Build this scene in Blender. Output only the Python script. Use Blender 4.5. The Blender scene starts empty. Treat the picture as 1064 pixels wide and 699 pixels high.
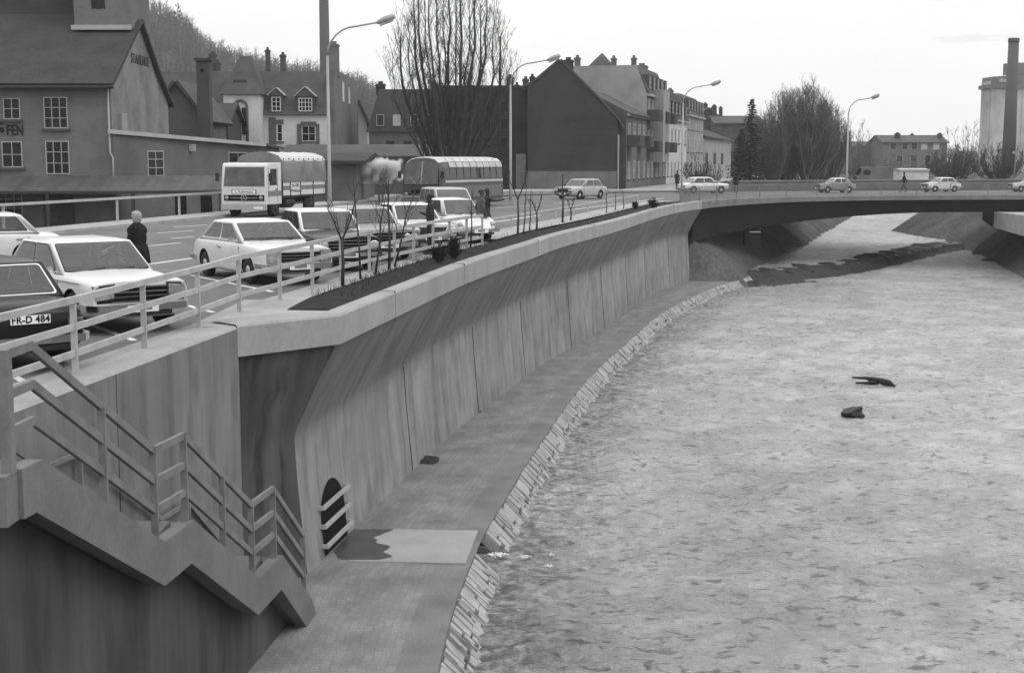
import bpy, bmesh, math, random
from mathutils import Vector, Matrix, noise
random.seed(7)
R = math.radians; PI = math.pi
scene = bpy.context.scene
COL = scene.collection

# ---------------------------------------------------------------- camera
F = 1450.0; HY = 167.0; CH = 2.75
PITCH = math.atan((349.5 - HY) / F)
cam = bpy.data.cameras.new('camera'); cam_o = bpy.data.objects.new('camera', cam); COL.objects.link(cam_o)
cam_o.location = (0, 0, CH); cam_o.rotation_euler = (PI / 2 - PITCH, 0, 0)
cam.sensor_width = 36; cam.lens = F / 1064 * 36; cam.clip_end = 6000; cam.clip_start = 0.1
scene.camera = cam_o

# ---------------------------------------------------------------- overcast daylight
SUN_EL, SUN_AZ = R(50), R(118)          # azimuth clockwise from +Y (away from the camera)
world = bpy.data.worlds.new('World'); scene.world = world; world.use_nodes = True
nt = world.node_tree; nt.nodes.clear()
N = nt.nodes.new; L = nt.links.new
out = N('ShaderNodeOutputWorld'); bg = N('ShaderNodeBackground'); sky = N('ShaderNodeTexSky')
sky.sky_type = 'NISHITA'; sky.sun_disc = False; sky.sun_elevation = SUN_EL; sky.sun_rotation = SUN_AZ
sky.air_density = 1.0; sky.dust_density = 3.0
bw = N('ShaderNodeRGBToBW'); L(sky.outputs[0], bw.inputs[0])
tc = N('ShaderNodeTexCoord'); sep = N('ShaderNodeSeparateXYZ'); L(tc.outputs['Generated'], sep.inputs[0])
# overcast cloud: luminance rises from the horizon to the zenith (CIE overcast), soft cloud texture
mr = N('ShaderNodeMapRange'); mr.inputs['From Min'].default_value = 0; mr.inputs['From Max'].default_value = 1
mr.inputs['To Min'].default_value = 10.0; mr.inputs['To Max'].default_value = 22.0; L(sep.outputs['Z'], mr.inputs['Value'])
mp = N('ShaderNodeMapping'); mp.inputs['Scale'].default_value = (1.6, 1.6, 6.0); L(tc.outputs['Generated'], mp.inputs[0])
nz = N('ShaderNodeTexNoise'); nz.inputs['Scale'].default_value = 2.2; nz.inputs['Detail'].default_value = 5; L(mp.outputs[0], nz.inputs['Vector'])
mr2 = N('ShaderNodeMapRange'); mr2.inputs['From Min'].default_value = 0.25; mr2.inputs['From Max'].default_value = 0.75
mr2.inputs['To Min'].default_value = 0.94; mr2.inputs['To Max'].default_value = 1.05; L(nz.outputs['Fac'], mr2.inputs['Value'])
mul = N('ShaderNodeMath'); mul.operation = 'MULTIPLY'; L(mr.outputs[0], mul.inputs[0]); L(mr2.outputs[0], mul.inputs[1])
mx = N('ShaderNodeMix'); mx.data_type = 'FLOAT'; mx.inputs['Factor'].default_value = 0.93
L(bw.outputs[0], mx.inputs[2]); L(mul.outputs[0], mx.inputs[3])
L(mx.outputs[0], bg.inputs['Color']); bg.inputs['Strength'].default_value = 0.1
L(bg.outputs[0], out.inputs[0])
sun = bpy.data.lights.new('sun', 'SUN'); sun.energy = 0.9; sun.angle = R(25); sun.color = (1, 1, 1)
sun_o = bpy.data.objects.new('sun', sun); COL.objects.link(sun_o)
sd = Vector((math.sin(SUN_AZ) * math.cos(SUN_EL), math.cos(SUN_AZ) * math.cos(SUN_EL), math.sin(SUN_EL)))
sun_o.rotation_euler = sd.to_track_quat('Z', 'Y').to_euler()
vs = scene.view_settings; vs.view_transform = 'Standard'; vs.look = 'None'; vs.gamma = 1; vs.exposure = 0.0; vs.use_curve_mapping = False
scene.render.engine = 'CYCLES'
scene.cycles.max_bounces = 6; scene.cycles.volume_bounces = 1; scene.cycles.transparent_max_bounces = 8

# ---------------------------------------------------------------- pixel of the photo -> point of the place
def _d(px, py):
    u = (px - 532) / F; v = -(py - 349.5) / F
    return u, math.cos(PITCH) + v * math.sin(PITCH), -math.sin(PITCH) + v * math.cos(PITCH)
def P(px, py, z=0.0):
    a = _d(px, py); t = (z - CH) / a[2]; return Vector((a[0] * t, a[1] * t, z))
def D(px, py, Y):
    a = _d(px, py); t = Y / a[1]; return Vector((a[0] * t, Y, CH + a[2] * t))

# ---------------------------------------------------------------- materials
MATS = {}
def gmat(name, base, rough=0.8, var=0.15, scale=4.0, bump=0.0, bscale=None, metal=0.0, coords='Object', stretch=(1, 1, 1), spec=0.5, fine=0.0, stain=0.0, stain_scale=0.6, detail=6):
    """grey procedural surface: base value, mottled by noise, optional fine grain, stains and relief"""
    m = bpy.data.materials.new(name); m.use_nodes = True; t = m.node_tree; n = t.nodes; l = t.links
    b = n['Principled BSDF']; b.inputs['Roughness'].default_value = rough; b.inputs['Metallic'].default_value = metal
    b.inputs['Specular IOR Level'].default_value = spec if rough < .45 or metal else .12
    tc = n.new('ShaderNodeTexCoord'); mp = n.new('ShaderNodeMapping'); mp.inputs['Scale'].default_value = stretch
    if coords == 'World':
        g = n.new('ShaderNodeNewGeometry'); l.new(g.outputs['Position'], mp.inputs[0])
    else: l.new(tc.outputs[coords], mp.inputs[0])
    def noise_(sc, lo, hi, det=detail, f0=0.3, f1=0.7):
        k = n.new('ShaderNodeTexNoise'); k.inputs['Scale'].default_value = sc; k.inputs['Detail'].default_value = det; k.inputs['Roughness'].default_value = 0.6
        l.new(mp.outputs[0], k.inputs['Vector'])
        r = n.new('ShaderNodeMapRange'); r.inputs['From Min'].default_value = f0; r.inputs['From Max'].default_value = f1
        r.inputs['To Min'].default_value = lo; r.inputs['To Max'].default_value = hi; l.new(k.outputs['Fac'], r.inputs['Value']); return k, r.outputs[0]
    k0, v = noise_(scale, base * (1 - var), base * (1 + var))
    def mulv(a, b_):
        q = n.new('ShaderNodeMath'); q.operation = 'MULTIPLY'; l.new(a, q.inputs[0]); l.new(b_, q.inputs[1]); return q.outputs[0]
    if fine:
        _, f = noise_(scale * 14, 1 - fine, 1 + fine, 3); v = mulv(v, f)
    if stain:
        _, s = noise_(stain_scale, 1 - stain, 1.0, 5, 0.38, 0.55); v = mulv(v, s)
    cc = n.new('ShaderNodeCombineColor'); [l.new(v, cc.inputs[i]) for i in range(3)]
    l.new(cc.outputs[0], b.inputs['Base Color'])
    if bump:
        k, _ = noise_(bscale or scale * 6, 0, 1, 6); bp = n.new('ShaderNodeBump'); bp.inputs['Strength'].default_value = bump; bp.inputs['Distance'].default_value = 0.02
        l.new(k.outputs['Fac'], bp.inputs['Height']); l.new(bp.outputs[0], b.inputs['Normal'])
    MATS[name] = m; return m

M = MATS
gmat('asphalt', .135, .9, .10, .25, .25, 60, coords='World', fine=.13, stain=.14, stain_scale=.15)
gmat('marking', .62, .8, .18, 3, coords='World', fine=.15)
gmat('slab_concrete', .30, .85, .12, 1.2, .2, 30, coords='World', fine=.08, stain=.12, stain_scale=.8)
gmat('fascia_concrete', .27, .85, .10, .9, .2, 30, coords='World', stretch=(1, 1, .5), fine=.07, stain=.12, stain_scale=.7)
gmat('stair_concrete', .155, .85, .12, 1.2, .25, 25, coords='World', fine=.08, stain=.15, stain_scale=1.0)
gmat('rail_dark', .17, .6, .10, 2.0, coords='World', fine=.05, stain=.2, stain_scale=3)
gmat('rail_paint', .36, .5, .10, 2.0, coords='World', fine=.05, stain=.15, stain_scale=3)
gmat('soil', .02, 1, .4, 2.5, 1.0, 12, coords='World', fine=.4)
gmat('terrain', .075, 1, .35, .25, .6, 3, coords='World', fine=.3)
gmat('bank_stone', .10, .95, .35, .7, .8, 3, coords='World', fine=.2)
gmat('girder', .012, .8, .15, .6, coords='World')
gmat('stone', .27, .9, .25, 2.5, .6, 14, coords='World', fine=.15)
gmat('stone_dark', .10, .9, .3, 3, .6, 14, coords='World', fine=.15)
gmat('wet', .055, .35, .3, 3, .3, 20, coords='World')
gmat('rock_dark', .03, .6, .3, 5, .8, 12, coords='World')
gmat('channel_concrete', .30, .8, .10, 1.5, .2, 25, coords='World', fine=.05, stain=.1)
gmat('car_white', .56, .25, .04, 1.5, fine=.01, stain=.05, stain_scale=2)
gmat('car_cream', .48, .3, .04, 1.5, fine=.01, stain=.05, stain_scale=2)
gmat('car_grey', .20, .3, .05, 1.5)
gmat('car_dark', .010, .3, .1, 1.5, spec=.22)
gmat('car_silver', .33, .3, .05, 1.5)
gmat('chrome', .6, .18, .05, 3, metal=1.0)
gmat('rubber', .025, .8, .2, 8)
gmat('hub', .42, .35, .1, 8, metal=.6)
gmat('black', .006, .9, .2, 8)
gmat('trim_dark', .03, .45, .2, 8)
gmat('glass_dark', .02, .06, .6, .8, detail=2)
gmat('glass_pale', .26, .05, .35, 1.6, detail=3)  # sky reflection on the glass put into a pale base colour
gmat('glass_mid', .06, .05, .5, 1.2, detail=3)
gmat('lens', .26, .12, .3, 12)
gmat('lens_red', .09, .25, .2, 12)
gmat('plate', .72, .5, .04, 5)
gmat('ink', .015, .6, .1, 5)
gmat('tarp', .17, .8, .14, 1.2, .25, 3, stain=.15)
gmat('tarp_top', .45, .7, .1, 1.0, .4, 3)
gmat('stripe', .17, .6, .1, 3)
gmat('bus_dark', .04, .35, .15, 1)
gmat('bus_roof', .40, .4, .12, 1)
gmat('bus_panel', .11, .35, .15, 1)
gmat('plaster_mid', .14, .95, .10, .5, .2, 12, stain=.22, stain_scale=.35, fine=.06)
gmat('plaster_gable_lit', .19, .95, .13, .5, .2, 12, stain=.28, stain_scale=.35, fine=.06)  # factory render again, its stronger light on the gable put into the colour
gmat('plaster_low', .12, .95, .12, .6, stain=.2, stain_scale=.4)
gmat('plaster_white', .50, .95, .08, .5, stain=.18, stain_scale=.4)
gmat('plaster_pale', .27, .95, .10, .5, stain=.22, stain_scale=.4)
gmat('plaster_dark', .06, .95, .2, .5, stain=.2, stain_scale=.4)
gmat('wall_dark', .05, .95, .2, .8)  # plain dark grey for gate, posts, pier, rim and lettering
gmat('brick_dark', .042, .95, .16, .35, .3, 8, fine=.12, stain=.2, stain_scale=.25)
gmat('brick_mid', .12, .95, .15, .6, .3, 8, fine=.12)
gmat('roof_dark', .045, .9, .2, .6, .4, 6, fine=.15)
gmat('roof_mid', .068, .9, .2, .6, .4, 6, fine=.15)
gmat('awning_tin', .07, .75, .3, 1.0, stretch=(1, .25, 1), fine=.1)
gmat('gutter', .33, .5, .1, 1)
gmat('gutter_dark', .04, .5, .1, 1)
gmat('frame_white', .34, .6, .08, 2)
gmat('sill', .07, .8, .1, 2)
gmat('shutter', .09, .8, .15, 3)
gmat('pane', .008, .15, .3, 1.5, spec=.25)
gmat('pane_lit', .35, .2, .2, 1.5)
gmat('stack', .065, .9, .12, .8, fine=.08)
gmat('stack_tall', .07, .9, .12, .15)
gmat('silo_concrete', .42, .95, .12, .15, stain=.35, stain_scale=.08)
gmat('lamp_metal', .25, .45, .1, 1, metal=.2)
gmat('bark', .045, .95, .25, 3)
gmat('bark_far', .045, 1, .25, .3)
gmat('twig_far', .12, 1, .25, .2)
gmat('needle', .022, 1, .4, 1.2)
gmat('shrub', .022, 1, .4, 3)
gmat('hill_ground', .035, 1, .35, .02, coords='World')
gmat('far_wood', .032, 1, .3, .2)
gmat('skin', .38, .6, .05, 5)
gmat('hair_light', .26, .8, .2, 20)
gmat('hair_dark', .03, .8, .2, 20)
gmat('cloth_black', .014, .9, .3, 6)
gmat('cloth_dark', .032, .9, .3, 6)
gmat('cloth_mid', .075, .9, .2, 6)
gmat('shoe', .02, .6, .2, 6)
gmat('wood_wet', .018, .6, .3, 6, .8, 20)
gmat('foam', .55, .6, .1, 8, .5, 20)
gmat('leaf_litter', .03, 1, .4, 8)

def wall_mat(name, base, var=.22, dark_top=0.0, uvs=1.0, band=0):
    """cast concrete read along UV: u metres along the wall, v metres down it: vertical water streaks, board marks, grain"""
    m = bpy.data.materials.new(name); m.use_nodes = True; t = m.node_tree; n = t.nodes; l = t.links
    b = n['Principled BSDF']; b.inputs['Roughness'].default_value = .85; b.inputs['Specular IOR Level'].default_value = .12
    uv = n.new('ShaderNodeUVMap'); val = None
    def add(scale, stretch, lo, hi, det=5, f0=.3, f1=.7):
        nonlocal val
        mp = n.new('ShaderNodeMapping'); mp.inputs['Scale'].default_value = stretch; l.new(uv.outputs[0], mp.inputs[0])
        k = n.new('ShaderNodeTexNoise'); k.inputs['Scale'].default_value = scale; k.inputs['Detail'].default_value = det; l.new(mp.outputs[0], k.inputs['Vector'])
        r = n.new('ShaderNodeMapRange'); r.inputs['From Min'].default_value = f0; r.inputs['From Max'].default_value = f1
        r.inputs['To Min'].default_value = lo; r.inputs['To Max'].default_value = hi; l.new(k.outputs['Fac'], r.inputs['Value'])
        if val is None: val = r.outputs[0]
        else:
            q = n.new('ShaderNodeMath'); q.operation = 'MULTIPLY'; l.new(val, q.inputs[0]); l.new(r.outputs[0], q.inputs[1]); val = q.outputs[0]
        return k
    add(1.0, (1.6, .16, 1), base * (1 - var), base * (1 + var), 6, .34, .66)
    if band:      # the upper part is darker, ending in a ragged edge
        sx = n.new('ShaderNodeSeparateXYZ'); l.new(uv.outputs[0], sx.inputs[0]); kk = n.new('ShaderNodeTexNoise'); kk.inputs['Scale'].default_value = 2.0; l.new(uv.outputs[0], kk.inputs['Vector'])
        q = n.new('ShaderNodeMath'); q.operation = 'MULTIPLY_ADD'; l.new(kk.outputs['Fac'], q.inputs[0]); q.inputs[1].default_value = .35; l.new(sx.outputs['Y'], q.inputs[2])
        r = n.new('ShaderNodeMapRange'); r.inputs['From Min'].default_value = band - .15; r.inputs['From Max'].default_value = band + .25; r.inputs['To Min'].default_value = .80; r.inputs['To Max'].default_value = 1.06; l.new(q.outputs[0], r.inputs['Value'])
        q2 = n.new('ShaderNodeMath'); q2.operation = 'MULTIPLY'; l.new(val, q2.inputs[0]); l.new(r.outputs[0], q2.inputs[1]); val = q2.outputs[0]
    add(1.0, (7.0, .35, 1), .92, 1.06, 3)
    add(1.0, (.22, .5, 1), .82, 1.1, 4)
    add(1.0, (1.1, 1.4, 1), .9, 1.08, 6)
    add(40, (1, 1, 1), .93, 1.07, 2)
    add(1.0, (2.2, .55, 1), .55 if dark_top == 1 else .76, 1.0, 6, .36, .48)
    cc = n.new('ShaderNodeCombineColor'); [l.new(val, cc.inputs[i]) for i in range(3)]; l.new(cc.outputs[0], b.inputs['Base Color'])
    mp = n.new('ShaderNodeMapping'); mp.inputs['Scale'].default_value = (8, .6, 1); l.new(uv.outputs[0], mp.inputs[0])
    k = n.new('ShaderNodeTexNoise'); k.inputs['Scale'].default_value = 1.5; k.inputs['Detail'].default_value = 6; l.new(mp.outputs[0], k.inputs['Vector'])
    bp = n.new('ShaderNodeBump'); bp.inputs['Strength'].default_value = .35; bp.inputs['Distance'].default_value = .02
    l.new(k.outputs['Fac'], bp.inputs['Height']); l.new(bp.outputs[0], b.inputs['Normal'])
    M[name] = m; return m
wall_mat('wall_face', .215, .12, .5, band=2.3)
wall_mat('wall_upper', .135, .2, 1)
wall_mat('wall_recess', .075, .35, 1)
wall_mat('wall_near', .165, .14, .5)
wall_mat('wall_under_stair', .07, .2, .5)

def cobble_mat(name, base, sx, sy, off=.5, contrast=.25):
    m = bpy.data.materials.new(name); m.use_nodes = True; t = m.node_tree; n = t.nodes; l = t.links
    b = n['Principled BSDF']; b.inputs['Roughness'].default_value = .9; b.inputs['Specular IOR Level'].default_value = .15
    uv = n.new('ShaderNodeUVMap')
    nz0 = n.new('ShaderNodeTexNoise'); nz0.inputs['Scale'].default_value = 2.5; l.new(uv.outputs[0], nz0.inputs['Vector'])
    va = n.new('ShaderNodeMix'); va.data_type = 'VECTOR'; va.inputs['Factor'].default_value = .12
    l.new(uv.outputs[0], va.inputs[4]); l.new(nz0.outputs['Color'], va.inputs[5])
    br = n.new('ShaderNodeTexBrick'); br.inputs['Scale'].default_value = 1; br.inputs['Brick Width'].default_value = sx; br.inputs['Row Height'].default_value = sy
    br.inputs['Mortar Size'].default_value = .014; br.inputs['Mortar Smooth'].default_value = .4; br.offset = off
    g = lambda v: (v, v, v, 1)
    br.inputs['Color1'].default_value = g(base * (1 - contrast)); br.inputs['Color2'].default_value = g(base * (1 + contrast)); br.inputs['Mortar'].default_value = g(base * .86)
    l.new(va.outputs[1], br.inputs['Vector'])
    k = n.new('ShaderNodeTexNoise'); k.inputs['Scale'].default_value = .9; k.inputs['Detail'].default_value = 8; l.new(uv.outputs[0], k.inputs['Vector'])
    r = n.new('ShaderNodeMapRange'); r.inputs['From Min'].default_value = .3; r.inputs['From Max'].default_value = .7; r.inputs['To Min'].default_value = .72; r.inputs['To Max'].default_value = 1.2
    l.new(k.outputs['Fac'], r.inputs['Value'])
    k2 = n.new('ShaderNodeTexNoise'); k2.inputs['Scale'].default_value = 22; k2.inputs['Detail'].default_value = 3; l.new(uv.outputs[0], k2.inputs['Vector'])
    r2 = n.new('ShaderNodeMapRange'); r2.inputs['From Min'].default_value = .3; r2.inputs['From Max'].default_value = .7; r2.inputs['To Min'].default_value = .85; r2.inputs['To Max'].default_value = 1.15
    l.new(k2.outputs['Fac'], r2.inputs['Value'])
    q = n.new('ShaderNodeMath'); q.operation = 'MULTIPLY'; l.new(r.outputs[0], q.inputs[0]); l.new(r2.outputs[0], q.inputs[1])
    vm = n.new('ShaderNodeVectorMath'); vm.operation = 'SCALE'; l.new(br.outputs['Color'], vm.inputs[0]); l.new(q.outputs[0], vm.inputs['Scale'])
    l.new(vm.outputs[0], b.inputs['Base Color'])
    bp = n.new('ShaderNodeBump'); bp.inputs['Strength'].default_value = .5; bp.inputs['Distance'].default_value = .015
    l.new(k2.outputs['Fac'], bp.inputs['Height']); l.new(bp.outputs[0], b.inputs['Normal'])
    M[name] = m
cobble_mat('path_cobbles', .185, .26, .15, .5, .10)
cobble_mat('path_strip', .16, 2.5, .9, .3, .05)

def water_mat():
    m = bpy.data.materials.new('river_water'); m.use_nodes = True; t = m.node_tree; n = t.nodes; l = t.links
    b = n['Principled BSDF']; b.inputs['Roughness'].default_value = .2; b.inputs['IOR'].default_value = 1.33
    g = n.new('ShaderNodeNewGeometry')
    def nz_(scale, st, det=6, rough=.6, rot=0):
        mp = n.new('ShaderNodeMapping'); mp.inputs['Scale'].default_value = st; mp.inputs['Rotation'].default_value = (0, 0, rot); l.new(g.outputs['Position'], mp.inputs[0])
        k = n.new('ShaderNodeTexNoise'); k.inputs['Scale'].default_value = scale; k.inputs['Detail'].default_value = det; k.inputs['Roughness'].default_value = rough
        k.inputs['Distortion'].default_value = .4
        l.new(mp.outputs[0], k.inputs['Vector']); return k
    def mr_(k, f0, f1, a, b_):
        r = n.new('ShaderNodeMapRange'); r.inputs['From Min'].default_value = f0; r.inputs['From Max'].default_value = f1; r.inputs['To Min'].default_value = a; r.inputs['To Max'].default_value = b_
        l.new(k.outputs['Fac'], r.inputs['Value']); return r.outputs[0]
    def mul_(a, b_):
        q = n.new('ShaderNodeMath'); q.operation = 'MULTIPLY'; l.new(a, q.inputs[0]); l.new(b_, q.inputs[1]); return q.outputs[0]
    big = mr_(nz_(.09, (1, .6, 1), 5), .32, .68, .29, .45)          # silt clouds
    mid = mr_(nz_(.55, (1, .8, 1), 6), .35, .65, .74, 1.12)
    tick = mr_(nz_(3.6, (.75, 1.05, 1), 5, .58, .3), .35, .44, .42, 1.0)   # shade of the wave troughs painted into the base colour
    fleck = mr_(nz_(8.5, (1, 1, 1), 4, .6, 1.0), .38, .46, .72, 1.0)  # finer ripple shade, likewise put into the colour
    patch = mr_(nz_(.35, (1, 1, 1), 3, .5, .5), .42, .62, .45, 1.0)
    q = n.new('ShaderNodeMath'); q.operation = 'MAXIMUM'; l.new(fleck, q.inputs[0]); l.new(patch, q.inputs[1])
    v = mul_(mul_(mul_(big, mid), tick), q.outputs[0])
    # shallow stony margin along the pitched bank: darker mottling, width from the bank attribute
    at = n.new('ShaderNodeAttribute'); at.attribute_name = 'shallow'
    stones = mr_(nz_(3.2, (1, 1, 1), 6, .65, .8), .42, .6, .35, 1.05)
    mixn = n.new('ShaderNodeMix'); mixn.data_type = 'FLOAT'; l.new(at.outputs['Fac'], mixn.inputs['Factor']); mixn.inputs[2].default_value = 1.0; l.new(stones, mixn.inputs[3])
    v = mul_(v, mixn.outputs[0])
    cc = n.new('ShaderNodeCombineColor'); [l.new(v, cc.inputs[i]) for i in range(3)]; l.new(cc.outputs[0], b.inputs['Base Color'])
    b1 = n.new('ShaderNodeBump'); b1.inputs['Strength'].default_value = 1; b1.inputs['Distance'].default_value = .24; l.new(nz_(3.6, (.8, 1.2, 1), 8, .62, .3).outputs['Fac'], b1.inputs['Height'])
    b2 = n.new('ShaderNodeBump'); b2.inputs['Strength'].default_value = .8; b2.inputs['Distance'].default_value = .05; l.new(nz_(9, (1, 1, 1), 6, .6).outputs['Fac'], b2.inputs['Height'])
    l.new(b1.outputs[0], b2.inputs['Normal']); l.new(b2.outputs[0], b.inputs['Normal'])
    M['river_water'] = m
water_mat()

# ---------------------------------------------------------------- object helpers
def tag(o, label=None, cat=None, group=None, kind=None):
    if label: o['label'] = label
    if cat: o['category'] = cat
    if group: o['group'] = group
    if kind: o['kind'] = kind
    return o
def empty(name, loc, rz=0, **k):
    o = bpy.data.objects.new(name, None); COL.objects.link(o); o.location = loc; o.rotation_euler = (0, 0, rz); o.empty_display_size = .2
    return tag(o, **k)
def copy_tree(o, parent=None):
    c = o.copy(); COL.objects.link(c)
    if parent: c.parent = parent
    for ch in list(o.children): copy_tree(ch, c)
    return c

class MB:
    def __init__(s): s.v = []; s.f = []; s.uv = []; s.mi = []; s.sm = []
    def face(s, idx, uv=None, mi=0, sm=False): s.f.append(tuple(idx)); s.uv.append(uv); s.mi.append(mi); s.sm.append(sm)
    def quad(s, a, b, c, d, uv=None, mi=0):
        k = len(s.v); s.v += [tuple(a), tuple(b), tuple(c), tuple(d)]; s.face((k, k + 1, k + 2, k + 3), uv, mi); return s
    def poly(s, pts, uv=None, mi=0):
        k = len(s.v); s.v += [tuple(p) for p in pts]; s.face(range(k, k + len(pts)), uv, mi); return s
    def box(s, a, b, mi=0):
        x0, y0, z0 = a; x1, y1, z1 = b
        return s.hexa([(x0, y0, z0), (x1, y0, z0), (x1, y1, z0), (x0, y1, z0), (x0, y0, z1), (x1, y0, z1), (x1, y1, z1), (x0, y1, z1)], mi)
    def hexa(s, p, mi=0):
        k = len(s.v); s.v += [tuple(q) for q in p]
        for f in ((3, 2, 1, 0), (4, 5, 6, 7), (0, 1, 5, 4), (1, 2, 6, 5), (2, 3, 7, 6), (3, 0, 4, 7)): s.face([k + i for i in f], None, mi)
        return s
    def prism(s, pts, z0, z1, mi=0):
        k = len(s.v); n = len(pts)
        s.v += [(p[0], p[1], z0 if not callable(z0) else z0(p)) for p in pts] + [(p[0], p[1], z1 if not callable(z1) else z1(p)) for p in pts]
        s.face([k + i for i in range(n)][::-1], None, mi); s.face([k + n + i for i in range(n)], None, mi)
        for i in range(n): j = (i + 1) % n; s.face((k + i, k + j, k + n + j, k + n + i), None, mi)
        return s
    def extrude(s, poly, d, mi=0):
        """closed polygon of 3D points pushed along the vector d"""
        k = len(s.v); n = len(poly); d = Vector(d)
        s.v += [tuple(p) for p in poly] + [tuple(Vector(p) + d) for p in poly]
        s.face([k + i for i in range(n)][::-1], None, mi); s.face([k + n + i for i in range(n)], None, mi)
        for i in range(n): j = (i + 1) % n; s.face((k + i, k + j, k + n + j, k + n + i), None, mi)
        return s
    def bar(s, a, b, w, h, mi=0, up=(0, 0, 1)):
        """rectangular bar from a to b: w across, h along up"""
        a = Vector(a); b = Vector(b); d = (b - a).normalized(); up = Vector(up)
        if abs(d.dot(up)) > .95: up = Vector((1, 0, 0))
        sd_ = d.cross(up).normalized(); u = sd_.cross(d).normalized()
        p = [a - sd_ * w / 2 - u * h / 2, a + sd_ * w / 2 - u * h / 2, a + sd_ * w / 2 + u * h / 2, a - sd_ * w / 2 + u * h / 2]
        q = [c + (b - a) for c in p]; k = len(s.v); s.v += [tuple(c) for c in p + q]
        for f in ((0, 1, 2, 3), (7, 6, 5, 4), (0, 4, 5, 1), (1, 5, 6, 2), (2, 6, 7, 3), (3, 7, 4, 0)): s.face([k + i for i in f], None, mi)
        return s
    def tube(s, pts, rad, n=6, cap=True, mi=0, sm=True):
        pts = [Vector(p) for p in pts]; rad = rad if isinstance(rad, (list, tuple)) else [rad] * len(pts)
        k = len(s.v); ref = None
        for i, p in enumerate(pts):
            d = (pts[min(i + 1, len(pts) - 1)] - pts[max(i - 1, 0)]).normalized()
            if ref is None: ref = Vector((0, 0, 1)) if abs(d.z) < .9 else Vector((1, 0, 0))
            x = d.cross(ref).normalized(); y = x.cross(d).normalized(); ref = y
            for j in range(n):
                a = 2 * PI * j / n; s.v.append(tuple(p + (x * math.cos(a) + y * math.sin(a)) * rad[i]))
        for i in range(len(pts) - 1):
            for j in range(n):
                j2 = (j + 1) % n; s.face((k + i * n + j, k + i * n + j2, k + (i + 1) * n + j2, k + (i + 1) * n + j), None, mi, sm)
        if cap:
            s.face([k + j for j in range(n)][::-1], None, mi); e = k + (len(pts) - 1) * n; s.face([e + j for j in range(n)], None, mi)
        return s
    def lathe(s, prof, n=16, c=(0, 0, 0), axis='z', mi=0, sm=True):
        """prof: (r, h) pairs"""
        k = len(s.v)
        for r, h in prof:
            for j in range(n):
                a = 2 * PI * j / n; x, y = r * math.cos(a), r * math.sin(a)
                s.v.append((c[0] + x, c[1] + y, c[2] + h) if axis == 'z' else (c[0] + x, c[1] + h, c[2] + y) if axis == 'y' else (c[0] + h, c[1] + x, c[2] + y))
        for i in range(len(prof) - 1):
            for j in range(n):
                j2 = (j + 1) % n; s.face((k + i * n + j, k + i * n + j2, k + (i + 1) * n + j2, k + (i + 1) * n + j), None, mi, sm)
        s.face([k + j for j in range(n)][::-1], None, mi); e = k + (len(prof) - 1) * n; s.face([e + j for j in range(n)], None, mi)
        return s
    def build(s, name, mat, parent=None, fix=False, bevel=0, weld=False, **k):
        me = bpy.data.meshes.new(name); me.from_pydata(s.v, [], s.f); mats = mat if isinstance(mat, (list, tuple)) else [mat]
        for q in mats: me.materials.append(M[q] if isinstance(q, str) else q)
        if any(s.mi): me.polygons.foreach_set('material_index', s.mi)
        if any(s.sm): me.polygons.foreach_set('use_smooth', s.sm)
        if any(u is not None for u in s.uv):
            ul = me.uv_layers.new(name='UVMap'); li = 0
            for f, u in zip(s.f, s.uv):
                for j in range(len(f)):
                    ul.data[li].uv = u[j] if u else (0, 0); li += 1
        if fix or bevel or weld:
            bm = bmesh.new(); bm.from_mesh(me)
            if weld: bmesh.ops.remove_doubles(bm, verts=bm.verts, dist=1e-3)
            bmesh.ops.recalc_face_normals(bm, faces=bm.faces)
            if bevel:
                bmesh.ops.remove_doubles(bm, verts=bm.verts, dist=1e-5)
                es = [e for e in bm.edges if len(e.link_faces) == 2 and e.calc_face_angle(0) > .5]
                bmesh.ops.bevel(bm, geom=es, offset=bevel, segments=2, affect='EDGES', profile=.7)
            bm.to_mesh(me); bm.free()
        o = bpy.data.objects.new(name, me); COL.objects.link(o)
        if parent: o.parent = parent
        return tag(o, **k)

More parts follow.
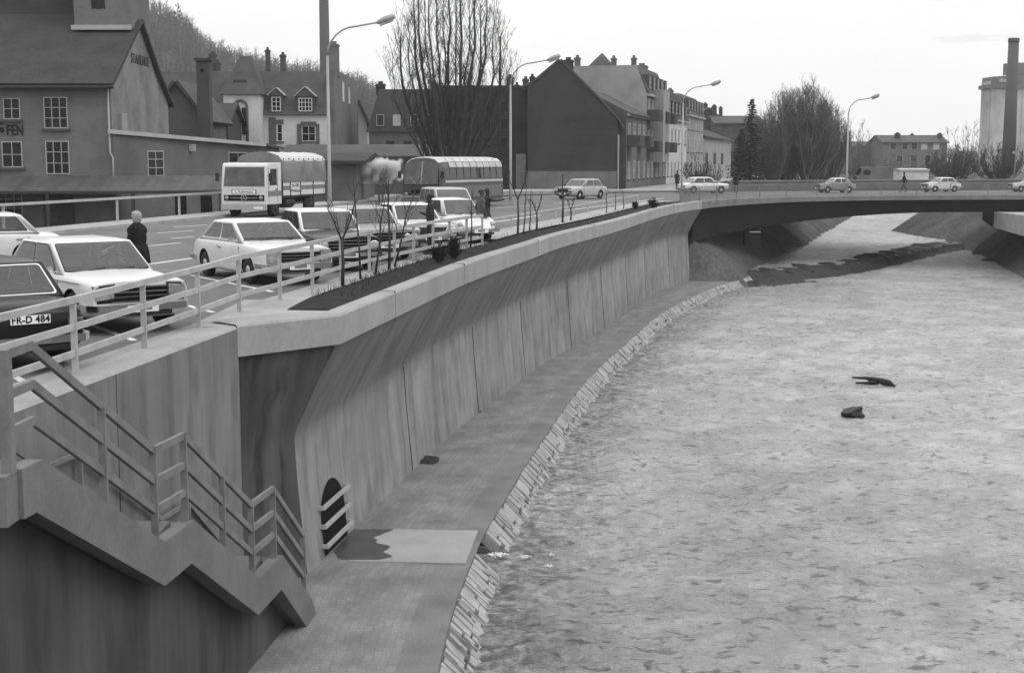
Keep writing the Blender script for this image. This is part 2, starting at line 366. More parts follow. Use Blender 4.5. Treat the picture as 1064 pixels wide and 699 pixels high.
def catmull(pts, step):
    out_ = []; n = len(pts)
    for i in range(n - 1):
        p0 = Vector(pts[max(i - 1, 0)]); p1 = Vector(pts[i]); p2 = Vector(pts[i + 1]); p3 = Vector(pts[min(i + 2, n - 1)])
        m = max(1, int((p2 - p1).length / step))
        for k in range(m):
            t = k / m
            out_.append(.5 * ((2 * p1) + (p2 - p0) * t + (2 * p0 - 5 * p1 + 4 * p2 - p3) * t * t + (3 * p1 - p0 - 3 * p2 + p3) * t ** 3))
    out_.append(Vector(pts[-1])); return out_
def normals2(path):
    """left-hand unit normals (towards the land) of a 2D path that runs away from the camera"""
    r = []
    for i in range(len(path)):
        d = (path[min(i + 1, len(path) - 1)] - path[max(i - 1, 0)]); d = Vector((d[0], d[1])).normalized(); r.append(Vector((-d.y, d.x)))
    return r
def sweep(mb, path, prof, i0=0, i1=None, mi=None, v0=0, cap=False):
    """profile (e, z) pairs, e metres inland of the path; UV in metres. prof may be a function of the index"""
    i1 = len(path) if i1 is None else i1; nn = normals2(path); u = 0; rings = []; us = []
    for i in range(i0, i1):
        pr = prof(i) if callable(prof) else prof
        if i > i0: u += (Vector(path[i][:2]) - Vector(path[i - 1][:2])).length
        us.append(u); k = len(mb.v); mb.v += [(path[i][0] + nn[i].x * e, path[i][1] + nn[i].y * e, z) for e, z in pr]; rings.append((k, pr))
    for a in range(len(rings) - 1):
        (k0, p0), (k1, p1) = rings[a], rings[a + 1]; v = v0
        for j in range(len(p0) - 1):
            dv = math.hypot(p0[j + 1][0] - p0[j][0], p0[j + 1][1] - p0[j][1])
            mb.face((k0 + j, k1 + j, k1 + j + 1, k0 + j + 1), [(us[a], v), (us[a + 1], v), (us[a + 1], v + dv), (us[a], v + dv)], mi[j] if mi else 0); v += dv
    if cap:
        for k, p in (rings[0], rings[-1]): mb.face([k + j for j in range(len(p))], [(e, -z) for e, z in p])
    return mb
def interp(tab, x):
    if x <= tab[0][0]: return tab[0][1]
    for (a, b), (c, d) in zip(tab, tab[1:]):
        if x <= c: return b + (d - b) * (x - a) / (c - a)
    return tab[-1][1]

def clear_glass():
    m = bpy.data.materials.new('clear_glass'); m.use_nodes = True; t = m.node_tree; t.nodes.clear(); n = t.nodes; l = t.links
    o = n.new('ShaderNodeOutputMaterial'); mx_ = n.new('ShaderNodeMixShader'); tr = n.new('ShaderNodeBsdfTransparent'); gl = n.new('ShaderNodeBsdfGlossy'); fr = n.new('ShaderNodeFresnel')
    tr.inputs['Color'].default_value = (.72, .72, .72, 1); gl.inputs['Roughness'].default_value = .03; fr.inputs['IOR'].default_value = 1.6
    a = n.new('ShaderNodeMath'); a.operation = 'MULTIPLY_ADD'; a.inputs[1].default_value = 1.0; a.inputs[2].default_value = .02; l.new(fr.outputs[0], a.inputs[0])
    l.new(a.outputs[0], mx_.inputs[0]); l.new(tr.outputs[0], mx_.inputs[1]); l.new(gl.outputs[0], mx_.inputs[2]); l.new(mx_.outputs[0], o.inputs[0]); M['clear_glass'] = m
clear_glass()
gmat('seat', .07, .9, .2, 6)
gmat('interior', .03, .9, .2, 6)
# ================================================================ THE SETTING
EDGE = catmull([(-3.07, 24.7), (-2.06, 31.5), (-1.05, 38), (.55, 46), (1.95, 53), (4.95, 65), (9.3, 84), (12.9, 95), (17, 101.8), (22.7, 107), (31.2, 110.8), (42, 112.8), (60, 116)], 1.0)
IW = min(range(len(EDGE)), key=lambda i: abs(EDGE[i][1] - 95))          # the wall ends here, the bridge begins
EX = [(p[1], p[0]) for p in EDGE[:IW + 4]]
def edge_x(y): return interp([(0, -7.4), (23.1, -4.6), (24.7, -3.1)] + EX, y)
def path_z(y): return -4.78 - .0095 * max(0, y - 24)
def water_z(y): return path_z(min(y, 100)) - .40
RIM = [(52, -19.0), (61, -17.3), (72.5, -15.1), (90, -12.2), (120, -9)]     # railing beyond the road (y, x)

XL = [(97, 17.0), (105, 19.6), (118, 24), (140, 30.5), (160, 36.6), (200, 49), (280, 75), (500, 150)]
XR = [(20, 39), (80, 37.5), (101, 37), (136, 44.5), (150, 42.5), (160, 43.2), (169, 46.8), (187, 55), (215, 64), (280, 86), (500, 166)]
def ground_h(x, y):
    lo = edge_x(y) - 2.3
    if y < 96:
        if x < lo:
            return -1.25 if (40 < y < 90 and x < interp(RIM, y) - .8) else -.08
        l = 99
    else: l = interp(XL, y) - x
    r = x - interp(XR, y)
    b = max(l if y >= 96 else -9, r)
    if b < -1.0: return -7.2
    h = -6.3 + (b) * (.95 if r > l or y < 96 else .8)
    if y > 130 and b > 0: h = -5.3 + b * .7
    return max(-7.2, min(-.08, h + (noise.noise((x * .3, y * .3, 0)) * .35 if b > .3 and h < -.5 else 0)))
def axis(dense0, dense1, step, lo, hi):
    a = [lo]; c = lo
    while c < dense0 - 8: c += max(8, (dense0 - c) * .35); a.append(min(c, dense0))
    c = dense0
    while c < dense1: a.append(c); c += step
    c = dense1
    while c < hi: a.append(c); c += max(8, (c - dense1) * .35)
    a.append(hi); return sorted(set(round(q, 3) for q in a))
xs = axis(-24, 92, 1.5, -2500, 2500); ys = axis(-30, 300, 1.5, -60, 4200)
mb = MB(); nx = len(xs)
for y in ys:
    for x in xs: mb.v.append((x, y, ground_h(x, y)))
for j in range(len(ys) - 1):
    for i in range(nx - 1): k = j * nx + i; mb.face((k, k + 1, k + nx + 1, k + nx), None, 0, True)
mb.build('ground', 'terrain', kind='structure')

OUTP = [(16, -1.25), (20, -1.1), (23, -.98), (27.5, -.6), (30.5, -.2), (36, .55), (47.5, 2.35), (58, 4.5), (74, 8.1), (89.5, 12.9), (97, 16.0), (103, 17.9), (108, 19.5)]
def bank_x(y): return interp(OUTP, y) + .35
# --- river: lower reach, weir, upper reach
def water_sheet(name, x0, x1, y0, y1, dx, dy, zf, ok, amp=.05):
    mb = MB(); nx = int((x1 - x0) / dx) + 1; ny = int((y1 - y0) / dy) + 1
    for j in range(ny):
        for i in range(nx):
            x = x0 + i * dx; y = y0 + j * dy
            w = noise.noise((x * .9, y * 1.1, 0)) * .6 + noise.noise((x * 2.3, y * 2.7, 3)) * .35 + noise.noise((x * 5, y * 5.5, 7)) * .15
            mb.v.append((x, y, zf(x, y) + w * amp * 1.6))
    for j in range(ny - 1):
        for i in range(nx - 1):
            if ok(x0 + i * dx, y0 + j * dy): k = j * nx + i; mb.face((k, k + 1, k + nx + 1, k + nx), None, 0, True)
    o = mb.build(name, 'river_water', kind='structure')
    at = o.data.attributes.new('shallow', 'FLOAT', 'POINT')
    at.data.foreach_set('value', [max(0, min(1, 1.15 - max(0, v[0] - bank_x(v[1])) / 2.2)) if v[1] < 104 else 0 for v in mb.v])
    return o
WEIR = [(17.6, 100.8), (20.5, 102.3), (26, 108.5), (33, 120), (40, 132), (46, 140)]
def weir_y(x): return interp(WEIR, x)
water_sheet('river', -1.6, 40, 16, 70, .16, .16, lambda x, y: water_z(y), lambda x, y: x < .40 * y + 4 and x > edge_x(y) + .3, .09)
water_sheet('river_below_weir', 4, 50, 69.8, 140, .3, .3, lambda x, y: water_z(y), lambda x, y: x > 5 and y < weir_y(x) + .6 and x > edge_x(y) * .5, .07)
def upper_z(x, y): 
    d_ = y - weir_y(x)
    return -5.2 - (.1 if d_ < 1 else 0)
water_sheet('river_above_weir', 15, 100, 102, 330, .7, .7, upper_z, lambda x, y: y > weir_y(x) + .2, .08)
mb = MB(); pth = catmull([(15.4, 100.2)] + [(a, b) for a, b in WEIR] + [(48.5, 142)], .35); nn = normals2(pth)
rows = [(1.6, -5.24), (.9, -5.2), (.4, -5.2), (0, -5.28), (-.25, -5.42), (-.45, -5.6), (-.65, -5.75), (-.9, -5.88), (-1.2, -6.0), (-1.6, -6.15)]
for i, p in enumerate(pth):
    for q_, (e, z) in enumerate(rows):
        w = noise.noise((p[0] * 1.7, p[1] * 1.7, z * 4)) + .7 * noise.noise((p[0] * 4.1, p[1] * 4.1, z * 9)); mb.v.append((p[0] + nn[i].x * (e + w * .4), p[1] + nn[i].y * (e + w * .4), z + w * .27))
for i in range(len(pth) - 1):
    for j in range(len(rows) - 1): k = i * len(rows) + j; mb.face((k, k + len(rows), k + len(rows) + 1, k + 1), None, 0, True)
wr = mb.build('weir', 'rock_dark', label='long low weir of dark wet stones across the river under the bridge', cat='weir')

# --- road, parking area, pavement
mb = MB()
inner = [(p[0] - .9, p[1]) for p in EDGE[:IW]]
nn = normals2(EDGE)
rim_in = [Vector((x, y)) for y, x in RIM]
def land_edge(i, e): return (EDGE[i][0] + nn[i].x * e, EDGE[i][1] + nn[i].y * e)
bridge_far = [(54, 138), (42, 134.5), (31, 131), (22, 127), (14, 121.5)]
poly = [(-7.9, 0)] + [(-5.75, 17.5), (-5.3, 23.0), (-4.75, 27.4)]
poly += [land_edge(i, 1.25) for i in range(5, IW)]
poly += [land_edge(i, .35) for i in range(IW, len(EDGE))]
poly += bridge_far + [(30, 200), (46, 262), (60, 330), (40, 330), (14, 200), (0, 136), (-9, 128), (-11.8, 90), (-14.9, 72.5), (-17.1, 61), (-18.8, 52), (-24, 30), (-30, 0)]
bm = bmesh.new(); vv = [bm.verts.new((x, y, 0)) for x, y in poly]; fc = bm.faces.new(vv); bmesh.ops.triangulate(bm, faces=[fc]); 
bmesh.ops.recalc_face_normals(bm, faces=bm.faces)
me = bpy.data.meshes.new('road'); bm.to_mesh(me); bm.free(); me.materials.append(M['asphalt'])
if me.polygons[0].normal.z < 0: me.flip_normals()
o = bpy.data.objects.new('road', me); COL.objects.link(o); tag(o, kind='structure')

# painted markings, each line a thin sheet 4 mm above the asphalt
def line(a, b, w=.12, name='road_marking'):
    a = Vector(a); b = Vector(b); d = (b - a).normalized(); s_ = Vector((-d.y, d.x, 0)) * w / 2
    z = Vector((0, 0, .004)); q = MB(); q.quad(a - s_ + z, a + s_ + z, b + s_ + z, b - s_ + z)
    return q
mk = []
def linepx(x0, y0, x1, y1, w=.12, ext=0):
    a, b = P(x0, y0), P(x1, y1); d = (b - a).normalized(); mk.append(line(a - d * ext, b + d * ext, w))
bays = [((198, 286), (282, 303)), ((194.5, 311), (231, 318)), ((341, 273.5), (362, 277.5))]
ba = P(198, 286); bb = P(282, 303); bdir = (bb - ba).normalized()
for k in range(-3, 7):
    s0 = ba + Vector((.42, 4.02, 0)) * k + Vector((0.02, 0, 0)) * k * k
    ln = 5.1
    mk.append(line(s0, s0 + bdir * ln, .11))
linepx(156, 274.5, 209, 267, .14)
for a in [(177.5, 247.8, 202, 245.8), (152, 255.8, 188, 252.3), (163, 242.2, 203, 239.5), (180, 236, 215, 233.6), (150, 229.5, 185, 227.8)]: linepx(*a, w=.13)
for a in [(505, 232, 560, 224), (586, 219, 646, 211.5), (660, 209.5, 690, 206)]: linepx(*a, w=.16)
linepx(515, 216, 560, 213, .14); linepx(575, 211.5, 640, 208.5, .14)
q = MB()
for m_ in mk:
    k = len(q.v); q.v += m_.v; q.face([k, k + 3, k + 2, k + 1])
q.build('road_marking', 'marking', kind='structure', fix=True)

# pavement behind the houses' side, raised kerb
def kerbed(name, pts, z=.13, mat='slab_concrete'):
    q = MB(); q.prism(pts, -.05, z); return q.build(name, mat, kind='structure', fix=True)
kerbed('pavement', [(-12.0, 113), (-2, 120), (6, 125), (14.2, 126), (31, 136), (31, 140), (22, 136), (11, 130), (4, 131), (-12, 124)])
far_pts = [(10.2, 130), (14.5, 131), (47.5, 262), (43.2, 262)]
kerbed('far_pavement', far_pts)
# footway beside the planter between the bays and the bridge
mb = MB(); fp = [i for i in range(len(EDGE)) if 47 < EDGE[i][1] < 94]
sweep(mb, EDGE, lambda i: [(2.7, -.02), (2.7, .11), (1.3, .11)], fp[0], fp[-1]); mb.build('footway', 'slab_concrete', kind='structure')
# kerb band under the far railing
mb = MB(); rp = catmull([(x, y) for y, x in RIM], 3)
sweep(mb, rp, [(-1.6, -.02), (-1.6, .12), (.35, .12), (.35, -1.4)]); mb.build('pavement', 'slab_concrete', kind='structure')

# --- riverside path: cobbled part, smooth outer strip
OUT = catmull([(-1.25, 16), (-1.1, 20), (-.98, 23), (-.6, 27.5), (-.2, 30.5), (.55, 36), (2.35, 47.5), (4.5, 58), (8.1, 74), (12.9, 89.5), (16.0, 97), (17.9, 103), (19.5, 108)], .8)
def foot_x(y): 
    return edge_x(y) - .72 if y > 24.9 else interp([(10, -5.2), (20, -3.95), (23, -3.75), (24.9, -3.82)], y)
mb = MB(); nO = normals2(OUT); u = 0
pz = []
for i, p in enumerate(OUT):
    if i: u += (p - OUT[i - 1]).length
    z = path_z(p[1])
    wdt = max(.5, p[0] - foot_x(p[1]) + .25) if p[1] < 96 else 5.5
    k = len(mb.v); pz.append(u)
    for e in (0, .62, .645, .80, .82): mb.v.append((p[0] + nO[i].x * e, p[1] + nO[i].y * e, z - .012 * (.8 - e)))
    mb.v.append((p[0] - wdt if p[1] < 96 else p[0] + nO[i].x * 5, p[1] if p[1] < 96 else p[1] + nO[i].y * 5, z + .05))
E_ = (0, .62, .645, .80, .82)
for i in range(len(OUT) - 1):
    k = i * 6
    def uvq(a, b): return [(pz[i], a), (pz[i + 1], a), (pz[i + 1], b), (pz[i], b)]
    mb.face((k, k + 6, k + 7, k + 1), uvq(0, .62), 1); mb.face((k + 1, k + 7, k + 8, k + 2), uvq(.62, .645), 1)
    mb.face((k + 2, k + 8, k + 9, k + 3), uvq(.645, .8), 0); mb.face((k + 3, k + 9, k + 10, k + 4), uvq(.8, .82), 0)
    mb.face((k + 4, k + 10, k + 11, k + 5), uvq(.82, 3.6), 0)
mb.build('riverside_path', ['path_cobbles', 'path_strip'], kind='structure')

# --- revetment: sloping pitched stones below the path edge
mb = MB(); rr = random.Random(3); i = 0; acc = 0
def out_at(s):
    for a in range(len(OUT) - 1):
        if pz[a + 1] >= s: t = (s - pz[a]) / (pz[a + 1] - pz[a]); return OUT[a].lerp(OUT[a + 1], t), nO[a].lerp(nO[a + 1], t)
    return OUT[-1], nO[-1]
s = 0.2; total = pz[-1] - 5; near_rev = None
CH_Y = (24.3, 28.2)
while s < total - .5:
    p, n_ = out_at(s); w = rr.choice((.08, .12, .15, .18, .30)) * rr.uniform(.8, 1.2) * (1 if p[1] < 60 else 1.6)
    if 26.2 < p[1] < 27.9: s += w; continue
    if p[1] > 27 and near_rev is None: near_rev = mb; mb = MB()
    zt = path_z(p[1]); zb = water_z(p[1]) - .25; drop = zt - zb; run = drop * .85 + .12
    e0 = 0; nrow = rr.choice((1, 2, 2, 3))
    for r_ in range(nrow):
        a = r_ / nrow + rr.uniform(-.05, .05); b = (r_ + 1) / nrow - .03 + rr.uniform(-.03, .05)
        a = max(0, a)
        d = Vector((-n_.y, n_.x)) * -1; d = Vector((n_.y, -n_.x)); h = rr.uniform(.01, .05); skew = rr.uniform(-.12, .12)
        def pt(t, along, lift):
            e = -run * t; q_ = Vector((p.x, p.y)) + Vector((n_.x, n_.y)) * e + d * (along + skew * t)
            return (q_.x + n_.x * -lift * .5, q_.y + n_.y * -lift * .5, zt - drop * t + lift)
        w2 = w * rr.uniform(.82, .94); dh = rr.uniform(-.02, .03)
        mb.hexa([pt(a, 0, -.2), pt(a, w2, -.2), pt(b, w2, -.2), pt(b, 0, -.2), pt(a + .02, .01, h), pt(a + .02, w2 - .01, h + dh), pt(b - .02, w2 - .01, h + dh), pt(b - .02, .01, h)])
    s += w
near_rev.build('stone_revetment', 'stone', label='short near stretch of sloping pitched stones, below the channel slab', cat='revetment', fix=True)
mb.build('stone_revetment', 'stone', label='long curving stretch of sloping pitched stones from the channel slab to the bridge', cat='revetment', fix=True)
mb = MB()
for i_ in range(len(OUT) - 1):
    pass
ia = max(i for i in range(len(OUT)) if OUT[i][1] < 26.3); ib = min(i for i in range(len(OUT)) if OUT[i][1] > 27.75)
for a_, b_ in ((0, ia + 1), (ib, len(OUT))): sweep(mb, OUT, lambda i: [(0, path_z(OUT[i][1]) - .02), (-(path_z(OUT[i][1]) - water_z(OUT[i][1]) + .5) * .85, water_z(OUT[i][1]) - .5)], a_, b_)
mb.build('river_bank', 'stone_dark', kind='structure')

# --- retaining wall with cantilevered planter
rw = empty('retaining_wall', (EDGE[0][0] - .8, EDGE[0][1], -4.78), label='long curved concrete retaining wall with leaning upper part along the riverside path', cat='wall')
def inv(o, root):
    o.parent = root; o.matrix_parent_inverse = Matrix.Translation(root.location).inverted() if root.rotation_euler.z == 0 else root.matrix_basis.inverted(); return o
def part(mb, name, mat, root, **k):
    return inv(mb.build(name, mat, **k), root)
KZ = -2.1
def cl(i): return .88 + .1 * min(1, i / 20)
def wprof(i):
    c = cl(i); zf = path_z(EDGE[i][1]) - .4
    return [(.07, -.42), (.12, -.60), (c * .50, -1.22), (c * .86, -1.90), (c * .965, -2.10), (c, -2.24), (c - .01, -2.45), (c - .05, -3.1), (c - .24, zf)]
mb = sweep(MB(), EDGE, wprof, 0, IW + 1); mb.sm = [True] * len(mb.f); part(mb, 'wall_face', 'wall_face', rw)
# the far end face where the wall stops under the bridge
i = IW; a = [land_edge(i, e) + (z,) for e, z in wprof(i) + [(3, -6), (3, -.4)]]
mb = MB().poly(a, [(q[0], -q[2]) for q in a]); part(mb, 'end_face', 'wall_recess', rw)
# recessed return panel between the near wall and the wall's near end
nw = Vector((-4.6, 23.1))
end = [land_edge(0, e) + (z,) for e, z in wprof(0)]; mb = MB()
back = [(nw.x + .02, nw.y + .12, z) for e, z in wprof(0)]
for k in range(len(end) - 1):
    wd_ = (Vector(end[k]) - Vector(back[k])).length; wd2 = (Vector(end[k + 1]) - Vector(back[k + 1])).length
    mb.quad(back[k], end[k], end[k + 1], back[k + 1], [(0, -back[k][2]), (wd_, -back[k][2]), (wd2, -back[k + 1][2]), (0, -back[k + 1][2])])
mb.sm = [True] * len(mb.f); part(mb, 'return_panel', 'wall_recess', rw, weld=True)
# expansion joints: dark grooves in the lower wall
acc = 0; nxt = 8.6; last = EDGE[0]
for i in range(1, IW):
    acc += (EDGE[i] - EDGE[i - 1]).length
    if acc > nxt:
        nxt += 8.2
        t = Vector((-nn[i].y, nn[i].x)) * .011; mb = MB(); pf_ = wprof(i)[5:]
        for (e0, z0), (e1, z1) in zip(pf_, pf_[1:]):
            a = Vector(land_edge(i, e0 - .012)); b = Vector(land_edge(i, e1 - .012)); mb.extrude([(a.x - t.x, a.y - t.y, z0), (a.x + t.x, a.y + t.y, z0), (b.x + t.x, b.y + t.y, z1), (b.x - t.x, b.y - t.y, z1)], (nn[i].x * .05, nn[i].y * .05, 0))
        part(mb, 'joint', 'black', rw, weld=True, fix=True)
# fascia / coping
prof = [(.30, -.5), (.0, -.5), (0, .0), (.035, .04), (.34, .05), (.34, -.12)]
mb = sweep(MB(), EDGE, prof, 0, IW + 1, cap=True); part(mb, 'coping', 'fascia_concrete', rw)
a0 = Vector(land_edge(0, 0)); b0 = Vector((-4.58, 23.08)); dn = (a0 - b0).normalized(); no = Vector((-dn.y, dn.x))
mb = MB(); pf = [(.30, -.5), (0, -.5), (0, 0), (.035, .04), (.8, .05)]
for k in range(4):
    q = [(p_.x + no.x * e, p_.y + no.y * e, z) for p_, (e, z) in ((b0, pf[k]), (a0, pf[k]), (a0, pf[k + 1]), (b0, pf[k + 1]))]
    mb.quad(*q)
part(mb, 'coping', 'fascia_concrete', rw, fix=True)
mb = MB().poly([(b0.x, b0.y + .04, .016), (a0.x - .2, a0.y + .04, .016), land_edge(2, .3) + (.016,), land_edge(4, .34) + (.016,), (-4.62, 27.6, .016), (-5.3, 27.5, .016), (-5.4, 23.1, .016), (-5.1, 23.0, .016)])
part(mb, 'top_slab', 'slab_concrete', rw)
for i in (4, 11, 22, 34, 47, 60):       # hairline joints of the coping
    t = Vector((-nn[i].y, nn[i].x)) * .004; a = Vector(land_edge(i, -.003)); b = Vector(land_edge(i, .345))
    mb = MB().hexa([(a.x - t.x, a.y - t.y, -.49), (a.x + t.x, a.y + t.y, -.49), (b.x + t.x, b.y + t.y, -.49), (b.x - t.x, b.y - t.y, -.49), (a.x - t.x, a.y - t.y, .052), (a.x + t.x, a.y + t.y, .052), (b.x + t.x, b.y + t.y, .054), (b.x - t.x, b.y - t.y, .054)])
    part(mb, 'coping_joint', 'trim_dark', rw)
# planter soil
mb = MB(); k0 = None; rows_ = 7; idx = list(range(1, IW - 2))
for i in idx:
    w = min(1.12, .8 + (i - .5) * .12) * (1 if i < 30 else max(.75, 1 - (i - 30) * .01))
    for j in range(rows_):
        e = .345 + w * j / (rows_ - 1); x, y = land_edge(i, e)
        mb.v.append((x, y, .03 + max(.01, .06 + .07 * noise.noise((x * 2, y * 2, 0))) * math.sin(PI * j / (rows_ - 1)) * min(1, (i - .7) * .5)))
for a in range(len(idx) - 1):
    for j in range(rows_ - 1): k = a * rows_ + j; mb.face((k, k + 1, k + rows_ + 1, k + rows_), None, 0, True)
mb.build('planter_soil', 'soil', kind='structure', fix=True)
def kw_(i): y = EDGE[i][1]; return interp([(24, 2.3), (34, 2.2), (45, 1.75), (90, 1.7)], y)
mb = sweep(MB(), EDGE, lambda i: [(kw_(i) + .02, -.1), (kw_(i), .018), (1.40, .018), (1.40, -.1)], 2, IW - 2); part(mb, 'inner_kerb', 'slab_concrete', rw)


# --- near parapet wall (left of the corner)
nwl = empty('parapet_wall', (-5.6, 15, -4.78), label='straight near concrete wall carrying the railing behind the stair', cat='wall')
NW = [Vector((-7.5, -1)), Vector((-6.05, 11)), Vector((-5.25, 17.7)), Vector((-4.58, 23.12))]
NWs = catmull([(p.x, p.y) for p in NW], 1.0); 
mb = sweep(MB(), NWs, [(0, -.03), (0, -5.2)]); part(mb, 'wall_face', 'wall_near', nwl)
mb = sweep(MB(), NWs, [(0, -.03), (.03, .012), (.85, .012), (.85, -.1)]); part(mb, 'top_slab', 'slab_concrete', nwl)
e = NW[3]; mb = MB().quad((e.x, e.y, -.0), (e.x - .02, e.y + .3, 0), (e.x - .02, e.y + .3, -5.2), (e.x, e.y, -5.2), [(0, 0), (.3, 0), (.3, 5), (0, 5)]); part(mb, 'wall_end', 'wall_near', nwl, fix=True)
jx = interp([(p.y, p.x) for p in NW], 18.1)
mb = MB().box((jx - .03, 18.1, -5), (jx + .004, 18.125, -.03)); part(mb, 'joint', 'trim_dark', nwl)

# --- stair: slab with three flights and two landings along the near wall
def so(y): return -4.36 + (y - 12.7) * .1115         # outer edge x
ST = [(12.3, .0), (12.72, .0), (15.75, -1.63), (16.75, -1.63), (19.4, -3.18), (20.6, -3.18), (22.25, -4.4), (22.6, -4.8)]
BT = [(11.9, -.5), (12.6, -.5), (15.9, -2.2), (16.7, -2.2), (19.45, -3.78), (20.35, -3.78), (21.5, -4.62), (22.0, -4.8)]
BT = [(12.3, -.46), (12.55, -.46), (15.7, -2.14), (16.62, -2.14), (19.3, -3.69), (20.5, -3.69), (22.0, -4.83), (22.3, -4.86)]
sr = empty('concrete_stair', (-4.2, 17, -4.78), label='concrete stair of three flights with two landings descending along the near wall to the path', cat='stair')
mb = MB(); W_ = 1.42
n_ = len(ST)
outer = [Vector((so(y), y, z)) for y, z in ST]; ob = [Vector((so(y), y, z)) for y, z in BT]
dx = Vector((-.18, 0, 0))
for k in range(n_ - 1):     # cheek (stringer) beam on the river side
    a, b, c, d = outer[k], outer[k + 1], ob[k + 1], ob[k]
    mb.hexa([d, c, c + dx, d + dx, a, b, b + dx, a + dx])
part(mb, 'stringer', 'stair_concrete', sr, fix=True)
mb = MB()
for k in range(n_ - 1):
    a, b, c, d = outer[k] + dx, outer[k + 1] + dx, ob[k + 1] + dx, ob[k] + dx; w = Vector((-W_ + .18, 0, 0)); dn = Vector((0, 0, -.2))
    mb.hexa([d + Vector((0, 0, .08)), c + Vector((0, 0, .08)), c + w + Vector((0, 0, .08)), d + w + Vector((0, 0, .08)), a + dn, b + dn, b + w + dn, a + w + dn])
part(mb, 'soffit_slab', 'stair_concrete', sr, fix=True)
for (y0, z0), (y1, z1) in ((ST[1], ST[2]), (ST[3], ST[4]), (ST[5], ST[6])):
    ns = max(1, round((z0 - z1) / .17)); mb = MB()
    for q in range(ns):
        ya = y0 + (y1 - y0) * q / ns; yb = y0 + (y1 - y0) * (q + 1) / ns; zt = z0 - .05 - (z0 - z1) * q / ns - .06
        xa = so(ya) - .183
        mb.box((xa - W_ + .19, ya, zt - .3), (xa, yb + .03, zt))
    part(mb, 'flight', 'stair_concrete', sr, fix=True)
for (y0, z0), (y1, z1) in ((ST[0], ST[1]), (ST[2], ST[3]), (ST[4], ST[5])):
    xa = so(y0) - .183; mb = MB().box((xa - W_ + .16, y0 + .02, z0 - .3), (xa, y1, z0 - .012)); part(mb, 'landing', 'stair_concrete', sr)
mb = MB().box((-5.9, 12.0, -.46), (so(12.0) - .01, 12.297, -.004)); part(mb, 'landing', 'stair_concrete', sr)
# wall standing under the stair
mb = MB(); pts = [(so(y) - .33, y) for y in (9, 12, 16, 20, 22.9)]
sweep(mb, [Vector(p) for p in pts], lambda i: [(0, -.4 if i < 2 else interp([(12.5, -.4), (15.7, -2.05), (16.6, -2.05), (19.3, -3.6), (22.3, -4.8)], pts[i][1])), (0, -5.2)])
us = [Vector((so(y) - .33, y)) for y in [9 + k * .3 for k in range(46)]]
mb = sweep(MB(), us, lambda i: [(0, interp([(12.55, -.42), (15.7, -2.08), (16.62, -2.08), (19.3, -3.6), (20.5, -3.6), (22.0, -4.75)], us[i][1])), (0, -5.3)])
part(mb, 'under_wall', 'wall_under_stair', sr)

# --- railings
def railing(name, pts, heights, label, post=(.07, .035), rail=(.035, .085), up_z=None, group=None, posts_at=None, mat='rail_paint', flat=True):
    root = empty(name, pts[0], label=label, cat='railing', group=group)
    pts = [Vector(p) for p in pts]
    for h in heights:
        mb = MB()
        for a, b in zip(pts, pts[1:]):
            if (b - a).length > .05: 
                dd = (b - a).normalized() * .012; mb.bar(a + Vector((0, 0, h)) - dd, b + Vector((0, 0, h)) + dd, rail[0] if h < heights[-1] else rail[0] * 1.7, rail[1])
        part(mb, 'rail', mat, root)
    for p in (posts_at or pts):
        p = Vector(p); mb = MB().box((p.x - post[0] / 2, p.y - post[1] / 2, p.z - .03), (p.x + post[0] / 2, p.y + post[1] / 2, p.z + heights[-1] + .0))
        part(mb, 'post', mat, root)
    return root
RP = [(-6.9, 7.5), (-6.45, 10.2), (-6.15, 12.8), (-5.88, 15.3), (-5.63, 17.8), (-5.42, 20.4), (-5.19, 22.95), (-4.97, 25.3), (-4.6, 27.55), (-4.26, 29.7), (-3.93, 32), (-3.5, 34.2), (-3.06, 36.3), (-2.68, 38), (-2.25, 39.8), (-1.85, 41.4), (-1.4, 43.1), (-.95, 44.7)]
railing('parking_railing', [(x, y, .01 if y < 24 else .04) for x, y in RP], (.28, .62, .97), 'long pale three-bar railing in front of the parked cars on the wall top', post=(.075, .05), rail=(.04, .085))
# stair railing, outer side: folded with the stringer
SP = [(12.75, 0.0), (15.7, -1.6), (16.7, -1.63), (19.35, -3.15), (20.45, -3.18), (22.2, -4.4)]
sp = [Vector((so(y) - .09, y, z)) for y, z in SP]
root = empty('stair_railing', sp[0], label='pale three-bar handrail folded along the river side of the concrete stair', cat='railing')
first = [Vector((so(12.25) - .05, 12.25, 0))] + sp
for h in (.36, .70, 1.06):
    mb = MB()
    for a, b in zip(first, first[1:]): 
        dd = (b - a).normalized() * .02; mb.bar(a + Vector((0, 0, h)) - dd, b + Vector((0, 0, h)) + dd, .05, .085)
    part(mb, 'rail', 'rail_dark', root)
for y, z in [(14.3, None), (15.7, None), (16.7, None), (18.1, None), (19.35, None), (20.45, None), (22.1, None)]:
    z = interp([(a, b) for a, b in SP], y); x = so(y) - .09
    mb = MB().box((x - .04, y - .03, z - .06), (x + .04, y + .03, z + 1.05)); part(mb, 'post', 'rail_dark', root)
x = so(12.2) - .05
mb = MB().box((x - .07, 12.14, -.02), (x + .03, 12.26, 1.10)); part(mb, 'newel_post', 'rail_dark', root, bevel=.01)
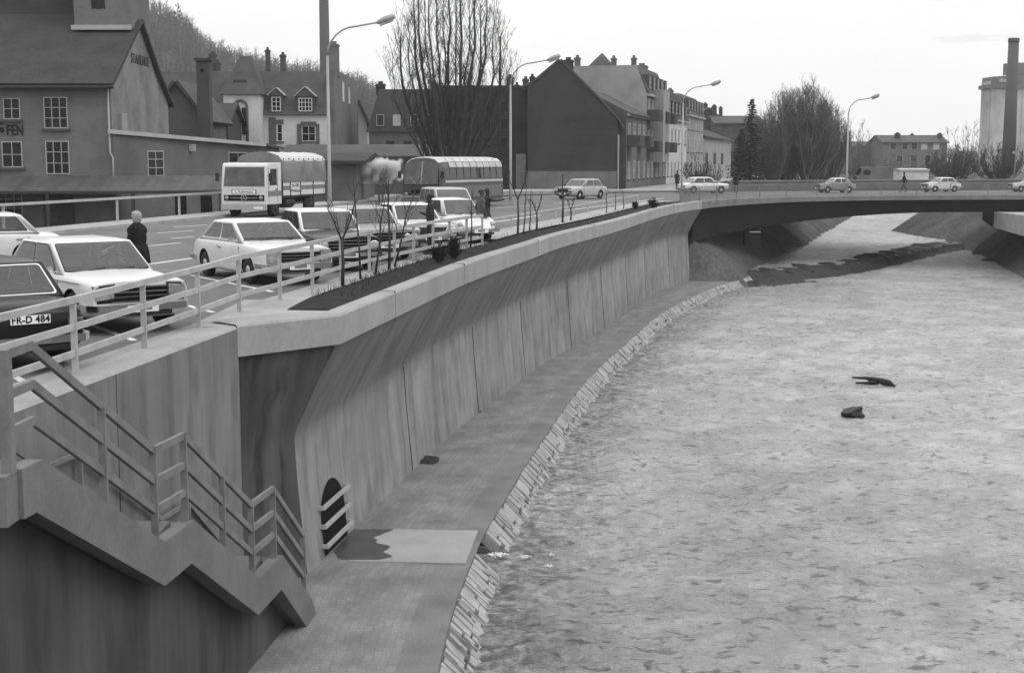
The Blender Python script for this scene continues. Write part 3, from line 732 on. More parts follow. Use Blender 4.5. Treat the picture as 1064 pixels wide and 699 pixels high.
# inner handrail on the wall side
ip = [Vector((so(y) - 1.36, y, z)) for y, z in SP]
root = empty('wall_handrail', ip[0], label='two-bar handrail between the stair and the near wall', cat='railing')
for h in (.45, .85):
    mb = MB()
    for a, b in zip(ip, ip[1:]): mb.bar(a + Vector((0, 0, h)), b + Vector((0, 0, h)), .04, .06)
    part(mb, 'rail', 'rail_dark', root)
for p_ in ip: part(MB().box((p_.x - .03, p_.y - .03, p_.z), (p_.x + .03, p_.y + .03, p_.z + .85)), 'post', 'rail_dark', root)
# far side of the road
rp2 = [(x + .1, y, .12) for x, y in [(r[0], r[1]) for r in catmull([(x, y) for y, x in [(44, -20.5)] + RIM[:3]], 4.6)]]
railing('road_railing', rp2, (1.0,), 'single-bar railing beyond the road in front of the factory', post=(.09, .09), rail=(.08, .10))
# low white guard rail beside the footway
gp = [land_edge(i, 2.45) + (.11,) for i in range(fp[0], fp[-1] - 2, 4)]
railing('footway_railing', gp, (.48,), 'low pale rail with short posts between the footway and the road', post=(.07, .07), rail=(.04, .05))

# --- outlet arch, bars, covered channel across the path
oc = empty('storm_outlet', (-3.7, 26.6, path_z(26.6)), label='arched storm outlet in the wall foot with a dark opening', cat='outlet')
i0 = min(range(len(EDGE)), key=lambda i: abs(EDGE[i][1] - 27.2))
def wall_pt(y, z, off=0.0):
    i = min(range(len(EDGE) - 1), key=lambda q: abs(EDGE[q][1] - y)); i = i if EDGE[i][1] <= y or i == 0 else i - 1
    t = (y - EDGE[i][1]) / (EDGE[i + 1][1] - EDGE[i][1]); pf_ = wprof(i); (e0, z0), (e1, z1) = pf_[-2], pf_[-1]; ez = (e0 + (e1 - e0) * (z0 - z) / (z0 - z1))
    a = Vector(land_edge(i, ez - off)); b = Vector(land_edge(i + 1, ez - off)); q = a.lerp(b, t); return (q.x, q.y, z)
oz = path_z(27)
ya, yb = 25.85, 27.5; arch = [wall_pt(ya, oz - .1, .006), ]
prof_ = [(ya, oz + .02)] + [((ya + yb) / 2 + (yb - ya) / 2 * math.cos(t), oz + .70 + .68 * math.sin(t)) for t in [PI - PI * k / 16 for k in range(17)]] + [(yb, oz + .02)]
mb = MB().poly([wall_pt(y, z, .006) for y, z in prof_]); part(mb, 'opening', 'black', oc, fix=True)  # flat black sheet on the wall, painting the darkness of the hole
for k, h in enumerate((.28, .66, 1.02)):
    a = wall_pt(ya - .1, oz + h, .10); b = wall_pt(yb + .12, oz + h, .10); mb = MB().bar(a, b, .05, .08)
    mb.bar(a, wall_pt(ya - .1, oz + h, -.02), .05, .08); mb.bar(b, wall_pt(yb + .12, oz + h, -.02), .05, .08)
    part(mb, 'bar', 'rail_paint', oc)
# channel slab over the path
c0 = [P(341, 581, oz + .02), P(487, 587, oz + .02), P(500.5, 550, oz + .02), P(365, 544, oz + .02)]
c0 = [(foot_x(25.9) + .02, 25.75), (-.88, 25.55), (-.70, 27.9), (foot_x(28.3) + .02, 28.05)]
c0 = [(a, b, oz + .045) for a, b in c0]
cs = empty('channel_cover', (-2.3, 26.8, oz), label='smooth pale concrete slab crossing the path below the storm outlet', cat='slab')
mb = MB().prism([(a, b) for a, b, c in c0], oz - .35, oz + .045); part(mb, 'slab', 'channel_concrete', cs, bevel=.01)
wet = []
for k in range(26):
    t = k / 25; wet.append((-2.55 + .14 * noise.noise((t * 6, 1, 0)) * 2 + .18 * math.sin(t * 7), 25.78 + t * 2.2))
pl = [(foot_x(26) + .05, 25.78)] + wet + [(foot_x(28) + .05, 28.0)]
mb = MB().poly([(a, b, oz + .049) for a, b in pl]); part(mb, 'wet_patch', 'wet', cs, fix=True)
mb = MB()
mb.prism([(-1.9, 26.3), (-.92, 26.3), (-.78, 27.75), (-1.9, 27.75)], oz - .9, oz - .2); part(mb, 'channel_mouth', 'black', cs)  # solid black block standing in for the darkness inside the mouth
for y0_ in (26.2, 27.78): part(MB().prism([(-1.4, y0_), (-.50, y0_), (-.50, y0_ + .1), (-1.4, y0_ + .1)], oz - .9, lambda p: oz - .32 if p[0] > -.7 else oz - .01), 'cheek', 'stone_dark', cs)

# --- bridge
br = empty('road_bridge', (13, 97, -.5), label='dark low concrete road bridge curving across the river', cat='bridge')
def eb(i): 
    t = min(1, (i - IW) / 14); d_ = -.5 + .16 * t; return [(.5, d_ - .03), (.0, d_), (0, .0), (.035, .04), (.4, .05), (.4, -.02)]
mb = sweep(MB(), EDGE, eb, IW, len(EDGE)); part(mb, 'edge_beam', 'stair_concrete', br)
tot = len(EDGE) - 1 - IW
def soff(i):
    t = (EDGE[i][0] - 12.9) / (42 - 12.9); return -1.35 - 1.5 * max(0, 1 - t * 1.35) ** 1.7 - .12 * max(0, t - .75)
def far_e(i): return 19
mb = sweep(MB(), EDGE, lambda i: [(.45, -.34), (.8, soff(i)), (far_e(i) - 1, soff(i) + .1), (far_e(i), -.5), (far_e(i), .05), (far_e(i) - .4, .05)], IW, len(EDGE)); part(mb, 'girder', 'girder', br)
# abutments
mb = MB().prism([(9.8, 95.6), (12.4, 95.2), (17.2, 101.6), (9, 118), (4, 118)], -6.0, -.5)
part(MB().box((31, 117, -.5), (31.1, 117.1, -.49)), 'bearing', 'girder', br)
rab = [P(1030, 222, 0)]
A = D(1030, 222, 113); 
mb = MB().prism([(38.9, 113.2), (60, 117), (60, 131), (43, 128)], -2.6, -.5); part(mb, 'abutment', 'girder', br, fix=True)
mb = MB().prism([(38.9, 113.0), (38.7, 104), (38.3, 92), (60, 92), (60, 113)], lambda p: -2.6 if p[1] > 108 else -3.0, -1.35); part(mb, 'wing_wall', 'channel_concrete', br, fix=True)
mb = MB()
for a, b in ((13.5, 13.75), (13.85, 14.85), (14.95, 16.1), (17.4, 18.2)): mb.box((a, 102.2, -2.46), (b, 102.3, -2.38))
part(mb, 'light_slots', 'gutter', br)  # pale bars standing in for slots of light under the bridge
part(MB().box((18.2, 109, -5.5), (19.4, 110, -1.6)), 'pier', 'wall_dark', br)
# parapet railing of the bridge: panels of thin upright bars between posts
bp_i = list(range(IW - 6, len(EDGE) - 1, 3))
pr = empty('bridge_railing', land_edge(bp_i[0], .2) + (.05,), label='railing of closely set upright bars along the near edge of the bridge', cat='railing')
for a, b in zip(bp_i, bp_i[1:]):
    pa = Vector(land_edge(a, .2) + (.05,)); pb = Vector(land_edge(b, .2) + (.05,)); mb = MB(); ln = (pb - pa).length; nb = max(2, int(ln / .125))
    for k in range(1, nb):
        p = pa.lerp(pb, k / nb); mb.box((p.x - .009, p.y - .009, .12), (p.x + .009, p.y + .009, .93))
    mb.bar(pa + Vector((0, 0, .08)), pb + Vector((0, 0, .08)), .03, .04)
    part(mb, 'bar_panel', 'rail_dark', pr)
    part(MB().bar(pa + Vector((0, 0, .92)), pb + Vector((0, 0, .92)), .06, .045), 'handrail', 'rail_dark', pr)
    part(MB().box((pa.x - .035, pa.y - .035, .04), (pa.x + .035, pa.y + .035, .98)), 'post', 'rail_dark', pr)
# far parapet
pr = empty('bridge_parapet', (22, 127, 0), label='dull low parapet wall along the far side of the bridge road', cat='parapet')
bf = [Vector(p) for p in [(19, 125.2), (22, 127.2), (31, 131.2), (42, 134.7), (60, 139.5)]]
mb = MB()
for a, b in zip(bf, bf[1:]): mb.bar((a.x, a.y, .45), (b.x, b.y, .45), .2, .9)
part(mb, 'wall', 'plaster_low', pr)
part(sweep(MB(), bf[::-1], [(-.16, .9), (-.16, .96), (.16, .96), (.16, .9)]), 'coping', 'fascia_concrete', pr)

# dark gravel bar and boulders at the water's edge by the bridge
mb = MB(); n1 = 26
for i in range(n1):
    for j in range(9):
        t = i / (n1 - 1); s_ = j / 8; x = 14.2 + 8.3 * t; y = 96.5 + 4.0 * t + (s_ - .5) * 4.6 * math.sin(PI * min(1, t * 1.1 + .06)); 
        mb.v.append((x, y, -5.98 + .38 * math.sin(PI * t) * math.sin(PI * s_) + .15 * noise.noise((x * 2, y * 2, 1))))
for i in range(n1 - 1):
    for j in range(8): k = i * 9 + j; mb.face((k, k + 9, k + 10, k + 1))
mb.build('gravel_bar', 'rock_dark', kind='structure', fix=True)
# ================================================================ BUILDINGS
def rootat(name, x, y, z=0, rz=0, **k): return empty(name, (x, y, z), rz, **k)
def lp(mb, name, mat, root, **k): return mb.build(name, mat, root, **k)      # part in the thing's local space

def window(root, face, u, z, w, h, cols=2, rows=2, frame='frame_white', pane='pane', sill=True, fw=.06, arch=False):
    """face: (origin, along, out) in local space; u,z lower left corner"""
    o, al, ou = [Vector(q) for q in face]; up = Vector((0, 0, 1))
    def B(u0, z0, u1, z1, d0, d1, mb):
        p = [o + al * a + up * b + ou * c for (a, b, c) in ((u0, z0, d0), (u1, z0, d0), (u1, z0, d1), (u0, z0, d1), (u0, z1, d0), (u1, z1, d0), (u1, z1, d1), (u0, z1, d1))]
        mb.hexa([p[0], p[1], p[2], p[3], p[4], p[5], p[6], p[7]])
    mb = MB(); t = fw
    B(u, z, u + t, z + h, -.02, .05, mb); B(u + w - t, z, u + w, z + h, -.02, .05, mb); B(u + t, z, u + w - t, z + t, -.02, .05, mb); B(u + t, z + h - t, u + w - t, z + h, -.02, .05, mb)
    for c in range(1, cols): x = u + w * c / cols; B(x - t * .4, z + t, x + t * .4, z + h - t, -.02, .045, mb)
    for r in range(1, rows): y = z + h * r / rows; B(u + t, y - t * .35, u + w - t, y + t * .35, -.02, .040, mb)
    f = mb.build('window', frame, root, fix=True)
    mb = MB(); B(u + t * .5, z + t * .5, u + w - t * .5, z + h - t * .5, -.02, .012, mb); mb.build('pane', pane, f, fix=True)
    if sill: mb = MB(); B(u - .12, z - .14, u + w + .12, z - .003, -.02, .13, mb); mb.build('sill', 'sill', f, fix=True)
    return f
def chimney(root, x, y, z0, z1, w=.6, d=.5, mat='brick_dark', parent=None):
    mb = MB().box((x - w / 2, y - d / 2, z0), (x + w / 2, y + d / 2, z1)); mb.box((x - w / 2 - .06, y - d / 2 - .06, z1 - .22), (x + w / 2 + .06, y + d / 2 + .06, z1 - .08))
    mb.box((x - w / 4, y - d / 4, z1), (x + w / 4, y + d / 4, z1 + .25)); return mb.build('chimney', mat, parent or root, fix=True)
def text_obj(name, s, size, mat, parent, loc, rot, extrude=.012, stretch=1.0, bold=.012):
    cu = bpy.data.curves.new(name, 'FONT'); cu.body = s; cu.size = size; cu.extrude = extrude; cu.offset = bold; cu.align_x = 'CENTER'; cu.align_y = 'CENTER'; cu.space_character = 1.08
    t = bpy.data.objects.new(name, cu); COL.objects.link(t); bpy.context.view_layer.update()
    me = bpy.data.meshes.new_from_object(t.evaluated_get(bpy.context.evaluated_depsgraph_get())); bpy.data.objects.remove(t)
    me.materials.clear(); me.materials.append(M[mat]); o = bpy.data.objects.new(name, me); COL.objects.link(o)
    o.parent = parent; o.location = loc; o.rotation_euler = rot; o.scale = (stretch, 1, 1); return o

# --- factory: main block with gable end, roof lantern, taller block behind, shed, awning
fx, fy = D(115.5, 110, 75).x, 75.0
fb = rootat('factory_building', fx, fy, -1.3, label='large rendered factory with gable end, roof lantern and dark lettering at far left', cat='factory')
Z = 1.3
ev = D(0, 84, 75).z + Z; rg = D(0, 24, 81).z + Z; reav = D(175, 108, 87).z + Z
WL = 34.0; DP = 12.4
mb = MB()
mb.poly([(0, 0, 0), (0, 0, ev), (-WL, 0, ev), (-WL, 0, 0)]); mb.poly([(-WL, DP, 0), (-WL, DP, reav), (0, DP, reav), (0, DP, 0)]); mb.poly([(-WL, 0, 0), (-WL, 0, ev), (-WL, 6, rg), (-WL, DP, reav), (-WL, DP, 0)])
lp(mb, 'wall', 'plaster_mid', fb, weld=True)
mb = MB().poly([(0, 0, 0), (0, DP, 0), (0, DP, reav - .0), (0, 6, rg - .05), (0, 0, ev)]); lp(mb, 'gable_wall', 'plaster_gable_lit', fb)
mb = MB()
def slab(mb, a, b, c, d, t=.22):
    n_ = (Vector(b) - Vector(a)).cross(Vector(d) - Vector(a)).normalized() * t
    if n_.z < 0: n_ = -n_
    mb.hexa([a, b, c, d] + [tuple(Vector(q) + n_) for q in (a, b, c, d)])
slab(mb, (-WL - .3, -.45, ev - .35), (.28, -.45, ev - .35), (.28, 6, rg), (-WL - .3, 6, rg))
kx = 9.6
slab(mb, (-WL - .3, 6, rg), (.28, 6, rg), (.28, kx, rg - (rg - reav) * .62), (-WL - .3, kx, rg - (rg - reav) * .62))
slab(mb, (-WL - .3, kx, rg - (rg - reav) * .62), (.28, kx, rg - (rg - reav) * .62), (.28, DP + .5, reav - .2), (-WL - .3, DP + .5, reav - .2))
roof = lp(mb, 'roof', 'roof_dark', fb, fix=True)
lp(MB().tube([(-WL, -.52, ev - .36), (.3, -.52, ev - .36)], .08, 8), 'gutter', 'gutter_dark', fb)
lp(MB().tube([(-.12, -.10, ev - .4), (-.12, -.10, 4.5), (.02, -.1, 4.2), (.02, -.1, 2.6)], .05, 6), 'downpipe', 'gutter', fb)
FF = ((0, 0, 0), (1, 0, 0), (0, -1, 0))
def fu(px, py): q = D(px, py, 75); return q.x - fx, q.z + Z
def fwin(px0, py0, px1, py1, c, r, **k):
    u0, z1 = fu(px0, py0); u1, z0 = fu(px1, py1); return window(fb, FF, u0, z0, u1 - u0, z1 - z0, c, r, fw=.05, **k)
fwin(3, 102, 21.5, 124, 2, 2); fwin(45, 101, 71, 133.5, 3, 3); fwin(1.5, 147, 24, 174, 2, 2); fwin(-24, 147, -1.5, 174, 2, 2); fwin(47, 146.5, 73, 181, 3, 3, sill=False)
fwin(-22, 102, -3, 124, 2, 2)
fwin(-3, 197, 24, 226, 3, 3, sill=False); 
u, z = fu(10.2, 135.8); text_obj('lettering', 'ÖFEN', .74, 'ink', fb, (u + .06, -.02, z), (PI / 2, 0, 0), stretch=.68, bold=.028)
u, z = fu(45, 203); u1, z0 = fu(78, 238)
lp(MB().box((u, -.05, z0), (u1, 0.02, z)), 'gate', 'wall_dark', fb)
u, z = fu(53, 221); lp(MB().box((u, -.1, z - .5), (u + .35, -.055, z)), 'notice', 'sill', fb)
# gable lettering, worn and unreadable in the photo: two faint rows
text_obj('gable_lettering', 'STAHLHOF', .78, 'wall_dark', fb, (.03, 6.1, D(146, 63, 81).z + Z), (PI / 2, 0, PI / 2), stretch=.95, bold=.0)
lp(MB().box((0, 1.3, 4.6), (.18, 2.4, 6.6)), 'patch', 'plaster_pale', fb)
# lantern
lx0, lx1 = D(77, 20, 79.5).x - fx, D(136, 20, 79.5).x - fx
zt = D(0, -45, 79.5).z + Z; zb = D(0, 29, 79.5).z + Z
ln = lp(MB().box((lx0, 4.5, zb), (lx1, 8.6, zt)), 'roof_lantern', 'plaster_mid', fb)
lp(MB().box((lx0 - .15, 4.35, zb - .12), (lx1 + .02, 4.497, zb + .14)), 'flashing', 'gutter', ln)
lp(MB().box((lx0 + 1.0, 4.46, zb + 1.05), (lx0 + 1.75, 4.49, zb + 2.2)), 'window', 'pane', ln)
lp(MB().box((lx0 - .4, 4.0, zt), (lx1 + .5, 9.0, zt + .25)), 'lantern_roof', 'roof_dark', ln)
mb = MB(); tx1 = lx0 - .02
mb.box((-WL, 6.2, 6), (tx1, 16, D(0, 0, 81.2).z + Z + 2)); lp(mb, 'upper_block', 'plaster_dark', fb)
slab_ = MB(); slab(slab_, (-WL, 6.1, rg + .05), (tx1, 6.1, rg + .05), (tx1, 9.5, rg + 4.2), (-WL, 9.5, rg + 4.2)); lp(slab_, 'upper_roof', 'roof_dark', fb, fix=True)

# shed: long low wing to the right
shb = rootat('shed', fx, 75.0, -1.3, label='long low rendered shed with pale roof edge running right from the factory', cat='shed')
sa = (0.02, .03); sb = D(272, 150, 92); sbx, sby = sb.x - fx, 17.0
za = D(116, 138, 75).z + Z; zb_ = D(272, 151.5, 92).z + Z
mb = MB().poly([(sa[0], sa[1], 0), (sbx, sby, 0), (sbx, sby, zb_), (sa[0], sa[1], za)]); mb.poly([(sbx, sby, 0), (sbx - 1, 30, 0), (sbx - 1, 30, zb_), (sbx, sby, zb_)])
lp(mb, 'wall', 'plaster_low', shb, weld=True)
mb = MB(); mb.hexa([(-.05, -.35, za), (sbx + .3, sby - .35, zb_), (sbx - 1, 32, zb_ - .1), (-.0, 22, za - .3), (-.05, -.35, za + .16), (sbx + .3, sby - .35, zb_ + .16), (sbx - 1, 32, zb_ + .06), (-.0, 22, za - .1)])
lp(mb, 'roof', 'roof_mid', shb, fix=True)
lp(MB().bar((-.05, -.42, za + .06), (sbx + .3, sby - .42, zb_ + .06), .14, .22), 'roof_edge', 'gutter', shb)
al = Vector((sbx - sa[0], sby - sa[1], 0)); ln_ = al.length; al /= ln_; ou = Vector((al.y, -al.x, 0)); SF = ((sa[0], sa[1], 0), al, ou)
def suz(px, py):
    # intersection of the pixel ray with the shed's front plane
    a = Vector(_d(px, py)); o_ = Vector((0, 0, CH)); p0 = Vector((fx + sa[0], 75 + sa[1], 0)); t = (p0 - o_).dot(ou) / a.dot(ou); q = o_ + a * t
    return (q - p0).dot(al), q.z + Z
for (a, b, c, d) in ((152.5, 156.5, 170, 183), (237, 158, 257, 190)):
    u0, z1 = suz(a, b); u1, z0 = suz(c, d); window(shb, SF, u0, z0, u1 - u0, z1 - z0, 2, 3, sill=False)
u0, z1 = suz(196, 150); lp(MB().box((Vector((sa[0], sa[1], 0)) + al * u0 + ou * .02)[:2] + (z1 - .4,), (Vector((sa[0], sa[1], 0)) + al * (u0 + .3) + ou * .3)[:2] + (z1,)), 'vent', 'gutter', shb)
# awning
aw = rootat('awning', fx, 74, -1.3, label='long sloping corrugated awning along the foot of the factory and shed', cat='awning')
ax0, ax1 = -WL, D(231, 190, 74).x - fx
za1 = D(0, 183, 74.9).z + Z; za0 = D(0, 199, 72.6).z + Z
mb = MB(); nR = 150
for k in range(nR):
    x0 = ax0 + (ax1 - ax0) * k / nR; x1 = ax0 + (ax1 - ax0) * (k + 1) / nR; d_ = .03 * (k % 2)
    sh = lambda x: 0 if x < 0 else x * 0.3
    mb.quad((x0, -1.4 + sh(x0), za0 + d_), (x1, -1.4 + sh(x1), za0 + .03 - d_), (x1, .95 + sh(x1), za1 + .03 - d_), (x0, .95 + sh(x0), za1 + d_))
lp(mb, 'sheet', 'awning_tin', aw)
lp(MB().bar((ax0, -1.42, za0 - .05), (0, -1.42, za0 - .05), .06, .14), 'edge_beam', 'gutter_dark', aw)
lp(MB().bar((0, -1.42, za0 - .05), (ax1, -1.42 + ax1 * .3, za0 - .05), .06, .14), 'edge_beam', 'gutter_dark', aw)
for k in range(7):
    x = -20 + k * 4.3
    lp(MB().box((x - .08, -1.4 + max(0, x) * .3, -.3), (x + .08, -1.24 + max(0, x) * .3, za0)), 'post', 'wall_dark', aw)
mb = MB().poly([(0.1, 2.0, 0), (ax1, 4.0, 0), (ax1, 4.0, za1 - .1), (0.1, 2.0, za1 - .1)]); 
lp(MB().box((3.3, .7, 0), (3.9, .8, 2.2)), 'door', 'pane', aw); lp(MB().box((4.6, 1.0, 0), (5.2, 1.1, 2.2)), 'door', 'pane', aw)

# square chimney stack and sloping factory roofs behind the shed
def stack(name, x, y, z0, z1, w0, w1, mat, label, round_=False, cap=True):
    r = rootat(name, x, y, z0, label=label, cat='chimney'); h = z1 - z0
    if round_:
        lp(MB().lathe([(w0 / 2, 0), (w1 / 2, h), (w1 * .36, h), (w1 * .36, h - 1)], 20), 'shaft', mat, r)
        lp(MB().lathe([(w1 * .54, h - .9), (w1 * .56, h - .15), (w1 * .5, h + .05), (w1 * .38, h + .06)], 20), 'rim', mat, r)
    else:
        a, b = w0 / 2, w1 / 2
        lp(MB().hexa([(-a, -a, 0), (a, -a, 0), (a, a, 0), (-a, a, 0), (-b, -b, h), (b, -b, h), (b, b, h), (-b, b, h)]), 'shaft', mat, r)
        lp(MB().box((-b - .12, -b - .12, h - .1), (b + .12, b + .12, h + .06)), 'rim', 'wall_dark', r)
        if cap: lp(MB().box((-.15, -b - .02, h - .9), (.1, -b, h - .65)), 'hole', 'black', r)
    return r
q = D(211.5, 62, 98); stack('square_chimney', q.x, 98, 0, q.z, .95, .85, 'stack', 'square rendered chimney stack behind the shed with a dark rim')
q = D(337.5, 62, 300); stack('tall_chimney', q.x, 300, 0, 46, 2.4, 1.9, 'stack_tall', 'very tall slender factory chimney leaving the top of the picture above the mansard house', True)

def gable_house(name, x, y, w, d, wh, rh, rz=0, label='', wall='plaster_dark', roof='roof_dark', ridge='x', over=.35, wins=(), chims=(), z0=-.1, gable_wall=None, cat='house', front_gable=False):
    """ridge 'x': ridge along the width; 'y': ridge runs away, gable faces the viewer. x,y = front left corner"""
    r = rootat(name, x, y, z0, rz, label=label, cat=cat)
    lp(MB().prism([(0, 0), (w, 0), (w, d), (0, d)], 0, wh), 'wall', wall, r)
    if ridge == 'x':
        for x_, s_ in ((w + .003, 1), (-.003, -1)): lp(MB().poly([(x_, 0, 0), (x_, d, 0), (x_, d, wh), (x_, d / 2, wh + rh), (x_, 0, wh)]), 'gable_wall', gable_wall or wall, r)
        mb = MB(); k = over * rh / (d / 2)
        slab(mb, (-over, -over, wh - k), (w + over, -over, wh - k), (w + over, d / 2, wh + rh), (-over, d / 2, wh + rh)); slab(mb, (w + over, d + over, wh - k), (-over, d + over, wh - k), (-over, d / 2, wh + rh), (w + over, d / 2, wh + rh))
    else:
        for y_ in (-.003, d + .003): lp(MB().poly([(0, y_, 0), (w, y_, 0), (w, y_, wh), (w / 2, y_, wh + rh), (0, y_, wh)]), 'gable_wall', gable_wall or wall, r)
        mb = MB(); k = over * rh / (w / 2)
        slab(mb, (-over, -over, wh - k), (w / 2, -over, wh + rh), (w / 2, d + over, wh + rh), (-over, d + over, wh - k)); slab(mb, (w + over, -over, wh - k), (w / 2, -over, wh + rh), (w / 2, d + over, wh + rh), (w + over, d + over, wh - k))
    rf = lp(mb, 'roof', roof, r, fix=True)
    for (cx, cy, z1, cw) in chims: chimney(r, cx, cy, wh, z1, cw, cw, parent=rf)
    F_ = {'front': ((0, 0, 0), (1, 0, 0), (0, -1, 0)), 'right': ((w, 0, 0), (0, 1, 0), (1, 0, 0))}
    for (f, u, z, ww, hh, c, rr_, kw) in wins: window(r, F_[f], u, z, ww, hh, c, rr_, **kw)
    return r
# sloping sheds between the gable and the mansard house
a = D(176, 100, 100)
gable_house('workshop', D(176, 150, 100).x - 1.2, 100, 3.6, 8, D(176, 118, 100).z - .1, 2.4, label='workshop with long dark sloping roof behind the shed beside the factory gable', ridge='y', wall='plaster_low', roof='roof_mid', cat='workshop')
gable_house('workshop', D(213, 150, 112).x - 2.6, 112, 2.7, 8, D(222, 122, 112).z, 1.6, label='small workshop with pale gable left of the square chimney and the villa tower', ridge='y', wall='plaster_dark', gable_wall='plaster_mid', roof='roof_dark', cat='workshop')

# mansard house with white tower
def mx(px, Y): return (px - 532) / F * Y
YM = 130.0
def zz(py, Y): return D(532, py, Y).z
mh = rootat('mansard_house', mx(275, YM), YM, 0, label='pale house with dark mansard roof, two dormers and tall chimneys behind the truck', cat='house')
w = mx(345, YM) - mx(275, YM); lw = mx(160, YM) - mx(275, YM); we = zz(119, YM); rt = zz(73, YM)
lp(MB().box((0, 0, -.2), (w, 9, we)), 'wall', 'plaster_white', mh)
mb = MB().hexa([(lw, -.35, we), (w, -.35, we), (w, 20, we), (lw, 20, we), (lw, 2.0, rt), (w, 2.0, rt), (w, 18, rt), (lw, 18, rt)]); rf = lp(mb, 'roof', 'roof_mid', mh)
lp(MB().box((w, .2, -.2), (w + .45, 19.8, rt + .1)), 'side_wall', 'brick_mid', mh)
for (a, b, c, d) in ((.98, 6, 1.5, 1.9), (.98, 11, 1.2, 1.6)):
    window(mh, ((w + .45, 0, 0), (0, 1, 0), (1, 0, 0)), b, rt - 2.6, c, d, 1, 1, pane='pane_lit', sill=False)
for yy in (9.5, 13): window(mh, ((w + .45, 0, 0), (0, 1, 0), (1, 0, 0)), yy, 2.9, 1.0, 1.3, 1, 1, sill=False)
chimney(mh, w + .1, 3, rt - .5, zz(46, YM + 3), .9, .7, 'brick_mid', rf)
for px, py, ww in ((282.5, 52, .42), (298, 57, .5), (226.5, 56, .6), (222, 62, .35), (231, 65, .5)): chimney(mh, mx(px, YM + 8) - mx(275, YM), 8, rt - .5, zz(py, YM + 8), ww, .5, 'stack', rf)
for (p0, p1, top, roofw) in ((286, 295.5, 101, .3), (313.5, 327.5, 102, .45)):
    x0 = mx(p0, YM) - mx(275, YM); x1 = mx(p1, YM) - mx(275, YM); zb2 = zz(116, YM); zt2 = zz(top, YM); xm = (x0 + x1) / 2
    d_ = lp(MB().box((x0 - .18, -.30, zb2 - .25), (x1 + .18, 2, zt2 + .15)), 'dormer', 'roof_mid', mh)
    mb = MB(); ap = zt2 + .15 + (x1 - x0 + .6) * .45
    slab(mb, (x0 - .35, -.5, zt2 + .1), (xm, -.5, ap), (xm, 2.2, ap), (x0 - .35, 2.2, zt2 + .1), .08); slab(mb, (x1 + .35, -.5, zt2 + .1), (xm, -.5, ap), (xm, 2.2, ap), (x1 + .35, 2.2, zt2 + .1), .08); lp(mb, 'dormer_roof', 'gutter', d_, fix=True)
    lp(MB().extrude([(x0 - .2, -.44, zt2 + .12), (x1 + .2, -.44, zt2 + .12), (xm, -.44, ap - .02)], (0, .3, 0)), 'dormer_gable', 'roof_mid', d_, fix=True)
    window(d_, ((0, -.3, 0), (1, 0, 0), (0, -1, 0)), x0, zb2, x1 - x0, zt2 - zb2, 2 if p0 < 300 else 4, 3, pane='pane', sill=False, frame='plaster_white', fw=.09)
FM = ((0, 0, 0), (1, 0, 0), (0, -1, 0))
for (a, b, c, d, k) in ((290.5, 129, 296, 147, 1), (316, 131, 330, 147, 2)):
    u0 = mx(a, YM) - mx(275, YM); u1 = mx(c, YM) - mx(275, YM); f_ = window(mh, FM, u0, zz(d, YM), u1 - u0, zz(b, YM) - zz(d, YM), k, 2, frame='plaster_white')
    lp(MB().box((u0 - .1, -.1, zz(b, YM)), (u1 + .1, 0, zz(b - 4.5, YM))), 'awning_box', 'shutter', mh)
for a, c, b, d in ((282, 289.5, 122, 150), (311, 315.5, 129, 150), (330.5, 334, 129, 150)): lp(MB().box((mx(a, YM) - mx(275, YM), -.07, zz(d, YM)), (mx(c, YM) - mx(275, YM), 0, zz(b, YM))), 'shutter', 'shutter', mh)
lp(MB().tube([(.05, -.1, we), (.05, -.1, 0)], .07, 6), 'downpipe', 'gutter_dark', mh)
# white tower
tw = rootat('villa_tower', mx(236, 128), 128, 0, label='white villa tower with steep truncated dark pyramid roof and arched window', cat='tower')
w = mx(273, 128) - mx(236, 128); ze = zz(98, 128)
lp(MB().box((0, 0, -.2), (w, 4, ze)), 'wall', 'plaster_white', tw)
a0, a1, b0_, b1_ = mx(237.5, 128) - mx(236, 128), w + .25, mx(251.5, 128) - mx(236, 128), mx(261.5, 128) - mx(236, 128)
lp(MB().hexa([(-.3, -.3, ze), (a1, -.3, ze), (a1, 4.3, ze), (-.3, 4.3, ze), (b0_, 1.6, zz(57, 128)), (b1_, 1.6, zz(57, 128)), (b1_, 2.6, zz(57, 128)), (b0_, 2.6, zz(57, 128))]), 'roof', 'roof_mid', tw)
lp(MB().box((.9, .25, zz(86, 128)), (2.1, .7, zz(83, 128))), 'roof_hatch', 'gutter_dark', tw)
mb = MB(); ux0, ux1 = mx(247, 128) - mx(236, 128), mx(260, 128) - mx(236, 128); zc = zz(111, 128); rd = (ux1 - ux0) / 2; cx = (ux0 + ux1) / 2
pts = [(cx + rd * math.cos(t), -.06, zc + rd * math.sin(t)) for t in [PI * k / 12 for k in range(13)]]
mb.tube([(ux1, -.06, zz(150, 128))] + pts + [(ux0, -.06, zz(150, 128))], .13, 5); lp(mb, 'arch_surround', 'shutter', tw)
lp(MB().box((cx + .1, -.05, zz(140, 128)), (ux1 - .1, 0, zz(112, 128))), 'window', 'pane', tw); lp(MB().box((ux0 + .1, -.05, zz(145, 128)), (cx, 0, zz(116, 128))), 'plaster_panel', 'plaster_pale', tw)
gable_house('outbuilding', mx(221, 122), 122, mx(240, 122) - mx(221, 122), 6, zz(125, 122), 1.5, label='dark outbuilding in front of the white villa tower', wall='wall_dark', roof='roof_dark', cat='outbuilding')
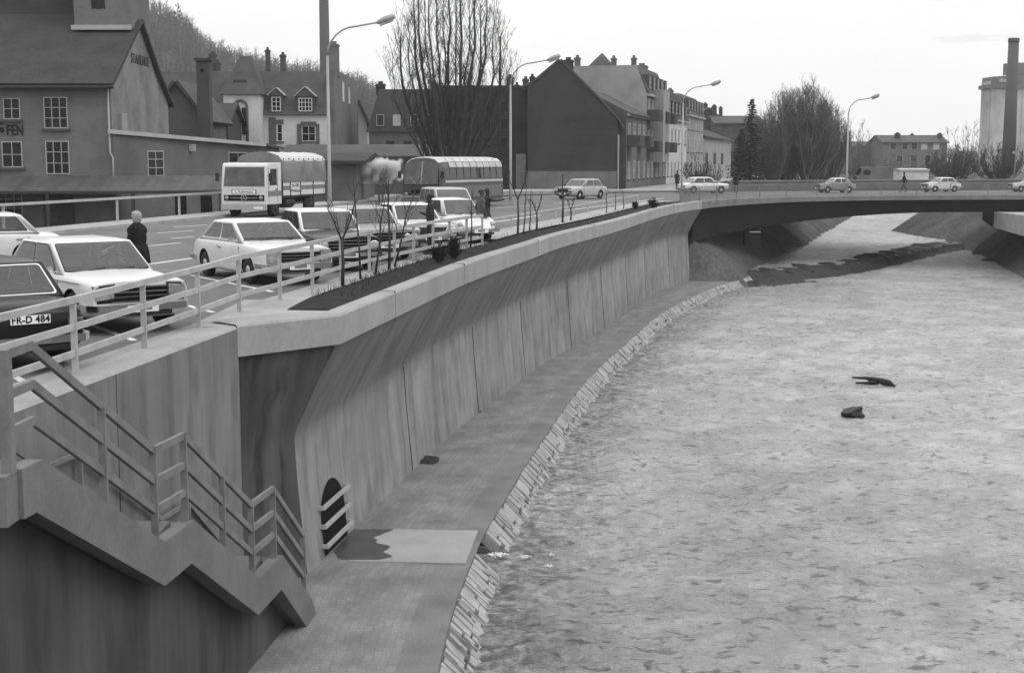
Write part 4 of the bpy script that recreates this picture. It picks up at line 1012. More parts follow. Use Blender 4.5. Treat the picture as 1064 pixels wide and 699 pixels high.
# low long roof in front of the houses + its shed end by the steam
lr = gable_house('depot', mx(290, 112), 112, mx(460, 112) - mx(290, 112), 9, zz(163, 112), .9, rz=R(-6), label='long low depot with flat dark roof running behind truck and bus', wall='plaster_low', roof='roof_mid', cat='depot')
gable_house('depot', mx(330, 92), 92, mx(371, 92) - mx(330, 92), 12, zz(168, 92) , .5, label='small shed end with overhanging dark roof right of the truck tarpaulin', wall='plaster_low', roof='roof_dark', over=.7, cat='shed')
# dark houses behind the poplar
dh = rootat('dark_mansard_house', mx(385, 138), 138, 0, label='dark mansard house with small lit dormer windows behind the poplar, left half', cat='house')
w = mx(455, 138) - mx(385, 138); we = zz(137, 138); rt = zz(92, 138)
lp(MB().box((0, 0, -.2), (w, 9, we)), 'wall', 'plaster_low', dh); rf = lp(MB().hexa([(-.2, -.3, we), (w, -.3, we), (w, 9, we), (-.2, 9, we), (.9, 1.6, rt), (w, 1.6, rt), (w, 8, rt), (.9, 8, rt)]), 'roof', 'roof_dark', dh)
for a in (393, 410, 428, 444): window(dh, ((0, -.35, 0), (1, 0, 0), (0, -1, 0)), mx(a, 138) - mx(385, 138), zz(131, 138), .75, 1.1, 1, 1, pane='pane_lit' if a == 410 else 'pane', frame='frame_white', sill=False)
for a in (402, 420, 440): window(dh, FM, mx(a, 138) - mx(385, 138), zz(160, 138), .9, 1.3, 1, 1, sill=False, frame='sill')
for a, b, c in ((397, 87, .9), (452, 86, .7)): chimney(dh, mx(a, 140) - mx(385, 138), 2.5, rt - .5, zz(b, 140), c, .6, 'brick_dark', rf)
dh = rootat('dark_tenement', mx(455, 142), 142, 0, label='dark flat-topped tenement between the poplar trunks and the lamp post', cat='house')
w = mx(549, 142) - mx(455, 142)
lp(MB().box((0, 0, -.2), (w, 10, zz(92, 142))), 'wall', 'brick_dark', dh); rf = lp(MB().box((-.2, -.2, zz(92, 142)), (w, 10.2, zz(89, 142))), 'roof', 'roof_dark', dh)
for i_, a in enumerate((466, 484, 502, 520)):
    for b in (106, 124, 143): window(dh, FM, mx(a, 142) - mx(455, 142), zz(b + 11, 142), .8, 1.1, 1, 1, frame='sill', sill=False)
for a, b, c in ((530, 80, .7), (546, 82, .6), (537, 88, .5)): chimney(dh, mx(a, 143) - mx(455, 142), 1.2, zz(93, 142), zz(b, 143), c, .6, 'brick_dark', rf)
lp(MB().box((mx(536, 142) - mx(455, 142), -.5, -.1), (mx(546, 142) - mx(455, 142), -.05, zz(160, 142))), 'pier', 'plaster_pale', dh)
# white slanted gable
gable_house('white_cottage', mx(364, 150), 150, mx(383, 150) - mx(364, 150), 8, zz(125, 150), zz(104, 150) - zz(125, 150), label='small bright white gable peeping between the mansard houses', wall='plaster_white', roof='roof_dark', ridge='y', cat='house')

# big dark brick gable and the row of houses
YG = 133.0; X0 = mx(548, YG); Wg = mx(641, YG) - X0
bg_ = rootat('brick_gable_house', X0, YG, 0, label='big house with windowless dark brick gable facing the road', cat='house')
pk = zz(62.5, YG); xp = mx(581, YG) - X0
pts = [(0, 0, -.2), (Wg, 0, -.2), (Wg, 0, zz(133, YG)), (Wg - .1, 0, zz(124, YG)), (mx(622, YG) - X0, 0, zz(104, YG)), (xp, 0, pk), (mx(556, YG) - X0, 0, zz(84, YG)), (0, 0, zz(90, YG))]
lp(MB().poly(pts), 'gable_wall', 'brick_dark', bg_); lp(MB().box((Wg - .02, .01, -.2), (Wg, 12, zz(134, YG))), 'wall', 'plaster_dark', bg_)
mb = MB()
rl = [(Wg + .5, zz(134, YG)), (Wg + .05, zz(125, YG)), (mx(622, YG) - X0, zz(104, YG)), (xp, pk), (mx(556, YG) - X0, zz(84, YG)), (-.2, zz(90, YG))]
for (xa, za_), (xb, zb2) in zip(rl, rl[1:]): slab(mb, (xa, -.12, za_), (xb, -.12, zb2), (xb, 12, zb2), (xa, 12, za_), .18)
rf = lp(mb, 'roof', 'roof_mid', bg_, fix=True)
chimney(bg_, mx(590.5, YG) - X0, 2, pk - 1.5, zz(62.5, YG + 2), .95, .7, 'brick_dark', rf); chimney(bg_, mx(553, YG) - X0, 1, zz(92, YG), zz(79, YG), .5, .5, 'brick_dark', rf)
lp(MB().box((-.1, -.12, -.1), (Wg - .1, -.01, zz(178, YG))), 'plinth', 'plaster_mid', bg_)
lp(MB().box((Wg - .03, -.2, -.1), (Wg + .12, -.04, zz(140, YG))), 'corner_post', 'plaster_pale', bg_)
def rowx(Y): return 9.95 + .252 * (Y - 130)
def row_house(name, y0, y1, wh, kind, label, wall, roofm='roof_mid', floors=3, depth=9, rh=3, balcony=False, chims=(), side='plaster_pale', bay=False, left=None):
    x0 = rowx(y0); x1 = rowx(y1); al = Vector((x1 - x0, y1 - y0, 0)); ln = al.length; al /= ln
    rz = math.atan2(al.y, al.x) - PI / 2
    r = rootat(name, x0, y0, 0, rz, label=label, cat='house')      # local: y runs along the street, facade faces +x
    lp(MB().quad((0, 0, -.1), (0, ln, -.1), (0, ln, wh), (0, 0, wh)), 'facade', wall, r)
    topx = -depth
    if kind == 'mansard':
        mb = MB().hexa([(topx, .0, wh), (.3, .0, wh), (.3, ln, wh), (topx, ln, wh), (topx, 0, wh + rh), (-1.1, 0.02, wh + rh), (-1.1, ln, wh + rh), (topx, ln, wh + rh)]); gpoly = [(0, -.01, -.1), (0, -.01, wh), (-1.1, -.01, wh + rh), (topx, -.01, wh + rh), (topx, -.01, -.1)]
    else:
        mb = MB(); slab(mb, (.35, 0, wh - .2), (.35, ln, wh - .2), (-depth / 2, ln, wh + rh), (-depth / 2, 0, wh + rh)); slab(mb, (-depth, ln, wh), (-depth, 0, wh), (-depth / 2, 0, wh + rh), (-depth / 2, ln, wh + rh)); gpoly = [(0, -.01, -.1), (0, -.01, wh), (-depth / 2, -.01, wh + rh), (topx, -.01, wh), (topx, -.01, -.1)]
    rf = lp(mb, 'roof', roofm, r, fix=True)
    lp(MB().poly(gpoly), 'side_wall', side, r)
    FR = ((0, 0, 0), (0, 1, 0), (1, 0, 0)); nw_ = max(2, int(ln / 2.8))
    for f in range(floors):
        for k in range(nw_):
            u = ln * (k + .5) / nw_ - .5; z = 1.0 + f * wh / floors
            window(r, FR, u, z, 1.0, 1.7, 2, 2, frame='plaster_white' if wall != 'plaster_dark' else 'frame_white', sill=True, pane='pane')
    if kind == 'mansard':
        for k in range(nw_):
            u = ln * (k + .5) / nw_
            d_ = lp(MB().box((-1.2, u - .7, wh + .4), (.1, u + .7, wh + 2.0)), 'dormer', roofm, r); window(d_, ((.1, 0, 0), (0, 1, 0), (1, 0, 0)), u - .45, wh + .6, .9, 1.2, 1, 2, sill=False)
    if balcony:
        for f in range(1, floors):
            for k in range(0, nw_, 2):
                u = ln * (k + .5) / nw_; z = .6 + f * wh / floors
                b = lp(MB().box((0.02, u - 1.3, z - .15), (1.3, u + 1.3, z)), 'balcony', 'plaster_dark', r)
                lp(MB().box((1.22, u - 1.3, z), (1.3, u + 1.3, z + .95)).box((.02, u - 1.3, z), (1.2, u - 1.22, z + .95)).box((.02, u + 1.22, z), (1.2, u + 1.3, z + .95)), 'balustrade', 'plaster_dark', b)
    if bay: lp(MB().box((0.02, ln * .3, 2.6), (1.1, ln * .62, wh + .6)), 'bay', side, r)
    lp(MB().box((.02, 0, wh - .25), (.32, ln, wh)), 'cornice', 'plaster_pale' if wall != 'plaster_dark' else 'sill', r)
    for (cx, cy, z1, cw) in chims: chimney(r, cx, cy, wh, z1, cw, cw, 'brick_mid', rf)
    if bay: lp(MB().hexa([(-6.2, .3, wh + rh), (-3.9, .3, wh + rh), (-3.9, 3.5, wh + rh), (-6.2, 3.5, wh + rh), (-5.1, 1.8, wh + rh + 1.4), (-5.0, 1.8, wh + rh + 1.4), (-5.0, 1.9, wh + rh + 1.4), (-5.1, 1.9, wh + rh + 1.4)]), 'turret_roof', roofm, r)
    return r
row_house('row_house', 133.5, 145.5, 7.2, 'gable', 'dark house with stacked balconies next to the big brick gable', 'plaster_low', floors=2, balcony=True, rh=2.2, side='plaster_dark')
row_house('row_house', 145.6, 160, 9.6, 'mansard', 'tall house with pale blank side gable and bay rising over the dark balconies', 'plaster_low', floors=3, rh=2.9, balcony=True, bay=True, side='plaster_pale', chims=((-7.4, .5, 13.4, .55), (-3.6, .7, 13.3, .5), (-2.2, 5, 13.6, .5), (-2.6, 13, 13.3, 1.2)))
row_house('row_house', 160.1, 178, 7.6, 'mansard', 'white plastered house with dark mansard roof in the street row', 'plaster_white', roofm='roof_dark', floors=2, rh=3.3, chims=((-2.8, 2, 11.6, .9), (-3.2, 9, 11.5, .6)))
row_house('row_house', 178.1, 196, 8.6, 'mansard', 'darker narrow house with mansard beyond the white plastered one', 'plaster_pale', floors=3, rh=2.6, chims=((-3, 6, 11.9, .8),))
row_house('row_house', 196.1, 232, 6.0, 'gable', 'long low plain building with smooth blank wall left of the conifer', 'plaster_pale', floors=0, rh=1.2, depth=8) if False else None
bw_ = rootat('plain_hall', rowx(196.2), 196.2, 0, math.atan2(.252, 1) * -1, label='long low plain hall with blank pale wall left of the conifer', cat='hall')
lp(MB().box((-8, 0, -.1), (0, 42, 5.9)), 'wall', 'plaster_pale', bw_); mb = MB(); slab(mb, (.4, 0, 5.9), (.4, 42, 5.9), (-4, 42, 7.6), (-4, 0, 7.6)); slab(mb, (-8.4, 0, 5.9), (-8.4, 42, 5.9), (-4, 42, 7.6), (-4, 0, 7.6)); lp(mb, 'roof', 'roof_dark', bw_, fix=True)
for k in range(3): lp(MB().box((.0, 3 + k * 11, 2.2), (.06, 6 + k * 11, 3.9)), 'window', 'pane', bw_)
gable_house('back_house', mx(716, 262), 262, mx(752, 262) - mx(716, 262), 12, zz(128, 262), zz(112, 262) - zz(128, 262), label='far dark house with pointed gable and three chimneys above the plain hall', ridge='y', wall='plaster_dark', roof='roof_mid', chims=((4.5, 2, zz(110, 262), .9), (1, 3, zz(116, 262), 1.0), (3.4, 6, zz(106, 262), .8)))
gable_house('back_house', mx(741, 255), 255, mx(790, 255) - mx(741, 255), 12, zz(128, 255), zz(120, 255) - zz(128, 255), label='far house with straight ridge and paired chimneys left of the conifer', wall='plaster_dark', roof='roof_mid', chims=((.6, 6, zz(108, 255), .7), (1.8, 6, zz(110, 255), .6)),
            wins=[('front', 1.5, 5.5, 1.0, 1.4, 1, 1, dict(pane='pane_lit', sill=False)), ('front', 4.0, 5.5, 1.0, 1.4, 1, 1, dict(sill=False)), ('front', 6.3, 5.5, 1.0, 1.4, 1, 1, dict(sill=False))])
gable_house('back_house', mx(640, 215), 215, mx(705, 215) - mx(640, 215), 14, zz(118, 215), zz(104, 215) - zz(118, 215), label='far house whose roof shows just above the white plastered house', wall='plaster_dark', roof='roof_mid', chims=((9.4, 5, zz(100, 215), .8),))
# far houses and the long building on the right
fr = gable_house('apartment_block', mx(914, 300), 300, mx(980, 300) - mx(914, 300), 12, zz(148, 300), zz(140.5, 300) - zz(148, 300), label='wide apartment block with flat ridge and light top windows beyond the bridge', wall='plaster_low', roof='roof_mid', cat='house',
    wins=[('front', u_, zz(155, 300), 1.3, 1.5, 1, 1, dict(pane='pane_lit', sill=False)) for u_ in (8.1, 10.7)] + [('front', u_, zz(155, 300), 1.3, 1.5, 1, 1, dict(sill=False)) for u_ in (1.5, 4, 6)] + [('front', u_, zz(168, 300), 1.3, 1.5, 1, 1, dict(sill=False)) for u_ in (3, 6, 9)],
    chims=((3.8, 3, zz(138, 300), 1.0), (7.8, 6, zz(138.5, 300), .6), (12.9, 3, zz(138.5, 300), .9)))
gable_house('back_house', mx(880, 310), 310, mx(914, 310) - mx(880, 310), 10, zz(152, 310), 1, label='lower flat house left of the wide apartment block', wall='plaster_low', roof='roof_mid')
gable_house('garage', mx(933, 178), 178, mx(962, 178) - mx(933, 178), 4, zz(178, 178) + .1, .15, label='low pale garage wall behind the pedestrian on the bridge', wall='plaster_white', roof='gutter', cat='garage', over=.1)
# silo tower with dark band, stepped top
st = rootat('silo_tower', D(1028, 110, 350).x, 350, 0, label='tall pale concrete silo tower with stepped dark top at the far right', cat='tower')
w = 17; zt = zz(80, 350)
lp(MB().box((0, 0, -.1), (w, 6.5, zz(84, 350))), 'wall', 'silo_concrete', st)
mb = MB().prism([(-.6, -.5), (w + .5, -.5), (w + .5, 7), (-.6, 7)], zz(92, 350), zz(88, 350)); mb.prism([(.1, -.25), (w, -.25), (w, 6.4), (.1, 6.4)], zz(88, 350), lambda p: zz(80, 350) if p[0] < 1 else zz(75, 350)); lp(mb, 'top_storey', 'plaster_mid', st)
lp(MB().box((mx(1041, 350) - mx(1020, 350), 1, zz(77, 350)), (w, 6, zz(65, 350))), 'roof_house', 'plaster_mid', st)
for a in (1029, 1033): lp(MB().box((mx(a, 350) - mx(1020, 350), -.35, zz(85.5, 350)), (mx(a + 3, 350) - mx(1020, 350), -.24, zz(82.5, 350))), 'window', 'pane_lit', st)
for k in range(5): lp(MB().box((.3 + 3.9 * k, -.25, 0), (.8 + 3.9 * k, -.02, zz(92, 350))), 'pilaster', 'silo_concrete', st)
q = D(1053, 40, 300); stack('smoking_chimney', D(1050, 120, 300).x, 300, 0, q.z, 2.9, 2.1, 'stack_tall', 'tall dark chimney in front of the silo tower trailing thin smoke', True)

# ================================================================ STREET LAMPS
def lamp(x, y, h, arm, label, z=0, ang=0):
    r = rootat('street_lamp', x, y, z, ang, label=label, cat='street lamp', group='street lamps along the road')
    lp(MB().tube([(0, 0, 0), (0, 0, .9), (0, 0, h * .82)], [.10, .095, .06], 10), 'pole', 'lamp_metal', r)
    pts = [(0, 0, h * .82)] + [(arm * .5 * (1 - math.cos(t)) * .9, 0, h * .82 + h * .145 * math.sin(t)) for t in [PI / 2 * k / 6 for k in range(1, 7)]] + [(arm * .78, 0, h * .985)]
    lp(MB().tube(pts, .042, 8), 'arm', 'lamp_metal', r)
    a = Vector((arm * .74, 0, h * .98)); b = Vector((arm * 1.02, 0, h * 1.015))
    hd = lp(MB().tube([a, a.lerp(b, .12), a.lerp(b, .5), a.lerp(b, .92), b], [.04, .10, .16, .13, .05], 10), 'lamp_head', 'lamp_metal', r)
    lp(MB().hexa([tuple(a.lerp(b, t) + Vector((0, s_ * .09, dz))) for dz in (-.20, -.10) for t, s_ in ((.2, -1), (.9, -1), (.9, 1), (.2, 1))]), 'lamp_glass', 'lens', hd, fix=True)
    lp(MB().box((-.12, -.12, 0), (.12, .12, .35)), 'base', 'lamp_metal', r)
    return r
lamp(mx(343.5, 64), 64, zz(20, 64) / 1.0, 3.0, 'tall curved street lamp rising behind the truck')
lamp(mx(530.5, 86), 86, zz(60, 86), 2.95, 'tall curved street lamp between the poplar and the brick gable')
lamp(mx(707.5, 112), 112, zz(86, 112), 2.9, 'tall curved street lamp in front of the white plastered house')
lamp(mx(877.5, 119), 119, zz(100, 119), 2.5, 'tall curved street lamp on the far side of the bridge')
r = rootat('street_lamp', mx(1050, 150), 150, 0, label='thin pale lamp post before the silo tower at the right', cat='street lamp', group='street lamps along the road')
lp(MB().tube([(0, 0, 0), (.25, 0, zz(120, 150))], [.1, .06], 8), 'pole', 'lamp_metal', r); lp(MB().box((-.25, -.1, zz(160, 150)), (.15, .1, zz(157, 150))), 'box', 'lamp_metal', r)

# ================================================================ TREES
def wander(rng, v, a):
    return (v + Vector((rng.uniform(-a, a), rng.uniform(-a, a), rng.uniform(-a, a)))).normalized()
def grow(mb, rng, p, d, ln, r, depth, up=.25, spread=.55, kids=(3, 5), rmin=.012, segs=4, sides=4, droop=0, lenf=(.45, .7)):
    pts = [p]; rad = [r]; n = segs if ln > .8 else 2
    for k in range(n):
        d = wander(rng, d + Vector((0, 0, up * .4)), .13); pts.append(pts[-1] + d * (ln / n)); rad.append(max(rmin, r * (1 - .75 * (k + 1) / n)))
    mb.tube(pts, rad, sides if r > .03 else 3, cap=False)
    if depth <= 0: return
    for k in range(rng.randint(*kids)):
        t = rng.uniform(.25, .98); i = min(n - 1, int(t * n)); q = pts[i].lerp(pts[i + 1], t * n - i)
        side = Vector((rng.gauss(0, 1), rng.gauss(0, 1), rng.gauss(0, .4))).normalized()
        nd = (d * (1 - spread) + side * spread + Vector((0, 0, up))).normalized()
        grow(mb, rng, q, nd, ln * rng.uniform(*lenf) * (1.15 - .5 * t), max(rmin, rad[i] * rng.uniform(.45, .65)), depth - 1, up, spread, kids, rmin, segs, sides, droop, lenf)
# big poplar: several upright stems
pr_ = rootat('poplar_tree', mx(468, 104), 104, -.1, label='huge leafless poplar with many upright stems behind the bus', cat='tree')
rng = random.Random(11); mb = MB(); tr = MB()
tr.tube([(0, 0, 0), (0, 0, 1.2), (.1, 0, 2.6)], [.85, .6, .5], 10)
lp(tr, 'trunk', 'bark', pr_)
PX = [408, 416, 423, 430, 436, 443, 449, 455, 461, 468, 475, 482, 489, 495, 501, 508, 515, 522, 529]
for k in range(len(PX)):
    px = PX[k]; off = abs(px - 468) / 62; tz = zz(-34 + 95 * off ** 2.4 + rng.uniform(-10, 18), 104); tx = mx(px, 104) - mx(468, 104)
    ty = rng.uniform(-2.2, 2.2); pts = []; n = 9; b0 = Vector((tx * .12, ty * .15, 1.0))
    for s_ in range(n + 1):
        t = s_ / n; sp = min(1, (t * 1.5)) ** .8
        pts.append(Vector((b0.x + (tx - b0.x) * sp * .95 + rng.uniform(-.12, .12), b0.y + (ty - b0.y) * sp, 1.0 + (tz - 1) * t)))
    r0 = rng.uniform(.10, .24); rad = [r0 * (1 - .82 * s_ / n) for s_ in range(n + 1)]
    s_mb = MB(); s_mb.tube(pts, rad, 6, cap=False)
    for s_ in range(1, n + 1):
        for q in range(5 if s_ > 2 else 2):
            t = rng.random(); p = pts[s_ - 1].lerp(pts[s_], t); side = Vector((rng.gauss(0, 1) + tx * .10, rng.gauss(0, 1), 0)).normalized()
            grow(s_mb, rng, p, (side * rng.uniform(.4, .75) + Vector((0, 0, 1))).normalized(), rng.uniform(1.2, 3.0) * (1.1 - .35 * s_ / n), max(.016, rad[s_] * .32), 2, .30, .42, (2, 4), .007, 4, 3)
    lp(s_mb, 'stem', 'bark', pr_)
def round_tree(px, Y, base_py, top_py, wpx, seed, label, name='bare_tree', mat='twig_far', n=7, depth=4, group='bare trees beyond the bridge', dens=1.0, low=.08):
    """leafless crown as a haze of fine upright twigs on many ascending limbs"""
    x = mx(px, Y); h = zz(top_py, Y) + .1; r = rootat(name, x, Y, -.1, label=label, cat='tree', group=group); rng = random.Random(seed)
    wd = wpx / 2 / F * Y; tr = MB(); tr.tube([(0, 0, 0), (0, 0, h * .10), (.05, 0, h * .22)], [h * .026, h * .019, h * .012], 7); lp(tr, 'trunk', 'bark_far', r)
    mb = MB(); px_ = 1.0 / F * Y
    for k in range(n * 2):
        a = 2 * PI * k / (n * 2) + rng.uniform(-.3, .3); q = math.sqrt(rng.random()); rx_ = wd * q * .95; top = h * (1 - .42 * q ** 2.2) * rng.uniform(.88, 1.0)
        p0 = Vector((math.cos(a) * rx_ * rng.uniform(0, .5), math.sin(a) * rx_ * rng.uniform(0, .5), h * rng.uniform(.0, .12))); p3 = Vector((math.cos(a) * rx_, math.sin(a) * rx_, top)); p1 = Vector((math.cos(a) * rx_ * 1.1, math.sin(a) * rx_ * 1.1, h * rng.uniform(.2, .4)))
        pts = [p0.lerp(p1, t).lerp(p1.lerp(p3, t), t) + Vector((rng.gauss(0, .01), rng.gauss(0, .01), 0)) * h for t in [s_ / 7 for s_ in range(8)]]
        mb.tube(pts, [h * .009 * (1 - .85 * s_ / 7) + .008 for s_ in range(8)], 3, cap=False)
        for b_ in range(int(13 * dens)):
            t = rng.uniform(low, 1) ; i_ = min(6, int(t * 7)); p = pts[i_].lerp(pts[i_ + 1], t * 7 - i_); sd_ = Vector((rng.gauss(0, 1), rng.gauss(0, 1), rng.gauss(.15, .3))).normalized()
            ln = h * rng.uniform(.07, .2) * (1.15 - .5 * t); e = p + (sd_ * .6 + Vector((0, 0, .8))).normalized() * ln
            mb.tube([p, p.lerp(e, .5) + sd_ * ln * .08, e], [.022, .016, .006], 3, cap=False)
            for c_ in range(9):
                u_ = rng.uniform(.15, 1); c = p.lerp(e, u_); s2 = Vector((rng.gauss(0, 1), rng.gauss(0, 1), rng.gauss(.2, .4))).normalized(); l2 = ln * rng.uniform(.25, .6)
                g = c + (s2 * .7 + Vector((0, 0, .8))).normalized() * l2; wv = Vector((rng.gauss(0, 1), rng.gauss(0, 1), 0)).normalized() * .016; mb.poly([c - wv, c + wv, g])
                for d_ in range(3):
                    m_ = c.lerp(g, rng.uniform(.2, .9)); s3 = Vector((rng.gauss(0, 1), rng.gauss(0, 1), rng.gauss(.6, .5))).normalized(); wv = Vector((rng.gauss(0, 1), rng.gauss(0, 1), 0)).normalized() * .010; mb.poly([m_ - wv, m_ + wv, m_ + s3 * l2 * .6])
    lp(mb, 'crown', mat, r)
    return r
round_tree(812, 165, 190, 93, 62, 1, 'large leafless tree with upright crown, left one of the big group beyond the bridge', n=30, dens=2.2)
round_tree(835, 160, 190, 84, 70, 2, 'tallest and densest leafless tree of the group beyond the bridge', n=42, dens=2.4)
round_tree(856, 168, 190, 106, 52, 3, 'leafless tree on the right slope of the big group beyond the bridge', n=32, dens=2.2)
round_tree(800, 158, 190, 118, 40, 4, 'lower leafless tree tucked beside the conifer', n=26, dens=2)
round_tree(893, 185, 190, 127, 32, 5, 'slim separate leafless tree right of the bridge lamp', n=7)
round_tree(885, 190, 190, 150, 40, 15, 'low leafless bushy tree under the slim separate tree', n=8, depth=3)
round_tree(1000, 210, 190, 120, 56, 6, 'open fan-shaped leafless tree left of the silo tower', n=7, dens=.8)
round_tree(1035, 180, 190, 148, 60, 8, 'low dense leafless tree in front of the silo tower', n=22, dens=1.4, mat='bark_far')
round_tree(985, 185, 190, 152, 60, 9, 'low dense leafless tree right of the apartment block', n=22, dens=1.4, mat='bark_far')
round_tree(940, 200, 190, 158, 60, 10, 'low leafless tree before the apartment block', n=14)
round_tree(738, 150, 190, 168, 26, 16, 'small dark leafless bush left of the pedestrian by the conifer', n=8, depth=3)
round_tree(722, 152, 190, 160, 30, 17, 'dark leafless bush before the plain hall', n=9, depth=3, mat='bark_far')
round_tree(425, 118, 190, 150, 40, 18, 'low dark thicket tree left of the poplar foot', n=9, depth=3, mat='bark_far', group='dark bushes behind the bus')
round_tree(500, 118, 190, 140, 60, 19, 'low dark thicket tree right of the poplar foot', n=11, depth=3, mat='bark_far', group='dark bushes behind the bus')
round_tree(455, 116, 190, 143, 60, 20, 'low dark thicket tree straight behind the bus roof', n=11, depth=3, mat='bark_far', group='dark bushes behind the bus')
# conifers
def conifer(px, Y, top_py, wpx, seed, label):
    x = mx(px, Y); h = zz(top_py, Y); r = rootat('conifer_tree', x, Y, -.1, label=label, cat='tree'); rng = random.Random(seed)
    lp(MB().tube([(0, 0, 0), (0, 0, h)], [h * .022, .02], 7), 'trunk', 'bark_far', r)
    mb = MB(); wd = wpx / 2 / F * Y; z = h * .12
    while z < h * .99:
        t = z / h; rad = wd * (1 - t) ** .75 * rng.uniform(.8, 1.15) + .08
        for k in range(rng.randint(7, 9)):
            a = rng.uniform(0, 2 * PI); rr_ = rad * rng.uniform(.65, 1.15); tip = Vector((math.cos(a) * rr_, math.sin(a) * rr_, z - rr_ * .12))
            b = Vector((0, 0, z + .05)); mb.tube([b, b.lerp(tip, .5) + Vector((0, 0, -.02 * rr_)), tip], [.03, .02, .01], 3, cap=False)
            for q in range(int(12 * rr_ / wd) + 6):
                s_ = rng.uniform(.2, 1.05); c = b.lerp(tip, s_); sz = .34 * (1.2 - .5 * s_)
                dd = Vector((rng.gauss(0, 1), rng.gauss(0, 1), rng.gauss(-.5, .4))).normalized() * sz; e = Vector((rng.gauss(0, 1), rng.gauss(0, 1), rng.gauss(0, .3))).normalized() * sz * .3
                mb.poly([c - e, c + e, c + dd])
        z += h * .026
    lp(mb, 'crown', 'needle', r)
conifer(778, 150, 101, 42, 3, 'dark pointed conifer standing before the bare trees')
conifer(768, 158, 133, 36, 4, 'lower dark conifer half hidden at the left of the pointed one')
# hill
HS = [(-1400, -150), (-600, -120), (-100, -60), (60, -30), (150, -16), (182, -4), (200, 8), (218, 26), (240, 40), (275, 50), (320, 60), (350, 66), (375, 70), (395, 84), (412, 100), (450, 120), (560, 140), (700, 150), (1100, 158), (1600, 160)]
HT = 10
mb = MB(); U = [i * .012 for i in range(-80, 60)]; Ys = [330, 360, 400, 450, 510, 570, 640, 720, 800, 1000, 1300]
def hill_z(u, Y):
    py = interp(HS, 532 + u * F); zr = max(1.5, D(532, py, 700).z - 9)
    t = (Y - 330) / 390; f = max(0, min(1, t)); f = f ** 1.15
    return -2 + (zr + 2) * f + 3.5 * noise.noise((u * 14, Y * .012, 0)) * f if Y <= 720 else -2 + (zr + 2) * max(.2, 1 - (Y - 720) / 900)
for Y in Ys:
    for u in U: mb.v.append((u * Y, Y, hill_z(u, Y)))
for j in range(len(Ys) - 1):
    for i in range(len(U) - 1): k = j * len(U) + i; mb.face((k, k + 1, k + len(U) + 1, k + len(U)), None, 0, True)
mb.build('hill', 'hill_ground', kind='structure')
rng = random.Random(5); mb = MB()
for k in range(7000):
    u = rng.uniform(-.42, .46) if k < 5200 else rng.uniform(-.30, -.07); Y = 345 + 375 * rng.random() ** .75
    if k % 6 == 0: Y = rng.uniform(690, 722)
    if u > .02 and rng.random() < .5: continue
    zb_ = hill_z(u, Y) - .5; x = u * Y; h = rng.uniform(5, 9.5) * (1 if k % 9 else 1.3); w = h * rng.uniform(.28, .45)
    mb.tube([(x, Y, zb_), (x + rng.uniform(-.4, .4), Y, zb_ + h * .8)], [.25, .06], 3, cap=False)
    if k % 23 == 0:
        for q in range(26):
            t = q / 26; ww = w * .75 * (1 - t) + .1; a = rng.uniform(0, 6.28); c = Vector((x, Y, zb_ + h * t)); mb.poly([c, c + Vector((math.cos(a) * ww, math.sin(a) * ww, -.3)), c + Vector((math.cos(a + .5) * ww, math.sin(a + .5) * ww, .9))])
        continue
    for q in range(30):
        a = rng.uniform(0, 6.28); t = rng.uniform(.2, .85); c = Vector((x, Y, zb_ + h * t)); rr_ = w * rng.uniform(.4, 1.25) * math.sin(PI * min(1, t * .75 + .2))
        e = c + Vector((math.cos(a) * rr_, math.sin(a) * rr_, h * rng.uniform(.06, .25))); p_ = Vector((rng.uniform(-1, 1), rng.uniform(-1, 1), rng.uniform(-1, 1))).normalized() * rng.uniform(.05, .13)
        mb.poly([c - p_, c + p_, e])
mb.build('hillside_wood', 'far_wood', kind='stuff')
# ================================================================ VEHICLES
def evaluated_mesh(o):
    bpy.context.view_layer.update(); dg = bpy.context.evaluated_depsgraph_get()
    return bpy.data.meshes.new_from_object(o.evaluated_get(dg), preserve_all_data_layers=True, depsgraph=dg)
def wheel(root, x, y, r=.31, w=.17, side=1, hub='hub'):
    o = y
    wh = MB().lathe([(r * .62, -w / 2), (r * .93, -w / 2), (r, -w * .32), (r, w * .32), (r * .93, w / 2), (r * .62, w / 2)], 22, (0, 0, 0), 'y').build('wheel', 'rubber', root)
    wh.location = (x, y, r)
    s_ = side
    hb = MB().lathe([(r * .60, s_ * w * .40), (r * .58, s_ * w * .50), (r * .40, s_ * w * .46), (r * .34, s_ * w * .56), (r * .12, s_ * w * .62), (.01, s_ * w * .62)] if s_ > 0 else [(r * .60, s_ * w * .40), (r * .58, s_ * w * .50), (r * .40, s_ * w * .46), (r * .34, s_ * w * .56), (r * .12, s_ * w * .62), (.01, s_ * w * .62)], 18, (0, 0, 0), 'y').build('hubcap', hub, wh, fix=True)
    return wh
